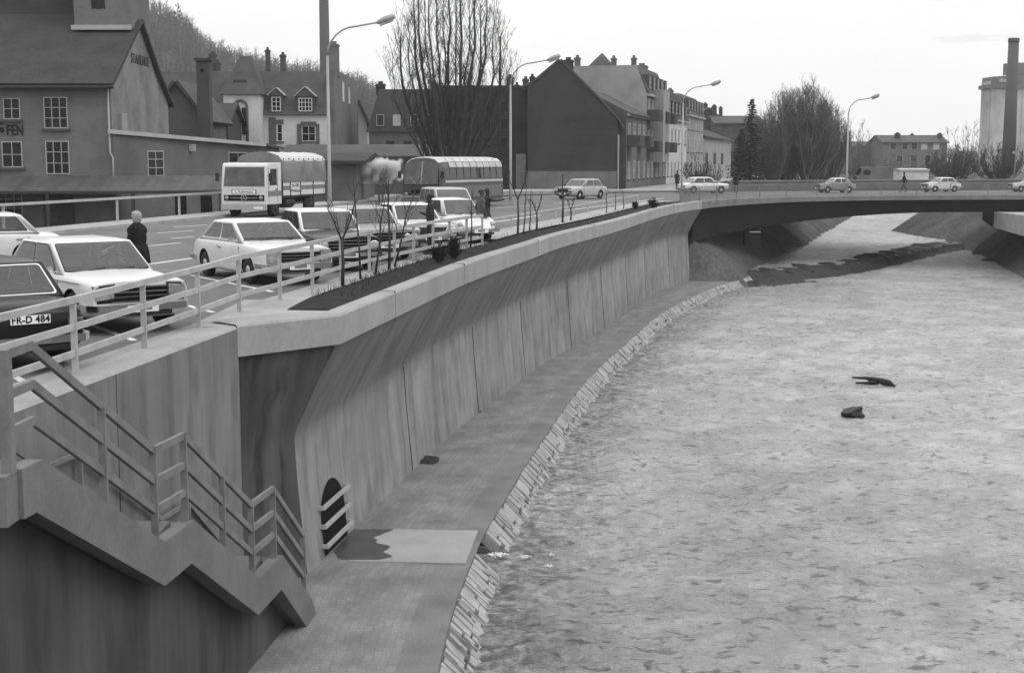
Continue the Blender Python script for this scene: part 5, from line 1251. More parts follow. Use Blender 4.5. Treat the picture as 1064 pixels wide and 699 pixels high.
def car(label, x, y, ang, paint='car_white', Ln=4.5, W=1.7, H=1.42, hood=.86, deck=.88, belt=.90, gx=(-1.55, -.95, .45, 1.05), roof_w=.82, belt_w=.93, bev=.038, wb=(-1.25, 1.35), grille='wide', lights='rect', plate='', rear_plate='',
        glass='glass_mid', wind='glass_mid', wr=.31, clear=False, group='cars parked along the railing', cat='car', name='parked_car', nose=None, tail=None, doors=4, roof=None, z=0, trim=True, round_front=0, vinyl=None, sidewin=2, band=None):
    """local frame: +x front, y left, z up"""
    r = empty(name, (x, y, z), ang, label=label, cat=cat, group=group)
    hL = Ln / 2; w = W / 2
    st = tail or [(-hL, .84, deck - .22, .36), (-hL + .05, .92, deck - .08, .28), (-hL + .30, .96, deck, .22)]
    st = st + [(gx[0] - .05, .985, deck + .01, .2), (gx[0] + .3, 1, belt, .19), (0, 1, belt, .18), (gx[3] - .1, 1, belt, .19), (gx[3] + .12, .99, hood + .03, .19)]
    st = st + (nose or [(hL - .55, .98, hood, .21), (hL - .10, .965, hood - .035, .25), (hL - .03, .955, hood - .045, .28), (hL + .005, .945, hood - .06, .30), (hL + .008, .93, hood - .075, .32)])
    bm = bmesh.new(); rings = []
    for (sx, kw, zt, zb) in st:
        ww = w * kw; half = [(0, zb), (ww * .75, zb), (ww * .95, zb + .05), (ww * .985, zb + .16), (ww, (zb + zt) * .52), (ww * .985, zt - .09), (ww * .93, zt - .025), (ww * .70, zt + .012), (0, zt + .03)]
        full = half + [(-a, b) for a, b in half[-2:0:-1]]
        rings.append([bm.verts.new((sx, a, b)) for a, b in full])
    n = len(rings[0])
    for a, b in zip(rings, rings[1:]):
        for j in range(n): bm.faces.new((a[j], b[j], b[(j + 1) % n], a[(j + 1) % n]))
    if not nose:      # hold the nose blunt with an inner ring
        c_ = Vector((hL + .008, 0, (hood + .3) / 2)); ins = [bm.verts.new(c_.lerp(v.co, .85)) for v in rings[-1]]
        for q in ins: q.co.x = hL + .008
        for j in range(n): bm.faces.new((rings[-1][j], ins[j], ins[(j + 1) % n], rings[-1][(j + 1) % n]))
        rings.append(ins)
    bm.faces.new(rings[0]); bm.faces.new(rings[-1][::-1]); bmesh.ops.recalc_face_normals(bm, faces=bm.faces)
    me = bpy.data.meshes.new('body'); bm.to_mesh(me); bm.free(); me.materials.append(M[paint]); me.materials.append(M['black'])
    o = bpy.data.objects.new('body_tmp', me); COL.objects.link(o)
    sb_ = o.modifiers.new('s', 'SUBSURF'); sb_.levels = 2; sb_.render_levels = 2
    cut = MB()
    for wx in wb:
        for s_ in (-1, 1):
            cut.lathe([(wr * 1.16, 0), (wr * 1.16, s_ * .5)], 28, (wx, s_ * (w - .27), wr * 1.0), 'y', sm=False)
    co = cut.build('cut_tmp', 'black', fix=True)
    bo = o.modifiers.new('b', 'BOOLEAN'); bo.operation = 'DIFFERENCE'; bo.object = co; bo.solver = 'EXACT'
    try: bo.material_mode = 'TRANSFER'
    except Exception: pass
    m2 = evaluated_mesh(o); bpy.data.objects.remove(o); bpy.data.objects.remove(co)
    m2.polygons.foreach_set('use_smooth', [True] * len(m2.polygons))
    bm = bmesh.new(); bm.from_mesh(m2)
    for e in bm.edges:
        if len(e.link_faces) == 2 and e.calc_face_angle(0) > .6: e.smooth = False
    bm.to_mesh(m2); bm.free()
    body = bpy.data.objects.new('body', m2); COL.objects.link(body); body.parent = r
    # greenhouse
    zb = belt - .02; zt = H - .045; rw = w * roof_w; bw_ = w * belt_w
    x0, x1, x2, x3 = gx
    lo = [Vector((x0, -bw_, zb)), Vector((x3, -bw_, zb)), Vector((x3, bw_, zb)), Vector((x0, bw_, zb))]; hi = [Vector((x1, -rw, zt)), Vector((x2, -rw, zt)), Vector((x2, rw, zt)), Vector((x1, rw, zt))]
    bm = bmesh.new(); vl = [bm.verts.new(p) for p in lo]; vh = [bm.verts.new(p) for p in hi]
    bm.faces.new(vl[::-1]); top = bm.faces.new(vh)
    for j in range(4): bm.faces.new((vl[j], vl[(j + 1) % 4], vh[(j + 1) % 4], vh[j]))
    es = [e for e in bm.edges if not (e.verts[0] in vl and e.verts[1] in vl)]
    bmesh.ops.bevel(bm, geom=es, offset=bev, segments=4, affect='EDGES', profile=.55)
    # crown the roof a little
    rf = [f for f in bm.faces if f.normal.z > .95 and f.calc_area() > .5]
    rr_ = bmesh.ops.inset_region(bm, faces=rf, thickness=.22)
    for f in rf:
        for v in f.verts: v.co.z += .035
    for f in bm.faces: f.smooth = True
    bmesh.ops.recalc_face_normals(bm, faces=bm.faces)
    me = bpy.data.meshes.new('cabin'); bm.to_mesh(me); bm.free(); me.materials.append(M[roof or paint]); cb = bpy.data.objects.new('cabin', me); COL.objects.link(cb); cb.parent = r
    cuts = []
    def glassq(nm, a, b, c, d, u0, u1, v0, v1, mat, off=.006, rc=.05, frame=True):
        """pane on the quad a b c d (bottom left, bottom right, top right, top left)"""
        nrm = (b - a).cross(d - a).normalized()
        def at(u, v): return (a.lerp(b, u)).lerp(d.lerp(c, u), v)
        def ring(g, off_):
            pts = []; wu = (at(1, .5) - at(0, .5)).length; hv = (at(.5, 1) - at(.5, 0)).length
            for (cu, cv, a0) in ((u1, v1, 0), (u0, v1, 90), (u0, v0, 180), (u1, v0, 270)):
                for k in range(4):
                    t = R(a0 + 30 * k); su = 1 if cu == u1 else -1; sv = 1 if cv == v1 else -1
                    uu = cu - su * rc / wu + math.cos(t) * rc / wu + su * g / wu; vv = cv - sv * rc / hv + math.sin(t) * rc / hv + sv * g / hv
                    pts.append(at(uu, vv) + nrm * off_)
            return pts
        out_in = ring(0, off); cuts.append((ring(0, 0), nrm))
        gl = MB().poly(out_in) if clear else MB().extrude(out_in, -nrm * .004); g = gl.build(nm, 'clear_glass' if clear else mat, r, fix=not clear)
        if frame:
            if clear:
                big = ring(.020, off * .5); sm_ = ring(0, off * .5); mb_ = MB(); nn_ = len(big)
                for k in range(nn_): mb_.quad(big[k], big[(k + 1) % nn_], sm_[(k + 1) % nn_], sm_[k])
                mb_.build('trim', 'chrome' if trim else 'trim_dark', g, weld=True)
            else: big = ring(.018, off * .5); MB().extrude(big, -nrm * .004).build('trim', 'chrome' if trim else 'trim_dark', g, fix=True)
        return g
    ws = glassq('windscreen', lo[1], lo[2], hi[2], hi[1], .045, .955, .07, .93, wind)
    glassq('rear_window', lo[3], lo[0], hi[0], hi[3], .07, .93, .10, .90, glass)
    for s_, (a, b, c, d) in ((-1, (lo[0], lo[1], hi[1], hi[0])), (1, (lo[2], lo[3], hi[3], hi[2]))):
        segs_ = {1: [(.1, .9)], 2: [(.09, .49), (.52, .90)], 3: [(.04, .31), (.34, .62), (.65, .93)]}[sidewin]
        for (u0, u1) in segs_:
            if s_ > 0: u0, u1 = 1 - u1, 1 - u0
            glassq('side_window', a, b, c, d, u0, u1, .11, .90, glass, rc=.045)
    if clear:
        # cut the window openings out of a thin cabin shell and furnish the inside
        shell = me.copy(); tmp = bpy.data.objects.new('cab_tmp', shell); COL.objects.link(tmp)
        bm = bmesh.new(); bm.from_mesh(shell); bmesh.ops.delete(bm, geom=[f for f in bm.faces if f.calc_center_median().z < zb + .002 and abs(f.normal.z) > .9], context='FACES'); bm.to_mesh(shell); bm.free()
        so_ = tmp.modifiers.new('s', 'SOLIDIFY'); so_.thickness = .035; so_.offset = -1
        cu_ = MB()
        for ring_, nr_ in cuts: cu_.extrude([p + nr_ * .03 for p in ring_], -nr_ * .11)
        co_ = cu_.build('cut_tmp', 'black', fix=True); b2 = tmp.modifiers.new('b', 'BOOLEAN'); b2.operation = 'DIFFERENCE'; b2.object = co_; b2.solver = 'EXACT'
        m3 = evaluated_mesh(tmp); bpy.data.objects.remove(tmp); bpy.data.objects.remove(co_)
        if len(m3.polygons) > 20: cb.data = m3
        MB().box((x0 + .12, -w * .86, belt + .015), (x3 - .06, w * .86, belt + .03)).build('interior', 'interior', r)
        MB().box((x3 - .42, -w * .8, belt + .03), (x3 - .12, w * .8, belt + .07)).build('dashboard', 'interior', r)
        for s_ in (-1, 1):
            MB().hexa([(.12, s_ * w * .42 - .24, belt - .1), (.24, s_ * w * .42 - .24, belt - .1), (.24, s_ * w * .42 + .24, belt - .1), (.12, s_ * w * .42 + .24, belt - .1), (.02, s_ * w * .42 - .20, belt + .16), (.10, s_ * w * .42 - .20, belt + .16), (.10, s_ * w * .42 + .20, belt + .16), (.02, s_ * w * .42 + .20, belt + .16)]).build('seat', 'seat', r, bevel=.03)
        MB().hexa([(x0 + .35, -w * .7, belt), (x0 + .5, -w * .7, belt), (x0 + .5, w * .7, belt), (x0 + .35, w * .7, belt), (x0 + .28, -w * .68, belt + .12), (x0 + .38, -w * .68, belt + .12), (x0 + .38, w * .68, belt + .12), (x0 + .28, w * .68, belt + .12)]).build('rear_bench', 'seat', r, bevel=.03)
        cx_ = Vector((x3 - .50, w * .42, belt + .06)); MB().tube([cx_ + Vector((-.06 * math.cos(t), .19 * math.sin(t), .17 * math.cos(t))) for t in [2 * PI * k / 18 for k in range(19)]], .013, 5).build('steering_wheel', 'black', r)
    # door lines, handles, sill strip
    for s_ in (-1, 1):
        yy = s_ * (w * .992)
        for dx_ in ([gx[3] - .12, (x0 + x3) / 2 - .05] + ([x0 + .28] if doors == 4 else [])):
            MB().box((dx_ - .006, min(yy, yy - s_ * .03), .30), (dx_ + .006, max(yy, yy - s_ * .03), belt - .12)).build('door_gap', 'trim_dark', r)
        for dx_ in ([(x0 + x3) / 2 + .05] + ([x0 + .42] if doors == 4 else [])):
            MB().box((dx_, yy - .02, belt - .19), (dx_ + .16, yy + .02, belt - .155)).build('door_handle', 'chrome', r)
        if band: MB().box((-hL + .35, yy - .012, band), (hL - .4, yy + .012, band + .022)).build('side_strip', 'chrome', r)
        for wx in wb: wheel(r, wx, s_ * (w - .115), wr, .17, s_)
    m_ = MB().box((gx[3] - .28, -w - .16, belt + .0), (gx[3] - .22, -w - .02, belt + .10)); m_.box((gx[3] - .26, -w - .06, belt - .03), (gx[3] - .24, -w + .04, belt + .01)); m_.build('mirror', 'chrome', r)
    # bumpers
    for s_, xx, nm in ((1, hL, 'front_bumper'), (-1, -hL, 'rear_bumper')):
        pts = [(xx - s_ * .42, w * 1.0, .44), (xx - s_ * .10, w * .99, .44), (xx + s_ * .045, w * .86, .44), (xx + s_ * .07, 0, .44), (xx + s_ * .045, -w * .86, .44), (xx - s_ * .10, -w * .99, .44), (xx - s_ * .42, -w * 1.0, .44)]
        mb = MB()
        for a, b in zip(pts, pts[1:]): mb.bar(a, b, .05, .10)
        b_ = mb.build(nm, 'chrome', r)
        MB().box((xx + s_ * .03 - .03, -.5, .30), (xx + s_ * .03 + .03, .5, .37)).build('valance', 'trim_dark', b_)
    fx_ = hL + .02
    if grille:
        gz0, gz1 = (.52, hood - .13)
        gw = w * (.60 if lights == 'round' else .58)
        MB().box((hL - .12, -w * .86 if grille == 'wide' else -gw, gz0), (fx_, w * .86 if grille == 'wide' else gw, gz1)).build('grille', 'black', r)
        g_ = [MB().box((fx_, -gw, gz0 + (gz1 - gz0) * t - .008), (fx_ + .01, gw, gz0 + (gz1 - gz0) * t + .008)) for t in (.12, .38, .64, .9)]
        mb = MB(); [setattr(mb, 'v', mb.v) for _ in ()]
        for t in (.05, .35, .65, .95): mb.box((fx_, -gw, gz0 + (gz1 - gz0) * t - .007), (fx_ + .01, gw, gz0 + (gz1 - gz0) * t + .007))
        mb.build('grille_bars', 'chrome', r)
        for s_ in (-1, 1):
            if lights == 'rect':
                a, b = sorted((s_ * w * .60, s_ * w * .88)); hl = MB().box((hL - .06, a, gz0 - .0), (fx_ + .006, b, gz1 + .01)).build('headlight', 'lens', r, bevel=.012)
                MB().box((hL - .07, a - .02, gz0 - .02), (fx_ - .004, b + .02, gz1 + .03)).build('headlight_rim', 'chrome', hl)
            elif lights == 'trapez':
                a, b = (s_ * w * .54, s_ * w * .90); z0_, z1_ = gz0 + .03, gz1 + .02
                hl = MB().hexa([(hL - .10, a, z0_ + .05), (hL - .10, b, z0_), (fx_ + .0, b, z0_), (fx_ + .04, a, z0_ + .05), (hL - .10, a, z1_), (hL - .10, b, z1_ - .03), (fx_ - .0, b, z1_ - .03), (fx_ + .03, a, z1_)]).build('headlight', 'lens', r, bevel=.025, fix=True)
                MB().hexa([(hL - .12, a - s_ * .025, z0_ + .02), (hL - .12, b + s_ * .02, z0_ - .03), (fx_ - .02, b + s_ * .02, z0_ - .03), (fx_ + .02, a - s_ * .025, z0_ + .02), (hL - .12, a - s_ * .025, z1_ + .03), (hL - .12, b + s_ * .02, z1_), (fx_ - .02, b + s_ * .02, z1_), (fx_ + .01, a - s_ * .025, z1_ + .03)]).build('headlight_rim', 'trim_dark', hl, fix=True)
            else:
                for yy in ((.74,) if lights == 'single' else (.62, .82)):
                    rad = .105 if lights == 'single' else .085
                    hl = MB().lathe([(rad, -.05), (rad, .03), (rad * .7, .055), (.01, .065)], 16, (fx_, s_ * w * yy, (gz0 + gz1) / 2), 'x').build('headlight', 'lens', r, fix=True)
                    MB().lathe([(rad * 1.18, -.06), (rad * 1.18, .02), (rad * 1.0, .03)], 16, (fx_, s_ * w * yy, (gz0 + gz1) / 2), 'x').build('headlight_rim', 'chrome', hl, fix=True)
    for s_ in (-1, 1):
        a, b = sorted((s_ * w * .62, s_ * w * .88)); tl = MB().box((-hL - .02, a, .56), (-hL + .08, b, .70)).build('tail_light', 'lens_red', r, bevel=.015)
    pf = MB().box((hL + .075, -.26, .36), (hL + .09, .26, .47)).build('number_plate', 'plate', r)
    if plate: text_obj('plate_text', plate, .105, 'ink', pf, (hL + .092, 0, .415), (PI / 2, 0, PI / 2), .002, bold=.003)
    pr2 = MB().box((-hL - .095 if not rear_plate else -hL - .03, -.26, .50 if not rear_plate else .655), (-hL - .075 if not rear_plate else -hL - .012, .26, .61 if not rear_plate else .765)).build('number_plate', 'plate', r)
    if rear_plate: text_obj('plate_text', rear_plate, .125, 'ink', pr2, (-hL - .032, 0, .71), (PI / 2, 0, -PI / 2), .002, stretch=.95, bold=.004)
    # wipers
    a = lo[1].lerp(lo[2], .3).lerp(hi[1], .06) + Vector((.03, 0, .012)); mb = MB()
    for u in (.28, .6):
        a = lo[1].lerp(lo[2], u) .lerp(hi[1].lerp(hi[2], u), .04); b = lo[1].lerp(lo[2], u + .2).lerp(hi[1].lerp(hi[2], u + .2), .10)
        nrm = (lo[2] - lo[1]).cross(hi[1] - lo[1]).normalized(); mb.bar(a + nrm * .025, b + nrm * .025, .015, .015)
    mb.build('wipers', 'trim_dark', r)
    return r
def at_front(fx_, fy_, ang, Ln): return fx_ - math.cos(ang) * Ln / 2, fy_ - math.sin(ang) * Ln / 2
A0 = R(-56)
A1 = R(-52)
x, y = at_front(-5.93, 22.2, A1, 4.5)
car('cream white saloon with trapezoid headlights and dark grille, woman in black behind it', x, y, A1, 'car_white', 4.5, 1.70, 1.44, hood=.90, deck=.93, belt=.93, clear=True, gx=(-1.75, -1.15, .25, .98), lights='trapez', grille='wide', trim=False, band=.80, wb=(-1.33, 1.41), wr=.33)
AR = R(-51)
rx, ry = -6.24, 17.95
car('dark saloon seen from the rear with plate FR-D 484 in the left foreground', rx - math.cos(AR) * 2.25, ry - math.sin(AR) * 2.25, AR + PI, 'car_dark', 4.5, 1.62, 1.42, hood=.88, deck=.92, belt=.95, clear=True, gx=(-1.55, -1.0, .30, 1.0), rear_plate='FR-D 484', lights='single', grille='narrow', glass='glass_pale', band=.78, wb=(-1.35, 1.3))
A2 = R(-57)
x, y = at_front(-4.72, 30.9, A2, 4.57)
car('clean white two-door saloon with rectangular headlights and dark striped grille', x, y, A2, 'car_white', 4.57, 1.72, 1.40, hood=.88, deck=.90, belt=.93, clear=True, gx=(-1.75, -.98, .22, .98), lights='rect', grille='wide', doors=2, glass='glass_mid', wb=(-1.30, 1.36), band=None)
A0 = R(-67)
x, y = at_front(-4.05, 34.7, A0, 4.7)
car('dark estate car with white roof and round headlights behind the forked sapling', x, y, A0, 'car_dark', 4.7, 1.75, 1.50, hood=.92, deck=.95, belt=.97, clear=True, gx=(-1.8, -1.35, .15, .8), lights='single', grille='narrow', roof='car_white', sidewin=3, glass='glass_pale', band=.8)
x, y = at_front(-3.4, 38.6, A0, 4.6)
car('mid grey saloon with dark nose between the dark estate and the white saloon', x, y, A0, 'car_grey', 4.6, 1.74, 1.45, hood=.92, deck=.92, belt=.94, clear=True, gx=(-1.6, -1.1, .15, .8), lights='round', grille='wide')
x, y = at_front(-2.4, 42.4, A0, 4.3)
car('white saloon behind the standing man in dark clothes', x, y, A0, 'car_white', 4.3, 1.62, 1.44, hood=.88, deck=.88, belt=.92, clear=True, gx=(-1.6, -1.0, .25, .85), lights='round', grille='narrow')
# small rounded car
bn = [(1.25, .90, .86, .22), (1.62, .80, .78, .26), (1.88, .66, .62, .32), (2.0, .55, .46, .38)]
bt = [(-2.0, .55, .50, .36), (-1.9, .70, .72, .30), (-1.6, .86, .88, .24)]
x, y = at_front(-1.12, 46.6, R(-62), 4.05)
car('white rounded beetle-shaped small car at the far end of the parked row', x, y, R(-60), 'car_white', 4.05, 1.56, 1.50, hood=.86, deck=.90, belt=.92, gx=(-1.75, -.75, .35, .85), lights='none', grille='', nose=bn, tail=bt, doors=2, wb=(-1.2, 1.2), roof_w=.74, bev=.15)
o = bpy.context.scene.objects[-1]
bt_root = [q for q in COL.objects if q.get('label', '').startswith('white rounded beetle')][0]
for s_ in (-1, 1):
    MB().tube([(.75, s_ * .66, .42), (1.0, s_ * .68, .62), (1.3, s_ * .67, .70), (1.6, s_ * .64, .62), (1.82, s_ * .6, .42)], [.06, .14, .17, .16, .06], 10).build('fender', 'car_white', bt_root)
    MB().lathe([(.095, -.05), (.095, .03), (.01, .06)], 14, (1.74, s_ * .62, .62), 'x').build('headlight', 'lens', bt_root, fix=True)
car('silver grey van-like estate standing just behind the rounded white car', -2.7, 60, R(-72), 'car_silver', 4.6, 1.75, 1.62, hood=.95, deck=1.0, belt=1.02, gx=(-2.1, -1.9, .3, 1.0), sidewin=3, group='cars on the road')
car('white saloon half cut by the left picture edge, seen side-on behind the cream one', -14.0, 36.2, R(205), 'car_white', 4.4, 1.66, 1.42, belt=.92, clear=True, gx=(-1.6, -1.15, .3, .95), group='cars on the road', glass='glass_pale')
car('mid grey saloon driving alone on the road before the brick gable', mx(604, 101), 101.5, R(-128), 'car_silver', 4.5, 1.74, 1.46, hood=.9, deck=.92, belt=.94, gx=(-1.7, -1.2, .3, .95), group='cars on the road', name='moving_car', grille='wide', lights='round')
car('white saloon passing behind the pedestrian near the conifer', mx(729, 118), 118, R(20), 'car_white', 4.1, 1.62, 1.40, group='cars on the bridge', name='moving_car', wind='glass_pale')
car('small dark-sided car with white roof before the bridge lamp', mx(866, 121), 121, R(192), 'car_grey', 3.3, 1.5, 1.30, hood=.8, deck=.82, belt=.86, gx=(-1.2, -.75, .25, .7), wb=(-.95, 1.0), wr=.27, group='cars on the bridge', name='moving_car', roof='car_white')
car('small white boxy saloon beside the dark pedestrian on the bridge', mx(975, 124), 124, R(196), 'car_white', 3.35, 1.5, 1.30, hood=.82, deck=.84, belt=.88, gx=(-1.25, -.85, .25, .7), wb=(-.95, 1.0), wr=.27, group='cars on the bridge', name='moving_car', sidewin=2)
car('pale car cut by the right picture edge', mx(1068, 124), 124, R(180), 'car_cream', 3.6, 1.5, 1.4, hood=.82, deck=.84, belt=.88, gx=(-1.3, -.85, .25, .7), wb=(-1, 1.1), wr=.27, group='cars on the bridge', name='moving_car')

# --- lorry
def lorry():
    hx, hy = -13.1, 68.6; ang = math.atan2(-7.0, -1.45) ; ang = math.atan2(-8.0, -2.3)
    r = empty('lorry', (hx, hy, 0), ang, label='white cab lorry with grey tarpaulin over striped side boards', cat='lorry')
    # local: front face at x=0, body towards -x, y left
    W = 1.22
    mb = MB(); pr_ = [(0.02, .62), (0.02, 1.45), (-.14, 2.52), (-.24, 2.64), (-1.62, 2.66), (-1.66, 2.5), (-1.66, .62)]
    mb.extrude([(x_, -W, z_) for x_, z_ in pr_], (0, 2 * W, 0)); cab = mb.build('cab', 'car_white', r, fix=True, bevel=.05)
    MB().extrude([(.035, -W * .9, 1.50), (.035, W * .9, 1.50), (-.12, W * .86, 2.44), (-.12, -W * .86, 2.44)], (-.05, 0, 0)).build('windscreen', 'glass_mid', r, fix=True, bevel=.0)
    for s_ in (-1, 1):
        y_ = s_ * (W + .004)
        MB().extrude([(-.30, y_, 1.55), (-1.12, y_, 1.55), (-1.12, y_, 2.35), (-.42, y_, 2.35)], (0, -s_ * .03, 0)).build('side_window', 'glass_dark', r, fix=True)
        MB().box((-.22, y_ - .006, .72), (-.20, y_ + .006, 2.4)).box((-1.2, y_ - .006, .72), (-1.18, y_ + .006, 2.4)).build('door_gap', 'trim_dark', r)
        MB().box((-1.12, y_ - .02, 1.32), (-.95, y_ + .03, 1.37)).build('door_handle', 'black', r)
        MB().box((-1.6, y_ - .008, 1.02), (-.1, y_ + .008, 1.28)).build('cab_stripe', 'stripe', r)
        MB().box((.0, s_ * (W + .30), 1.75), (.04, s_ * (W + .12), 2.15)).box((0, s_ * (W + .02), 2.0), (.02, s_ * (W + .14), 2.03)).build('mirror', 'trim_dark', r, fix=True)
    gr_ = MB().box((-.02, -1.08, .80), (.045, 1.08, 1.08)).build('grille', 'black', r)
    MB().box((.045, -.72, .925), (.055, .72, .95)).build('grille_strip', 'gutter', gr_)
    for s_ in (-1, 1): MB().lathe([(.10, 0), (.10, .02), (.01, .04)], 16, (.05, s_ * .92, .94), 'x').build('headlight', 'lens', r, fix=True)
    em = MB().tube([(.06, .15 * math.cos(t), .94 + .15 * math.sin(t)) for t in [2 * PI * k / 16 for k in range(17)]], .014, 5)
    for k in range(3): a_ = PI / 2 + k * 2 * PI / 3; em.bar((.06, 0, .94), (.06, .14 * math.cos(a_), .94 + .14 * math.sin(a_)), .03, .02)
    em.build('emblem', 'gutter', r)
    sg = MB().box((.02, -.62, 1.14), (.035, .62, 1.33)).build('name_board', 'plate', r)
    MB().box((.018, -.66, 1.12), (.030, .66, 1.35)).build('name_board_edge', 'ink', sg)
    text_obj('name_text', 'L. Rohrmann', .17, 'ink', sg, (.037, 0, 1.235), (PI / 2, 0, PI / 2), .002, bold=.003)
    bp_ = MB().box((.0, -W, .36), (.12, W, .62)).build('front_bumper', 'car_silver', r, bevel=.02); MB().box((.12, .55, .40), (.135, 1.05, .52)).build('number_plate', 'plate', bp_)
    MB().box((-6.9, -.45, .62), (-1.7, .45, .86)).build('chassis', 'black', r)
    for s_ in (-1, 1): MB().lathe([(.26, -.55), (.28, -.5), (.28, .5), (.26, .55)], 14, (-2.9, s_ * .85, .66), 'x').build('tank', 'trim_dark', r)
    for wx in (-1.05, -5.3):
        for s_ in (-1, 1):
            wheel(r, wx, s_ * 1.02, .46, .28, s_, 'trim_dark')
            MB().tube([(wx + .6 * math.cos(t), s_ * 1.06, .48 + .58 * math.sin(t)) for t in [PI * k / 10 for k in range(11)]], .04, 4).build('mudguard', 'trim_dark', r)
    # load bed: boards
    MB().box((-7.0, -W, .92), (-1.78, W, 1.02)).build('load_floor', 'trim_dark', r)
    for s_ in (-1, 1):
        for (xa, xb, kind) in ((-7.0, -5.5, 0), (-5.42, -3.95, 0), (-3.85, -2.72, 1), (-2.62, -1.8, 0)):
            y0 = s_ * W; sb2 = MB().box((xa, min(y0, y0 - s_ * .05), 1.02), (xb, max(y0, y0 - s_ * .05), 1.72)).build('side_board', 'car_white', r)
            yy = y0 + s_ * .004
            if kind == 0: MB().box((xa + .01, min(yy, yy - s_ * .01), 1.28), (xb - .01, max(yy, yy - s_ * .01), 1.50)).build('stripe', 'stripe', sb2)
            else:
                MB().extrude([(xa + .02, yy, 1.14), (xb - .02, yy, 1.20), (xb - .02, yy, 1.32), (xa + .02, yy, 1.26)], (0, -s_ * .008, 0)).build('stripe', 'stripe', sb2, fix=True)
                text_obj('board_text', 'Tel. 7383', .20, 'ink', sb2, ((xa + xb) / 2, y0 + s_ * .004, 1.50), (PI / 2, 0, PI if s_ > 0 else 0), .003, bold=.004)
        for xa in (-7.04, -5.46, -3.90, -2.67, -1.76): MB().box((xa - .035, min(s_ * (W + .02), s_ * (W - .08)), .9), (xa + .035, max(s_ * (W + .02), s_ * (W - .08)), 1.8)).build('stanchion', 'trim_dark', r)
    MB().box((-7.03, -W, 1.02), (-6.98, W, 1.72)).build('tail_board', 'car_white', r)
    # tarpaulin
    nX = 24; sec = [(-W - .02, 1.66), (-W - .04, 2.2), (-W, 2.78), (-W * .86, 3.0), (-W * .5, 3.14), (0, 3.20), (W * .5, 3.14), (W * .86, 3.0), (W, 2.78), (W + .04, 2.2), (W + .02, 1.66)]
    mb = MB(); mi = [0, 0, 1, 1, 1, 1, 1, 1, 0, 0]
    for i in range(nX + 1):
        x_ = -1.74 - 5.3 * i / nX; sag = .05 * abs(math.sin(PI * i / 6)) 
        for (y_, z_) in sec: mb.v.append((x_, y_ * (1 + .01 * noise.noise((x_ * 2, z_ * 2, y_))) + .03 * noise.noise((x_ * 1.2, z_ * 2.4, 3)), z_ - (sag if z_ > 2.5 else 0)))
    m_ = len(sec)
    for i in range(nX):
        for j in range(m_ - 1): k = i * m_ + j; mb.face((k, k + m_, k + m_ + 1, k + 1), None, mi[j], True)
    mb.face([j for j in range(m_)], None, 0); mb.face([nX * m_ + j for j in range(m_)][::-1], None, 0)
    tp = mb.build('tarpaulin', ['tarp', 'tarp_top'], r, fix=True)
    for s_ in (-1, 1):
        rp_ = MB()
        for k in range(9): rp_.box((-2.0 - k * .6, min(s_ * W * .97, s_ * (W * .97 + .05)), 2.80), (-1.95 - k * .6, max(s_ * W * .97, s_ * (W * .97 + .05)), 2.86))
        rp_.build('eyelets', 'trim_dark', tp)
    return r
lorry()
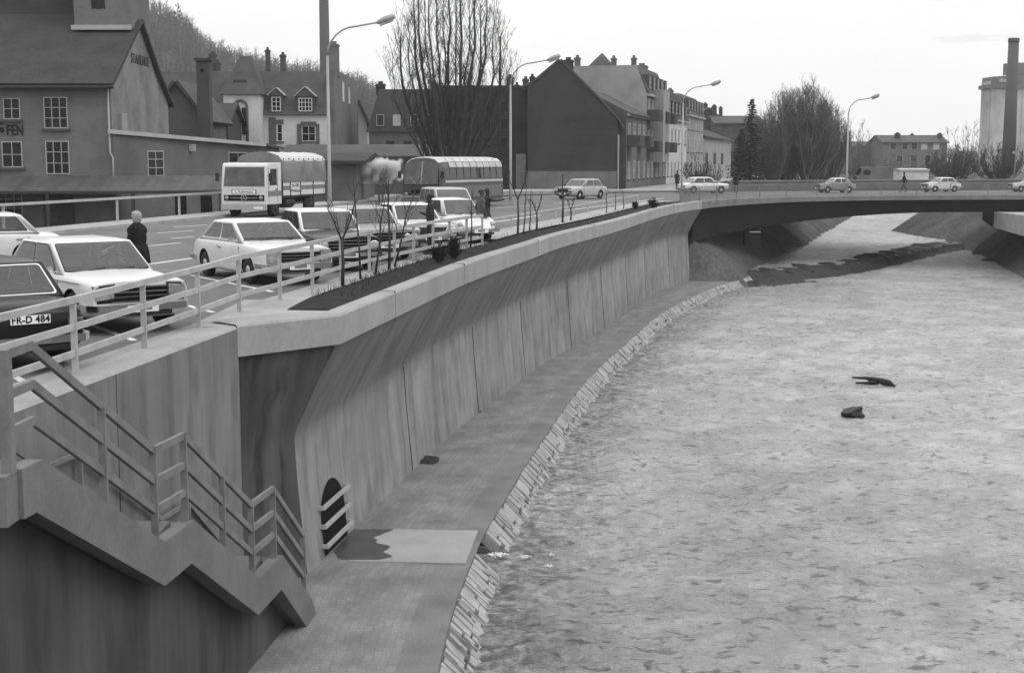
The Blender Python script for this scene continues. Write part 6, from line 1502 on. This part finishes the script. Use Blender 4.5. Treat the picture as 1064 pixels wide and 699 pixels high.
# --- coach
def coach():
    hx, hy = -5.15, 79.6; ang = math.atan2(-8.3, -3.4)
    r = empty('coach', (hx, hy, 0), ang, label='dark old coach with pale roof and curved roof windows', cat='coach')
    W = 1.23; Lc = 9.4
    sec = [(-W, .42), (-W - .02, 1.0), (-W, 1.75), (-W * .97, 2.35), (-W * .88, 2.68), (-W * .66, 2.88), (-W * .35, 2.96), (0, 2.98), (W * .35, 2.96), (W * .66, 2.88), (W * .88, 2.68), (W * .97, 2.35), (W, 1.75), (W + .02, 1.0), (W, .42)]
    mi = [0, 0, 0, 0, 1, 1, 1, 1, 1, 1, 0, 0, 0, 0]
    stn = [(0.0, .90, .0), (-.06, .97, .0), (-.25, 1, 0), (-.8, 1, 0), (-4, 1, 0), (-8.6, 1, 0), (-9.15, .97, 0), (-Lc, .88, 0)]
    mb = MB(); m_ = len(sec)
    for (sx, k_, _) in stn:
        for (y_, z_) in sec:
            sl = -.28 * max(0, (z_ - 1.3) / 1.7) ** 1.3 if sx > -.5 else (.25 * max(0, (z_ - 1.5) / 1.5) if sx < -9 else 0)
            mb.v.append((sx + sl, y_ * k_, z_ if z_ < 1.4 else 1.4 + (z_ - 1.4) * (.96 + .04 * min(1, -sx * 3) if sx > -.5 else 1)))
    for i in range(len(stn) - 1):
        for j in range(m_ - 1): k = i * m_ + j; mb.face((k, k + m_, k + m_ + 1, k + 1), None, mi[j], False)
        k = i * m_; mb.face((k + m_ - 1, k + 2 * m_ - 1, k + m_, k), None, 0)
    mb.face([j for j in range(m_)]); mb.face([(len(stn) - 1) * m_ + j for j in range(m_)][::-1])
    mb.build('body', ['bus_dark', 'bus_roof'], r, fix=True)
    # front glass in two panes
    for s_ in (-1, 1):
        p = [(-.015, s_ * .04, 1.42), (-.015, s_ * 1.05, 1.42), (-.22, s_ * 1.0, 2.62), (-.26, s_ * .04, 2.70)]
        MB().extrude([(a + .03, b, c) for a, b, c in p], (-.05, 0, 0)).build('windscreen', 'glass_mid', r, fix=True)
        MB().bar((.035, s_ * .35, 1.44), (-.03, s_ * .7, 1.85), .02, .02).build('wiper', 'gutter', r)
        MB().lathe([(.10, -.02), (.10, .02), (.01, .05)], 14, (.02, s_ * .95, .86), 'x').build('headlight', 'lens', r, fix=True)
    MB().bar((.02, 0, 1.42), (-.22, 0, 2.72), .05, .05).build('centre_pillar', 'gutter', r)
    for s_ in (-1, 1): MB().box((0, s_ * .12 if s_ > 0 else -.62, .93), (.035, .62 if s_ > 0 else -.12, 1.10)).box((.0, s_ * .15 if s_ > 0 else -.58, .985), (.045, .58 if s_ > 0 else -.15, 1.01)).build('front_grille', 'black', r)
    MB().box((-.05, -W, .42), (.10, W, .62)).build('front_bumper', 'bus_panel', r, bevel=.02)
    MB().box((-.02, -W * .95, .68), (.02, W * .95, .76)).build('front_trim', 'gutter', r)
    for s_ in (-1, 1):
        for k in range(8):
            xa = -1.25 - k * .98; xb = xa - .90; o_ = s_ * .012
            MB().extrude([(xa, s_ * (W + .004), 1.74), (xb, s_ * (W + .004), 1.74), (xb, s_ * (W * .975 + .006), 2.30), (xa, s_ * (W * .975 + .006), 2.30)], (0, -s_ * .02, 0)).build('side_window', 'glass_dark', r, fix=True)
            q = [(xa, s_ * (W * .965 + .012), 2.37), (xb, s_ * (W * .965 + .012), 2.37), (xb, s_ * (W * .885 + .012), 2.67), (xa, s_ * (W * .885 + .012), 2.67)]; q2 = [(xa, s_ * W * .88, 2.69), (xb, s_ * W * .88, 2.69), (xb, s_ * W * .68, 2.885), (xa, s_ * W * .68, 2.885)]
            g_ = MB().extrude(q, (0, s_ * .012, .008)).extrude(q2, (0, s_ * .010, .016)).build('roof_window', 'pane_lit', r, fix=True)
            if k < 7: MB().box((xb - .07, min(s_ * (W + .0), s_ * (W + .012)), 1.7), (xb - .01, max(s_ * W, s_ * (W + .012)), 2.36)).build('window_post', 'bus_dark', r)
        MB().box((-9.0, min(s_ * (W + .008), s_ * (W + .03)), 1.50), (-.6, max(s_ * (W + .008), s_ * (W + .03)), 1.64)).build('side_moulding', 'bus_roof', r)
        MB().box((-8.8, min(s_ * (W + .01), s_ * (W + .026)), .62), (-.9, max(s_ * (W + .01), s_ * (W + .026)), 1.28)).build('side_panel', 'bus_panel', r)
        MB().extrude([(-.42, s_ * (W + .008), 1.5), (-1.12, s_ * (W + .008), 1.5), (-1.12, s_ * (W * .975 + .008), 2.3), (-.52, s_ * (W * .975 + .008), 2.3)], (0, -s_ * .02, 0)).build('cab_window', 'glass_dark', r, fix=True)
        for wx in (-2.0, -6.7): wheel(r, wx, s_ * 1.08, .47, .3, s_, 'trim_dark')
        MB().box((.0, s_ * (W + .02), 1.75), (.03, s_ * (W + .22), 2.15)).build('mirror', 'trim_dark', r, fix=True)
    return r
coach()
# parked van beyond the bridge
def van():
    r = empty('delivery_van', (mx(905, 158), 158, 0), R(180), label='dull light delivery van with dark side window beyond the bridge, left of the pale garage', cat='van')
    mb = MB(); p = [(2.0, .35), (2.05, 1.0), (1.75, 1.15), (1.45, 1.95), (1.2, 2.05), (-2.0, 2.05), (-2.05, .35)]
    mb.extrude([(a, -.85, b) for a, b in p], (0, 1.7, 0)).build('body', 'plaster_mid', r, fix=True, bevel=.05)
    for s_ in (-1, 1):
        MB().box((.55, min(s_ * .84, s_ * .858), 1.15), (1.35, max(s_ * .84, s_ * .858), 1.75)).build('side_window', 'glass_dark', r)
        for wx in (-1.3, 1.3): wheel(r, wx, s_ * .78, .32, .18, s_)
    MB().extrude([(1.78, -.75, 1.2), (1.78, .75, 1.2), (1.5, .7, 1.9), (1.5, -.7, 1.9)], (.02, 0, .01)).build('windscreen', 'glass_dark', r, fix=True)
van()

# ================================================================ PEOPLE
def person(label, x, y, ang, h=1.72, pose='stand', top='cloth_dark', legs='cloth_dark', hair='hair_dark', coat=False, z=0.0, group=None, shoe='shoe', seed=0, hairlong=False, hands=True, wide=1.0):
    """local: faces +x. one continuous skinned body; materials by region"""
    r = empty('person', (x, y, z), ang, label=label, cat='person', group=group); s = h / 1.75
    J = {}; E_ = []; RAD = {}; REG = {}
    def j(n_, p, rad, reg, par=None):
        J[n_] = Vector(p); RAD[n_] = rad if isinstance(rad, tuple) else (rad, rad); REG[n_] = reg
        if par: E_.append((par, n_))
    j('pelvis', (0, 0, .95), (.13, .165), 'legs' if not coat else 'top')
    j('waist', (0, 0, 1.10), (.115, .15), 'top', 'pelvis'); j('chest', (.01, 0, 1.29), (.13, .185), 'top', 'waist'); j('should', (0, 0, 1.42), (.10, .14), 'top', 'chest'); j('neck', (.01, 0, 1.51), .055, 'skin', 'should')
    j('head0', (.03, 0, 1.585), (.080, .070), 'skin', 'neck'); j('head1', (.025, 0, 1.665), (.098, .080), 'skin', 'head0'); j('head2', (.01, 0, 1.73), .065, 'skin', 'head1')
    st = .0 if pose != 'walk' else .26
    for sd_, fx_ in ((1, st), (-1, -st)):
        n_ = 'L' if sd_ > 0 else 'R'
        j('hip' + n_, (0, sd_ * .095, .88), (.095, .09), 'legs', 'pelvis'); j('knee' + n_, (fx_ * .55 + .03, sd_ * .105, .49), .058, 'legs', 'hip' + n_)
        j('ank' + n_, (fx_ - (.06 if fx_ < 0 else 0), sd_ * .11, .10 + (.04 if fx_ < 0 else 0)), .042, 'legs', 'knee' + n_); j('ball' + n_, (fx_ + .12, sd_ * .12, .035), (.038, .03), 'shoe', 'ank' + n_); j('toe' + n_, (fx_ + .19, sd_ * .122, .03), .026, 'shoe', 'ball' + n_)
        ar = {'stand': ((.01, .25, 1.14), (.06, .24, .89)), 'walk': ((-fx_ * .35, .25, 1.14), (-fx_ * .9 + .08, .24, .92)), 'fold': ((.04, .24, 1.15), (.22, .05, 1.20)), 'pocket': ((-.06, .27, 1.15), (.08, .2, .95)),
              'point': ((.27, .22, 1.36), (.53, .20, 1.40)) if sd_ < 0 else ((.02, .25, 1.14), (.10, .22, .92))}[pose]
        j('sh' + n_, (0, sd_ * .17, 1.40), .068, 'top', 'should'); j('el' + n_, (ar[0][0], sd_ * ar[0][1], ar[0][2]), .046, 'top', 'sh' + n_); j('wr' + n_, (ar[1][0], sd_ * ar[1][1], ar[1][2]), .034, 'top', 'el' + n_)
        d = (J['wr' + n_] - J['el' + n_]).normalized(); j('palm' + n_, J['wr' + n_] + d * .075, (.033, .018), 'skin', 'wr' + n_)
    if wide != 1:
        for q in ('waist', 'chest', 'should', 'pelvis'): RAD[q] = (RAD[q][0] * wide, RAD[q][1] * wide)
    if coat: j('hem', (0, 0, .62), (.17, .19), 'top', 'pelvis')
    names = list(J); me = bpy.data.meshes.new('body'); me.from_pydata([tuple(J[n_] * s) for n_ in names], [(names.index(a), names.index(b)) for a, b in E_], [])
    o = bpy.data.objects.new('p_tmp', me); COL.objects.link(o); md = o.modifiers.new('k', 'SKIN'); md.use_smooth_shade = True
    sv = me.skin_vertices[0].data
    for i, n_ in enumerate(names): sv[i].radius = (RAD[n_][0] * s, RAD[n_][1] * s); sv[i].use_root = n_ == 'pelvis'
    sb2 = o.modifiers.new('s', 'SUBSURF'); sb2.levels = 2; sb2.render_levels = 2
    m2 = evaluated_mesh(o); bpy.data.objects.remove(o)
    bm = bmesh.new(); bm.from_mesh(m2)
    # fingers: five tapered chains rooted in the palm
    def ftube(pts, rads):
        q = MB().tube(pts, rads, 6); vs_ = [bm.verts.new(v) for v in q.v]
        for f in q.f:
            try: bm.faces.new([vs_[i] for i in f])
            except ValueError: pass
    if hands:
        for n_, sd_ in (('L', 1), ('R', -1)):
            w0 = J['wr' + n_]; d = (J['palm' + n_] - w0).normalized(); lat = Vector((0, 0, 1)).cross(d); lat = Vector((1, 0, 0)) if lat.length < .3 and abs(d.z) > .9 else (lat.normalized() if abs(d.z) < .7 else Vector((1, 0, 0)))
            lat = (lat - d * lat.dot(d)).normalized(); inn = d.cross(lat).normalized()
            for k, (off, ln_) in enumerate(((-.027, .062), (-.009, .078), (.009, .083), (.027, .074))):
                a = J['palm' + n_] - d * .005 + lat * off; b = a + d * ln_ * .5 + lat * off * .15; c = b + d * ln_ * .45 + inn * .018; ftube([a * s, b * s, c * s], [.0095 * s, .0085 * s, .006 * s])
            a = w0 + d * .03 + lat * .025; b = a + (d * .7 + lat * .7).normalized() * .035; c = b + d * .03; ftube([a * s, b * s, c * s], [.011 * s, .010 * s, .007 * s])
    # face: nose, ears
        ftube([(s * (.03 + .085), 0, s * 1.64), (s * (.03 + .108), 0, s * 1.605), (s * (.03 + .08), 0, s * 1.598)], [.008 * s, .014 * s, .010 * s])
        for sd_ in (-1, 1): ftube([(s * .015, sd_ * s * .078, s * 1.655), (s * .01, sd_ * s * .088, s * 1.63), (s * .02, sd_ * s * .078, s * 1.60)], [.010 * s, .013 * s, .008 * s])
    mats_ = ['top', 'legs', 'skin', 'shoe']; bm.faces.ensure_lookup_table()
    segs_ = [(J[a] * s, J[b] * s, REG[b]) for a, b in E_]
    for f in bm.faces:
        c = f.calc_center_median(); best = None; f.smooth = True
        for a, b, g in segs_:
            ab = b - a; t = max(0, min(1, (c - a).dot(ab) / ab.length_squared)); dd = (c - a - ab * t).length
            if best is None or dd < best[0]: best = (dd, g)
        g = best[1]
        if g == 'legs' and coat and c.z > .60 * s: g = 'top'
        f.material_index = mats_.index(g)
    bm.to_mesh(m2); bm.free(); m2.materials.clear()
    for q in (top, legs, 'skin', shoe): m2.materials.append(M[q])
    b_ = bpy.data.objects.new('body', m2); COL.objects.link(b_); b_.parent = r
    # hair cap
    hm = bmesh.new(); bmesh.ops.create_icosphere(hm, subdivisions=3, radius=1)
    for v in list(hm.verts):
        c = v.co; keep = (c.x < .35 or c.z > .45) and c.z > (-.75 if hairlong else -.25)
        if not keep: hm.verts.remove(v)
        else: nn_ = 1 + .05 * noise.noise(c * 4); v.co = Vector(((c.x * .112 * nn_ + .008) * s, c.y * .096 * nn_ * s, (1.675 + c.z * (.105 if c.z > 0 or not hairlong else .23) * nn_) * s))
    hw = 1.22 if hairlong else 1.04
    for v in hm.verts: v.co.x *= hw; v.co.y *= hw
    hmn = bpy.data.meshes.new('hair'); hm.to_mesh(hmn); hm.free(); hmn.materials.append(M[hair]); [setattr(q, 'use_smooth', True) for q in hmn.polygons]
    ho = bpy.data.objects.new('hair', hmn); COL.objects.link(ho); ho.parent = r
    if hands:
        for sd_ in (-1, 1): MB().lathe([(.004, -.002), (.011, 0), (.006, .004)], 8, (s * .118, sd_ * s * .032, s * 1.655), 'x').build('eye', 'ink', r, fix=True)
        MB().box((s * .112, -s * .022, s * 1.573), (s * .122, s * .022, s * 1.58)).build('mouth', 'lens_red', r)
    if coat:
        MB().lathe([(.21 * s * wide, .60 * s), (.19 * s * wide, .85 * s), (.165 * s * wide, 1.02 * s)], 18).build('coat_skirt', top, r, fix=True)
    return r
person('woman with light hair in black coat standing behind the cream saloon', mx(143, 30.0), 30.0, R(150), 1.66, 'stand', 'cloth_black', 'cloth_black', 'hair_light', coat=True, hairlong=True, wide=1.35)  # the pale cap on the head is her blond hair
person('man in dark clothes with folded arms standing between parked cars', mx(447.5, 41.2), 41.2, R(200), 1.76, 'fold', 'cloth_dark', 'cloth_dark', 'hair_dark')
person('man in mid grey coat standing at the end of the railing', mx(500, 47.5), 47.5, R(30), 1.76, 'pocket', 'cloth_mid', 'cloth_dark', 'hair_dark', coat=True)
person('man pointing along the road with outstretched arm beside the grey-coated man', mx(506, 48.4), 48.4, R(8), 1.78, 'point', 'cloth_dark', 'cloth_dark', 'hair_dark')
person('small figure in grey top and dark skirt standing left of the coach', mx(396.5, 84), 84, R(-100), 1.74, 'stand', 'cloth_mid', 'cloth_dark', 'hair_dark', hands=True)
person('distant figure in dark coat on the pavement under the white plastered house', mx(702.5, 127), 127, R(-60), 1.7, 'stand', 'cloth_dark', 'cloth_dark', coat=True, z=.13, hands=False)
person('distant dark figure standing by the conifer', mx(763.5, 120), 120, R(-90), 1.72, 'stand', 'cloth_black', 'cloth_black', coat=True, hands=False)
person('distant dark pedestrian on the bridge beside the small white saloon', mx(937, 121.8), 121.8, R(180), 1.72, 'walk', 'cloth_black', 'cloth_black', hands=False)

# ================================================================ PLANTING BY THE RAILING
ORD = ['first', 'second', 'third', 'fourth', 'fifth', 'sixth', 'seventh', 'eighth', 'ninth', 'tenth', 'eleventh', 'twelfth', 'thirteenth', 'fourteenth', 'fifteenth']
SAP = [(356, 297, 203, 'fork', 0), (374.5, 290, 187, 'whip', -6), (390, 285, 203, 'lean', 12), (404.5, 280, 188, 'fork2', 0), (410, 277, 199, 'lean', 22), (489, 257, 196, 'whip', 2), (538, 243, 172, 'fork', 0), (544, 242, 196, 'whip', 3), (550, 240.5, 197, 'whip', 2), (557.5, 239, 203, 'fork', 0), (584.5, 231.5, 181, 'post', 0), (593, 229.5, 206, 'fork', 0), (630, 221.5, 198, 'whip', 0), (639, 219.5, 199, 'whip', 1), (648, 217.5, 198, 'whip', -1)]
def look_of(kind): return {'fork': 'forking into a V', 'fork2': 'with several crossing side shoots', 'whip': 'slender and nearly unbranched', 'lean': 'leaning to the right', 'post': 'straight dark stake-like'}[kind]
for n_, (bx, by, ty, kind, dx_) in enumerate(SAP):
    b = P(bx, by, .10); h = D(bx, ty, b.y).z - .1; rng = random.Random(40 + n_)
    r = empty('sapling', b, label=f'bare sapling {look_of(kind)}, {ORD[n_]} in the planter from the near end', cat='sapling', group='bare saplings in the planter')
    k_ = F / b.y; lean = dx_ / k_; rad = .035 if kind in ('fork', 'fork2') else .026
    if kind == 'post': rad = .045
    if kind == 'fork':
        fk = h * .52; tr = MB().tube([(0, 0, 0), (.02, 0, fk * .5), (0, 0, fk)], [rad * 1.2, rad, rad * .9], 7); tr.build('trunk', 'bark', r)
        mb = MB()
        for s_ in (-1, 1):
            sp = .22 * h; mb.tube([(0, 0, fk - .03), (s_ * sp * .45, .02, fk + (h - fk) * .45), (s_ * sp * .75, .05, h * (.97 if s_ > 0 else .90))], [rad * .7, rad * .5, .008], 5)
            for q in range(4):
                t = rng.uniform(.2, .8); p = Vector((s_ * sp * .75 * t, .02, fk + (h - fk) * t)); grow(mb, rng, p, Vector((s_ * .35 + rng.uniform(-.4, .4), rng.uniform(-.4, .4), 1)).normalized(), h * .2, .010, 1, .3, .4, (1, 3), .005, 3, 3)
        mb.build('branch', 'bark', r)
    else:
        tr = MB().tube([(0, 0, 0), (lean * .3 + .02, 0, h * .35), (lean * .6 - .01, .02, h * .7), (lean, 0, h)], [rad * 1.1, rad * .85, rad * .6, .008 if kind != 'post' else rad * .8], 7); tr.build('trunk', 'bark', r)
        mb = MB()
        for q in range({'whip': 3, 'lean': 6, 'fork2': 10, 'post': 0}[kind]):
            t = rng.uniform(.3, .9); p = Vector((lean * t, 0, h * t)); grow(mb, rng, p, Vector((rng.uniform(-.8, .8), rng.uniform(-.5, .5), 1)).normalized(), h * (.16 if kind == 'whip' else .30), .011, 1, .3, .4, (1, 3), .005, 3, 3)
        if mb.v: mb.build('branch', 'bark', r)
def bush(px, py, wpx, hpx, seed, label, z=.08):
    b = P(px, py, z); k_ = F / b.y; w = wpx / k_ / 2; h = hpx / k_; r = empty('evergreen_bush', b, label=label, cat='bush', group='evergreen bushes in the planter'); rng = random.Random(seed)
    st_ = MB(); mb = MB()
    for q in range(26):
        a = rng.uniform(0, 6.28); rr_ = w * rng.uniform(.1, .8); tip = Vector((math.cos(a) * rr_, math.sin(a) * rr_ * .8, h * rng.uniform(.45, 1.0) * (1 - .45 * (rr_ / w) ** 2)))
        st_.tube([(tip.x * .15, tip.y * .15, 0), tip * .6, tip], [.02, .012, .005], 4)
        for l_ in range(70):
            c = (tip * rng.uniform(.3, 1.05)) + Vector((rng.gauss(0, 1), rng.gauss(0, 1), rng.gauss(0, 1))) * w * .12; c.z = max(.02, c.z); sz = .075
            d1 = Vector((rng.gauss(0, 1), rng.gauss(0, 1), rng.gauss(.3, 1))).normalized() * sz; d2 = Vector((rng.gauss(0, 1), rng.gauss(0, 1), rng.gauss(0, 1))).normalized() * sz * .28; mb.quad(c - d2, c + d1 * .5 - d2 * .2, c + d1, c + d2)
    st_.build('stems', 'bark', r); mb.build('foliage', 'shrub', r)
bush(456, 272.5, 25, 20, 1, 'dark evergreen bush below the railing, left half of the near pair')
bush(472, 268.5, 20, 24, 2, 'dark evergreen bush below the railing, right half of the near pair')
bush(660, 217.5, 8, 8, 3, 'small dark bush near the bridge, smaller one of the far pair')
bush(678.5, 216, 15, 10, 4, 'wider dark bush nearest the bridge railing')
# ground cover: dry grass tufts at the kerb side
rng = random.Random(9); mb = MB()
for q in range(1500):
    i = rng.randint(5, IW - 6) if q > 400 else rng.randint(3, 14); e = rng.uniform(.5, 1.35) if rng.random() < .5 else 1.3; x, y = land_edge(i, e + rng.uniform(-.1, .05)); x += rng.uniform(-.3, .3) * .3; y += rng.uniform(-.5, .5); hh = rng.uniform(.05, .22); a = rng.uniform(0, 6.28)
    mb.poly([(x - .006, y, .05), (x + .006, y, .05), (x + math.cos(a) * hh * .5, y + math.sin(a) * hh * .5, .06 + hh)])
mb.build('dry_grass', 'bark', kind='stuff')

# ================================================================ IN AND BY THE WATER
def wz(x, y): return water_z(y)
b = P(908, 398, -5.7); zz_w = water_z(b.y) + .05; b = P(908, 398, zz_w)
r = empty('driftwood', b, R(-20), label='dark driftwood log with a broken limb lying in the river', cat='driftwood')
k_ = 1 / F * b.length; 
MB().tube([(-22 * k_, .1, .16), (-14 * k_, .12, .15), (-8 * k_, .02, .17), (-2 * k_, .06, .12), (4 * k_, -.05, .13), (9 * k_, -.02, .07), (15 * k_, -.12, .05), (21 * k_, -.15, -.08)], [.03, .05, .06, .10, .09, .13, .12, .06], 7, sm=False).build('log', 'wood_wet', r)
MB().tube([(4 * k_, 0, .05), (-8 * k_, -.35, .03), (-17 * k_, -.3, .02)], [.09, .07, .03], 7).build('limb', 'wood_wet', r)
b = P(887.5, 436, water_z(60))
bm = bmesh.new(); bmesh.ops.create_icosphere(bm, subdivisions=3, radius=.36)
for v in bm.verts:
    v.co *= 1 + .5 * noise.noise(v.co * 4.1) + .15 * noise.noise(v.co * 13); v.co.z *= .8; v.co.x *= 1.0; v.co.z = min(v.co.z, .17 + v.co.x * .35); v.co.z += .06
me = bpy.data.meshes.new('boulder'); bm.to_mesh(me); bm.free(); me.materials.append(M['rock_dark']); o = bpy.data.objects.new('boulder', me); COL.objects.link(o); o.location = (b.x, b.y, water_z(b.y)); tag(o, 'single dark boulder sticking out of the river below the driftwood', 'boulder')
for (px, py, s_, lb) in ((1027, 271.5, .7, 'small dark rock just above water near the right end of the weir'), (745, 307, .35, 'small dark stone at the waterline before the gravel bar')):
    b = P(px, py, -6.0); bm = bmesh.new(); bmesh.ops.create_icosphere(bm, subdivisions=2, radius=s_)
    for v in bm.verts: v.co *= 1 + .3 * noise.noise(v.co * 2.1); v.co.z *= .45
    me = bpy.data.meshes.new('rock'); bm.to_mesh(me); bm.free(); me.materials.append(M['rock_dark']); o = bpy.data.objects.new('rock', me); COL.objects.link(o); o.location = b; tag(o, lb, 'rock')
# litter heaps at the wall foot, in front of drain holes
for n_, (px, py, w_, lb) in enumerate(((428, 479.5, .34, 'dark heap of wet leaves at the wall foot nearest the outlet'), (532, 385.5, .26, 'small dark heap of leaves at the wall foot further along'), (482, 426.5, .2, 'tiny dark litter patch at the foot of the wall joint'))):
    b = P(px, py, path_z(35)); bm = bmesh.new(); bmesh.ops.create_grid(bm, x_segments=14, y_segments=10, size=1)
    rr = random.Random(n_)
    for v in bm.verts:
        d_ = v.co.length; v.co = Vector((v.co.x * w_ * 1.1, v.co.y * w_ * 1.5, max(-.03, .045 * (1 - d_ ** 2) + .05 * noise.noise(v.co * 4))))
    bmesh.ops.delete(bm, geom=[v for v in bm.verts if v.co.z <= -.025], context='VERTS')
    me = bpy.data.meshes.new('leaf_heap'); bm.to_mesh(me); bm.free(); me.materials.append(M['leaf_litter']); o = bpy.data.objects.new('leaf_heap', me); COL.objects.link(o); o.location = (b.x + .32, b.y, path_z(b.y) + .055); tag(o, lb, 'leaf heap', 'litter heaps at the wall foot')
# splash foam below the channel mouth
mb = MB()
for (cx, cy, sx, sy, th) in ((517, 577, 18, 5, .55), (573, 577, 5, 4, .62), (570, 589, 8, 3, .6), (545, 579, 14, 3, .72)):
    c_ = P(cx, cy, -5.2); k_ = F / c_.length; wx_ = sx / k_; wy_ = sy / k_ * 2.6; n_ = 46
    def fz(i_, j_):
        a_, b_ = i_ / n_ * 2 - 1, j_ / n_ * 2 - 1; q_ = 1 - (a_ * a_ + b_ * b_); nv = noise.noise((a_ * 3.3 + cx, b_ * 3.3, 0)) * .6 + noise.noise((a_ * 9, b_ * 9 + cy, 2)) * .5; return q_ + nv
    idx = {}
    for i_ in range(n_):
        for j_ in range(n_):
            if fz(i_ + .5, j_ + .5) > th + .25:
                q4 = []
                for di, dj in ((0, 0), (1, 0), (1, 1), (0, 1)):
                    key = (i_ + di, j_ + dj)
                    if key not in idx:
                        f_ = max(0, fz(*key) - th); x_ = c_.x + (key[0] / n_ * 2 - 1) * wx_; y_ = c_.y + (key[1] / n_ * 2 - 1) * wy_
                        idx[key] = len(mb.v); mb.v.append((x_, y_, water_z(y_) + .02 + min(.05, f_ * .06) + .02 * noise.noise((x_ * 20, y_ * 20, 0))))
                    q4.append(idx[key])
                mb.face(q4, None, 0, True)
mb.build('foam', 'foam', kind='stuff')

# ================================================================ SMOKE, HAZE
def vol(name, dens, color=.8):
    m = bpy.data.materials.new(name); m.use_nodes = True; t = m.node_tree; t.nodes.clear(); o = t.nodes.new('ShaderNodeOutputMaterial'); v = t.nodes.new('ShaderNodeVolumePrincipled')
    v.inputs['Color'].default_value = (color, color, color, 1); v.inputs['Density'].default_value = dens; v.inputs['Anisotropy'].default_value = .2; t.links.new(v.outputs[0], o.inputs['Volume']); M[name] = m; return m
def puff(name, blobs, mat, **k):
    bm = bmesh.new()
    for c, s_ in blobs:
        g = bmesh.ops.create_icosphere(bm, subdivisions=3, radius=1)
        for v in g['verts']:
            n_ = 1 + .28 * noise.noise(v.co * 1.6 + Vector(c)) + .12 * noise.noise(v.co * 4 + Vector(c)); v.co = Vector((v.co.x * s_[0] * n_, v.co.y * s_[1] * n_, v.co.z * s_[2] * n_)) + Vector(c)
    me = bpy.data.meshes.new(name); bm.to_mesh(me); bm.free(); me.materials.append(M[mat]); o = bpy.data.objects.new(name, me); COL.objects.link(o); return tag(o, **k)
def cloud_mat(name, dens, color, nscale, stretch=(1, 1, 1), namp=1.3, low=-1):
    m = vol(name, dens, color); t = m.node_tree; n = t.nodes; l = t.links; v = [q for q in n if q.type == 'PRINCIPLED_VOLUME'][0]
    tc = n.new('ShaderNodeTexCoord'); mp = n.new('ShaderNodeMapping'); mp.inputs['Location'].default_value = (-1, -1, low); mp.inputs['Scale'].default_value = (2, 2, 2); l.new(tc.outputs['Generated'], mp.inputs[0])
    ln = n.new('ShaderNodeVectorMath'); ln.operation = 'LENGTH'; l.new(mp.outputs[0], ln.inputs[0])
    m3 = n.new('ShaderNodeMapping'); m3.inputs['Scale'].default_value = stretch; l.new(tc.outputs['Object'], m3.inputs[0])
    k = n.new('ShaderNodeTexNoise'); k.inputs['Scale'].default_value = nscale; k.inputs['Detail'].default_value = 4; l.new(m3.outputs[0], k.inputs['Vector'])
    a = n.new('ShaderNodeMath'); a.operation = 'MULTIPLY_ADD'; l.new(k.outputs['Fac'], a.inputs[0]); a.inputs[1].default_value = namp; a.inputs[2].default_value = .85 - namp * .5
    s = n.new('ShaderNodeMath'); s.operation = 'SUBTRACT'; l.new(a.outputs[0], s.inputs[0]); l.new(ln.outputs['Value'], s.inputs[1])
    r = n.new('ShaderNodeMapRange'); r.inputs['From Min'].default_value = 0; r.inputs['From Max'].default_value = .35; r.inputs['To Min'].default_value = 0; r.inputs['To Max'].default_value = dens; l.new(s.outputs[0], r.inputs['Value']); l.new(r.outputs[0], v.inputs['Density'])
cloud_mat('steam_volume', 5.0, 1.0, 1.1, (1, 1, 1), 2.4, -.7)
a = D(362, 191, 95.5); b = D(420, 158, 95.5)
def vbox(name, x0, x1, y0, y1, z0, z1, mat):
    o = MB().box((-(x1 - x0) / 2, -(y1 - y0) / 2, -(z1 - z0) / 2), ((x1 - x0) / 2, (y1 - y0) / 2, (z1 - z0) / 2)).build(name, mat, kind='stuff'); o.location = ((x0 + x1) / 2, (y0 + y1) / 2, (z0 + z1) / 2); return o
vbox('steam_cloud', a.x, b.x, 94.0, 97.0, a.z, b.z, 'steam_volume')
cloud_mat('smoke_volume', .06, .3, .3, (.6, 1, 2.2), 2.0)
a = D(955, 46, 300); b = D(1058, 33, 300)
vbox('chimney_smoke', a.x, b.x, 298.5, 301.5, a.z, b.z, 'smoke_volume')
hz = vol('haze_volume', HAZE if 'HAZE' in globals() else .00026, .93)
MB().box((-640, -30, -9), (640, 1250, 120)).build('haze', 'haze_volume', kind='stuff')
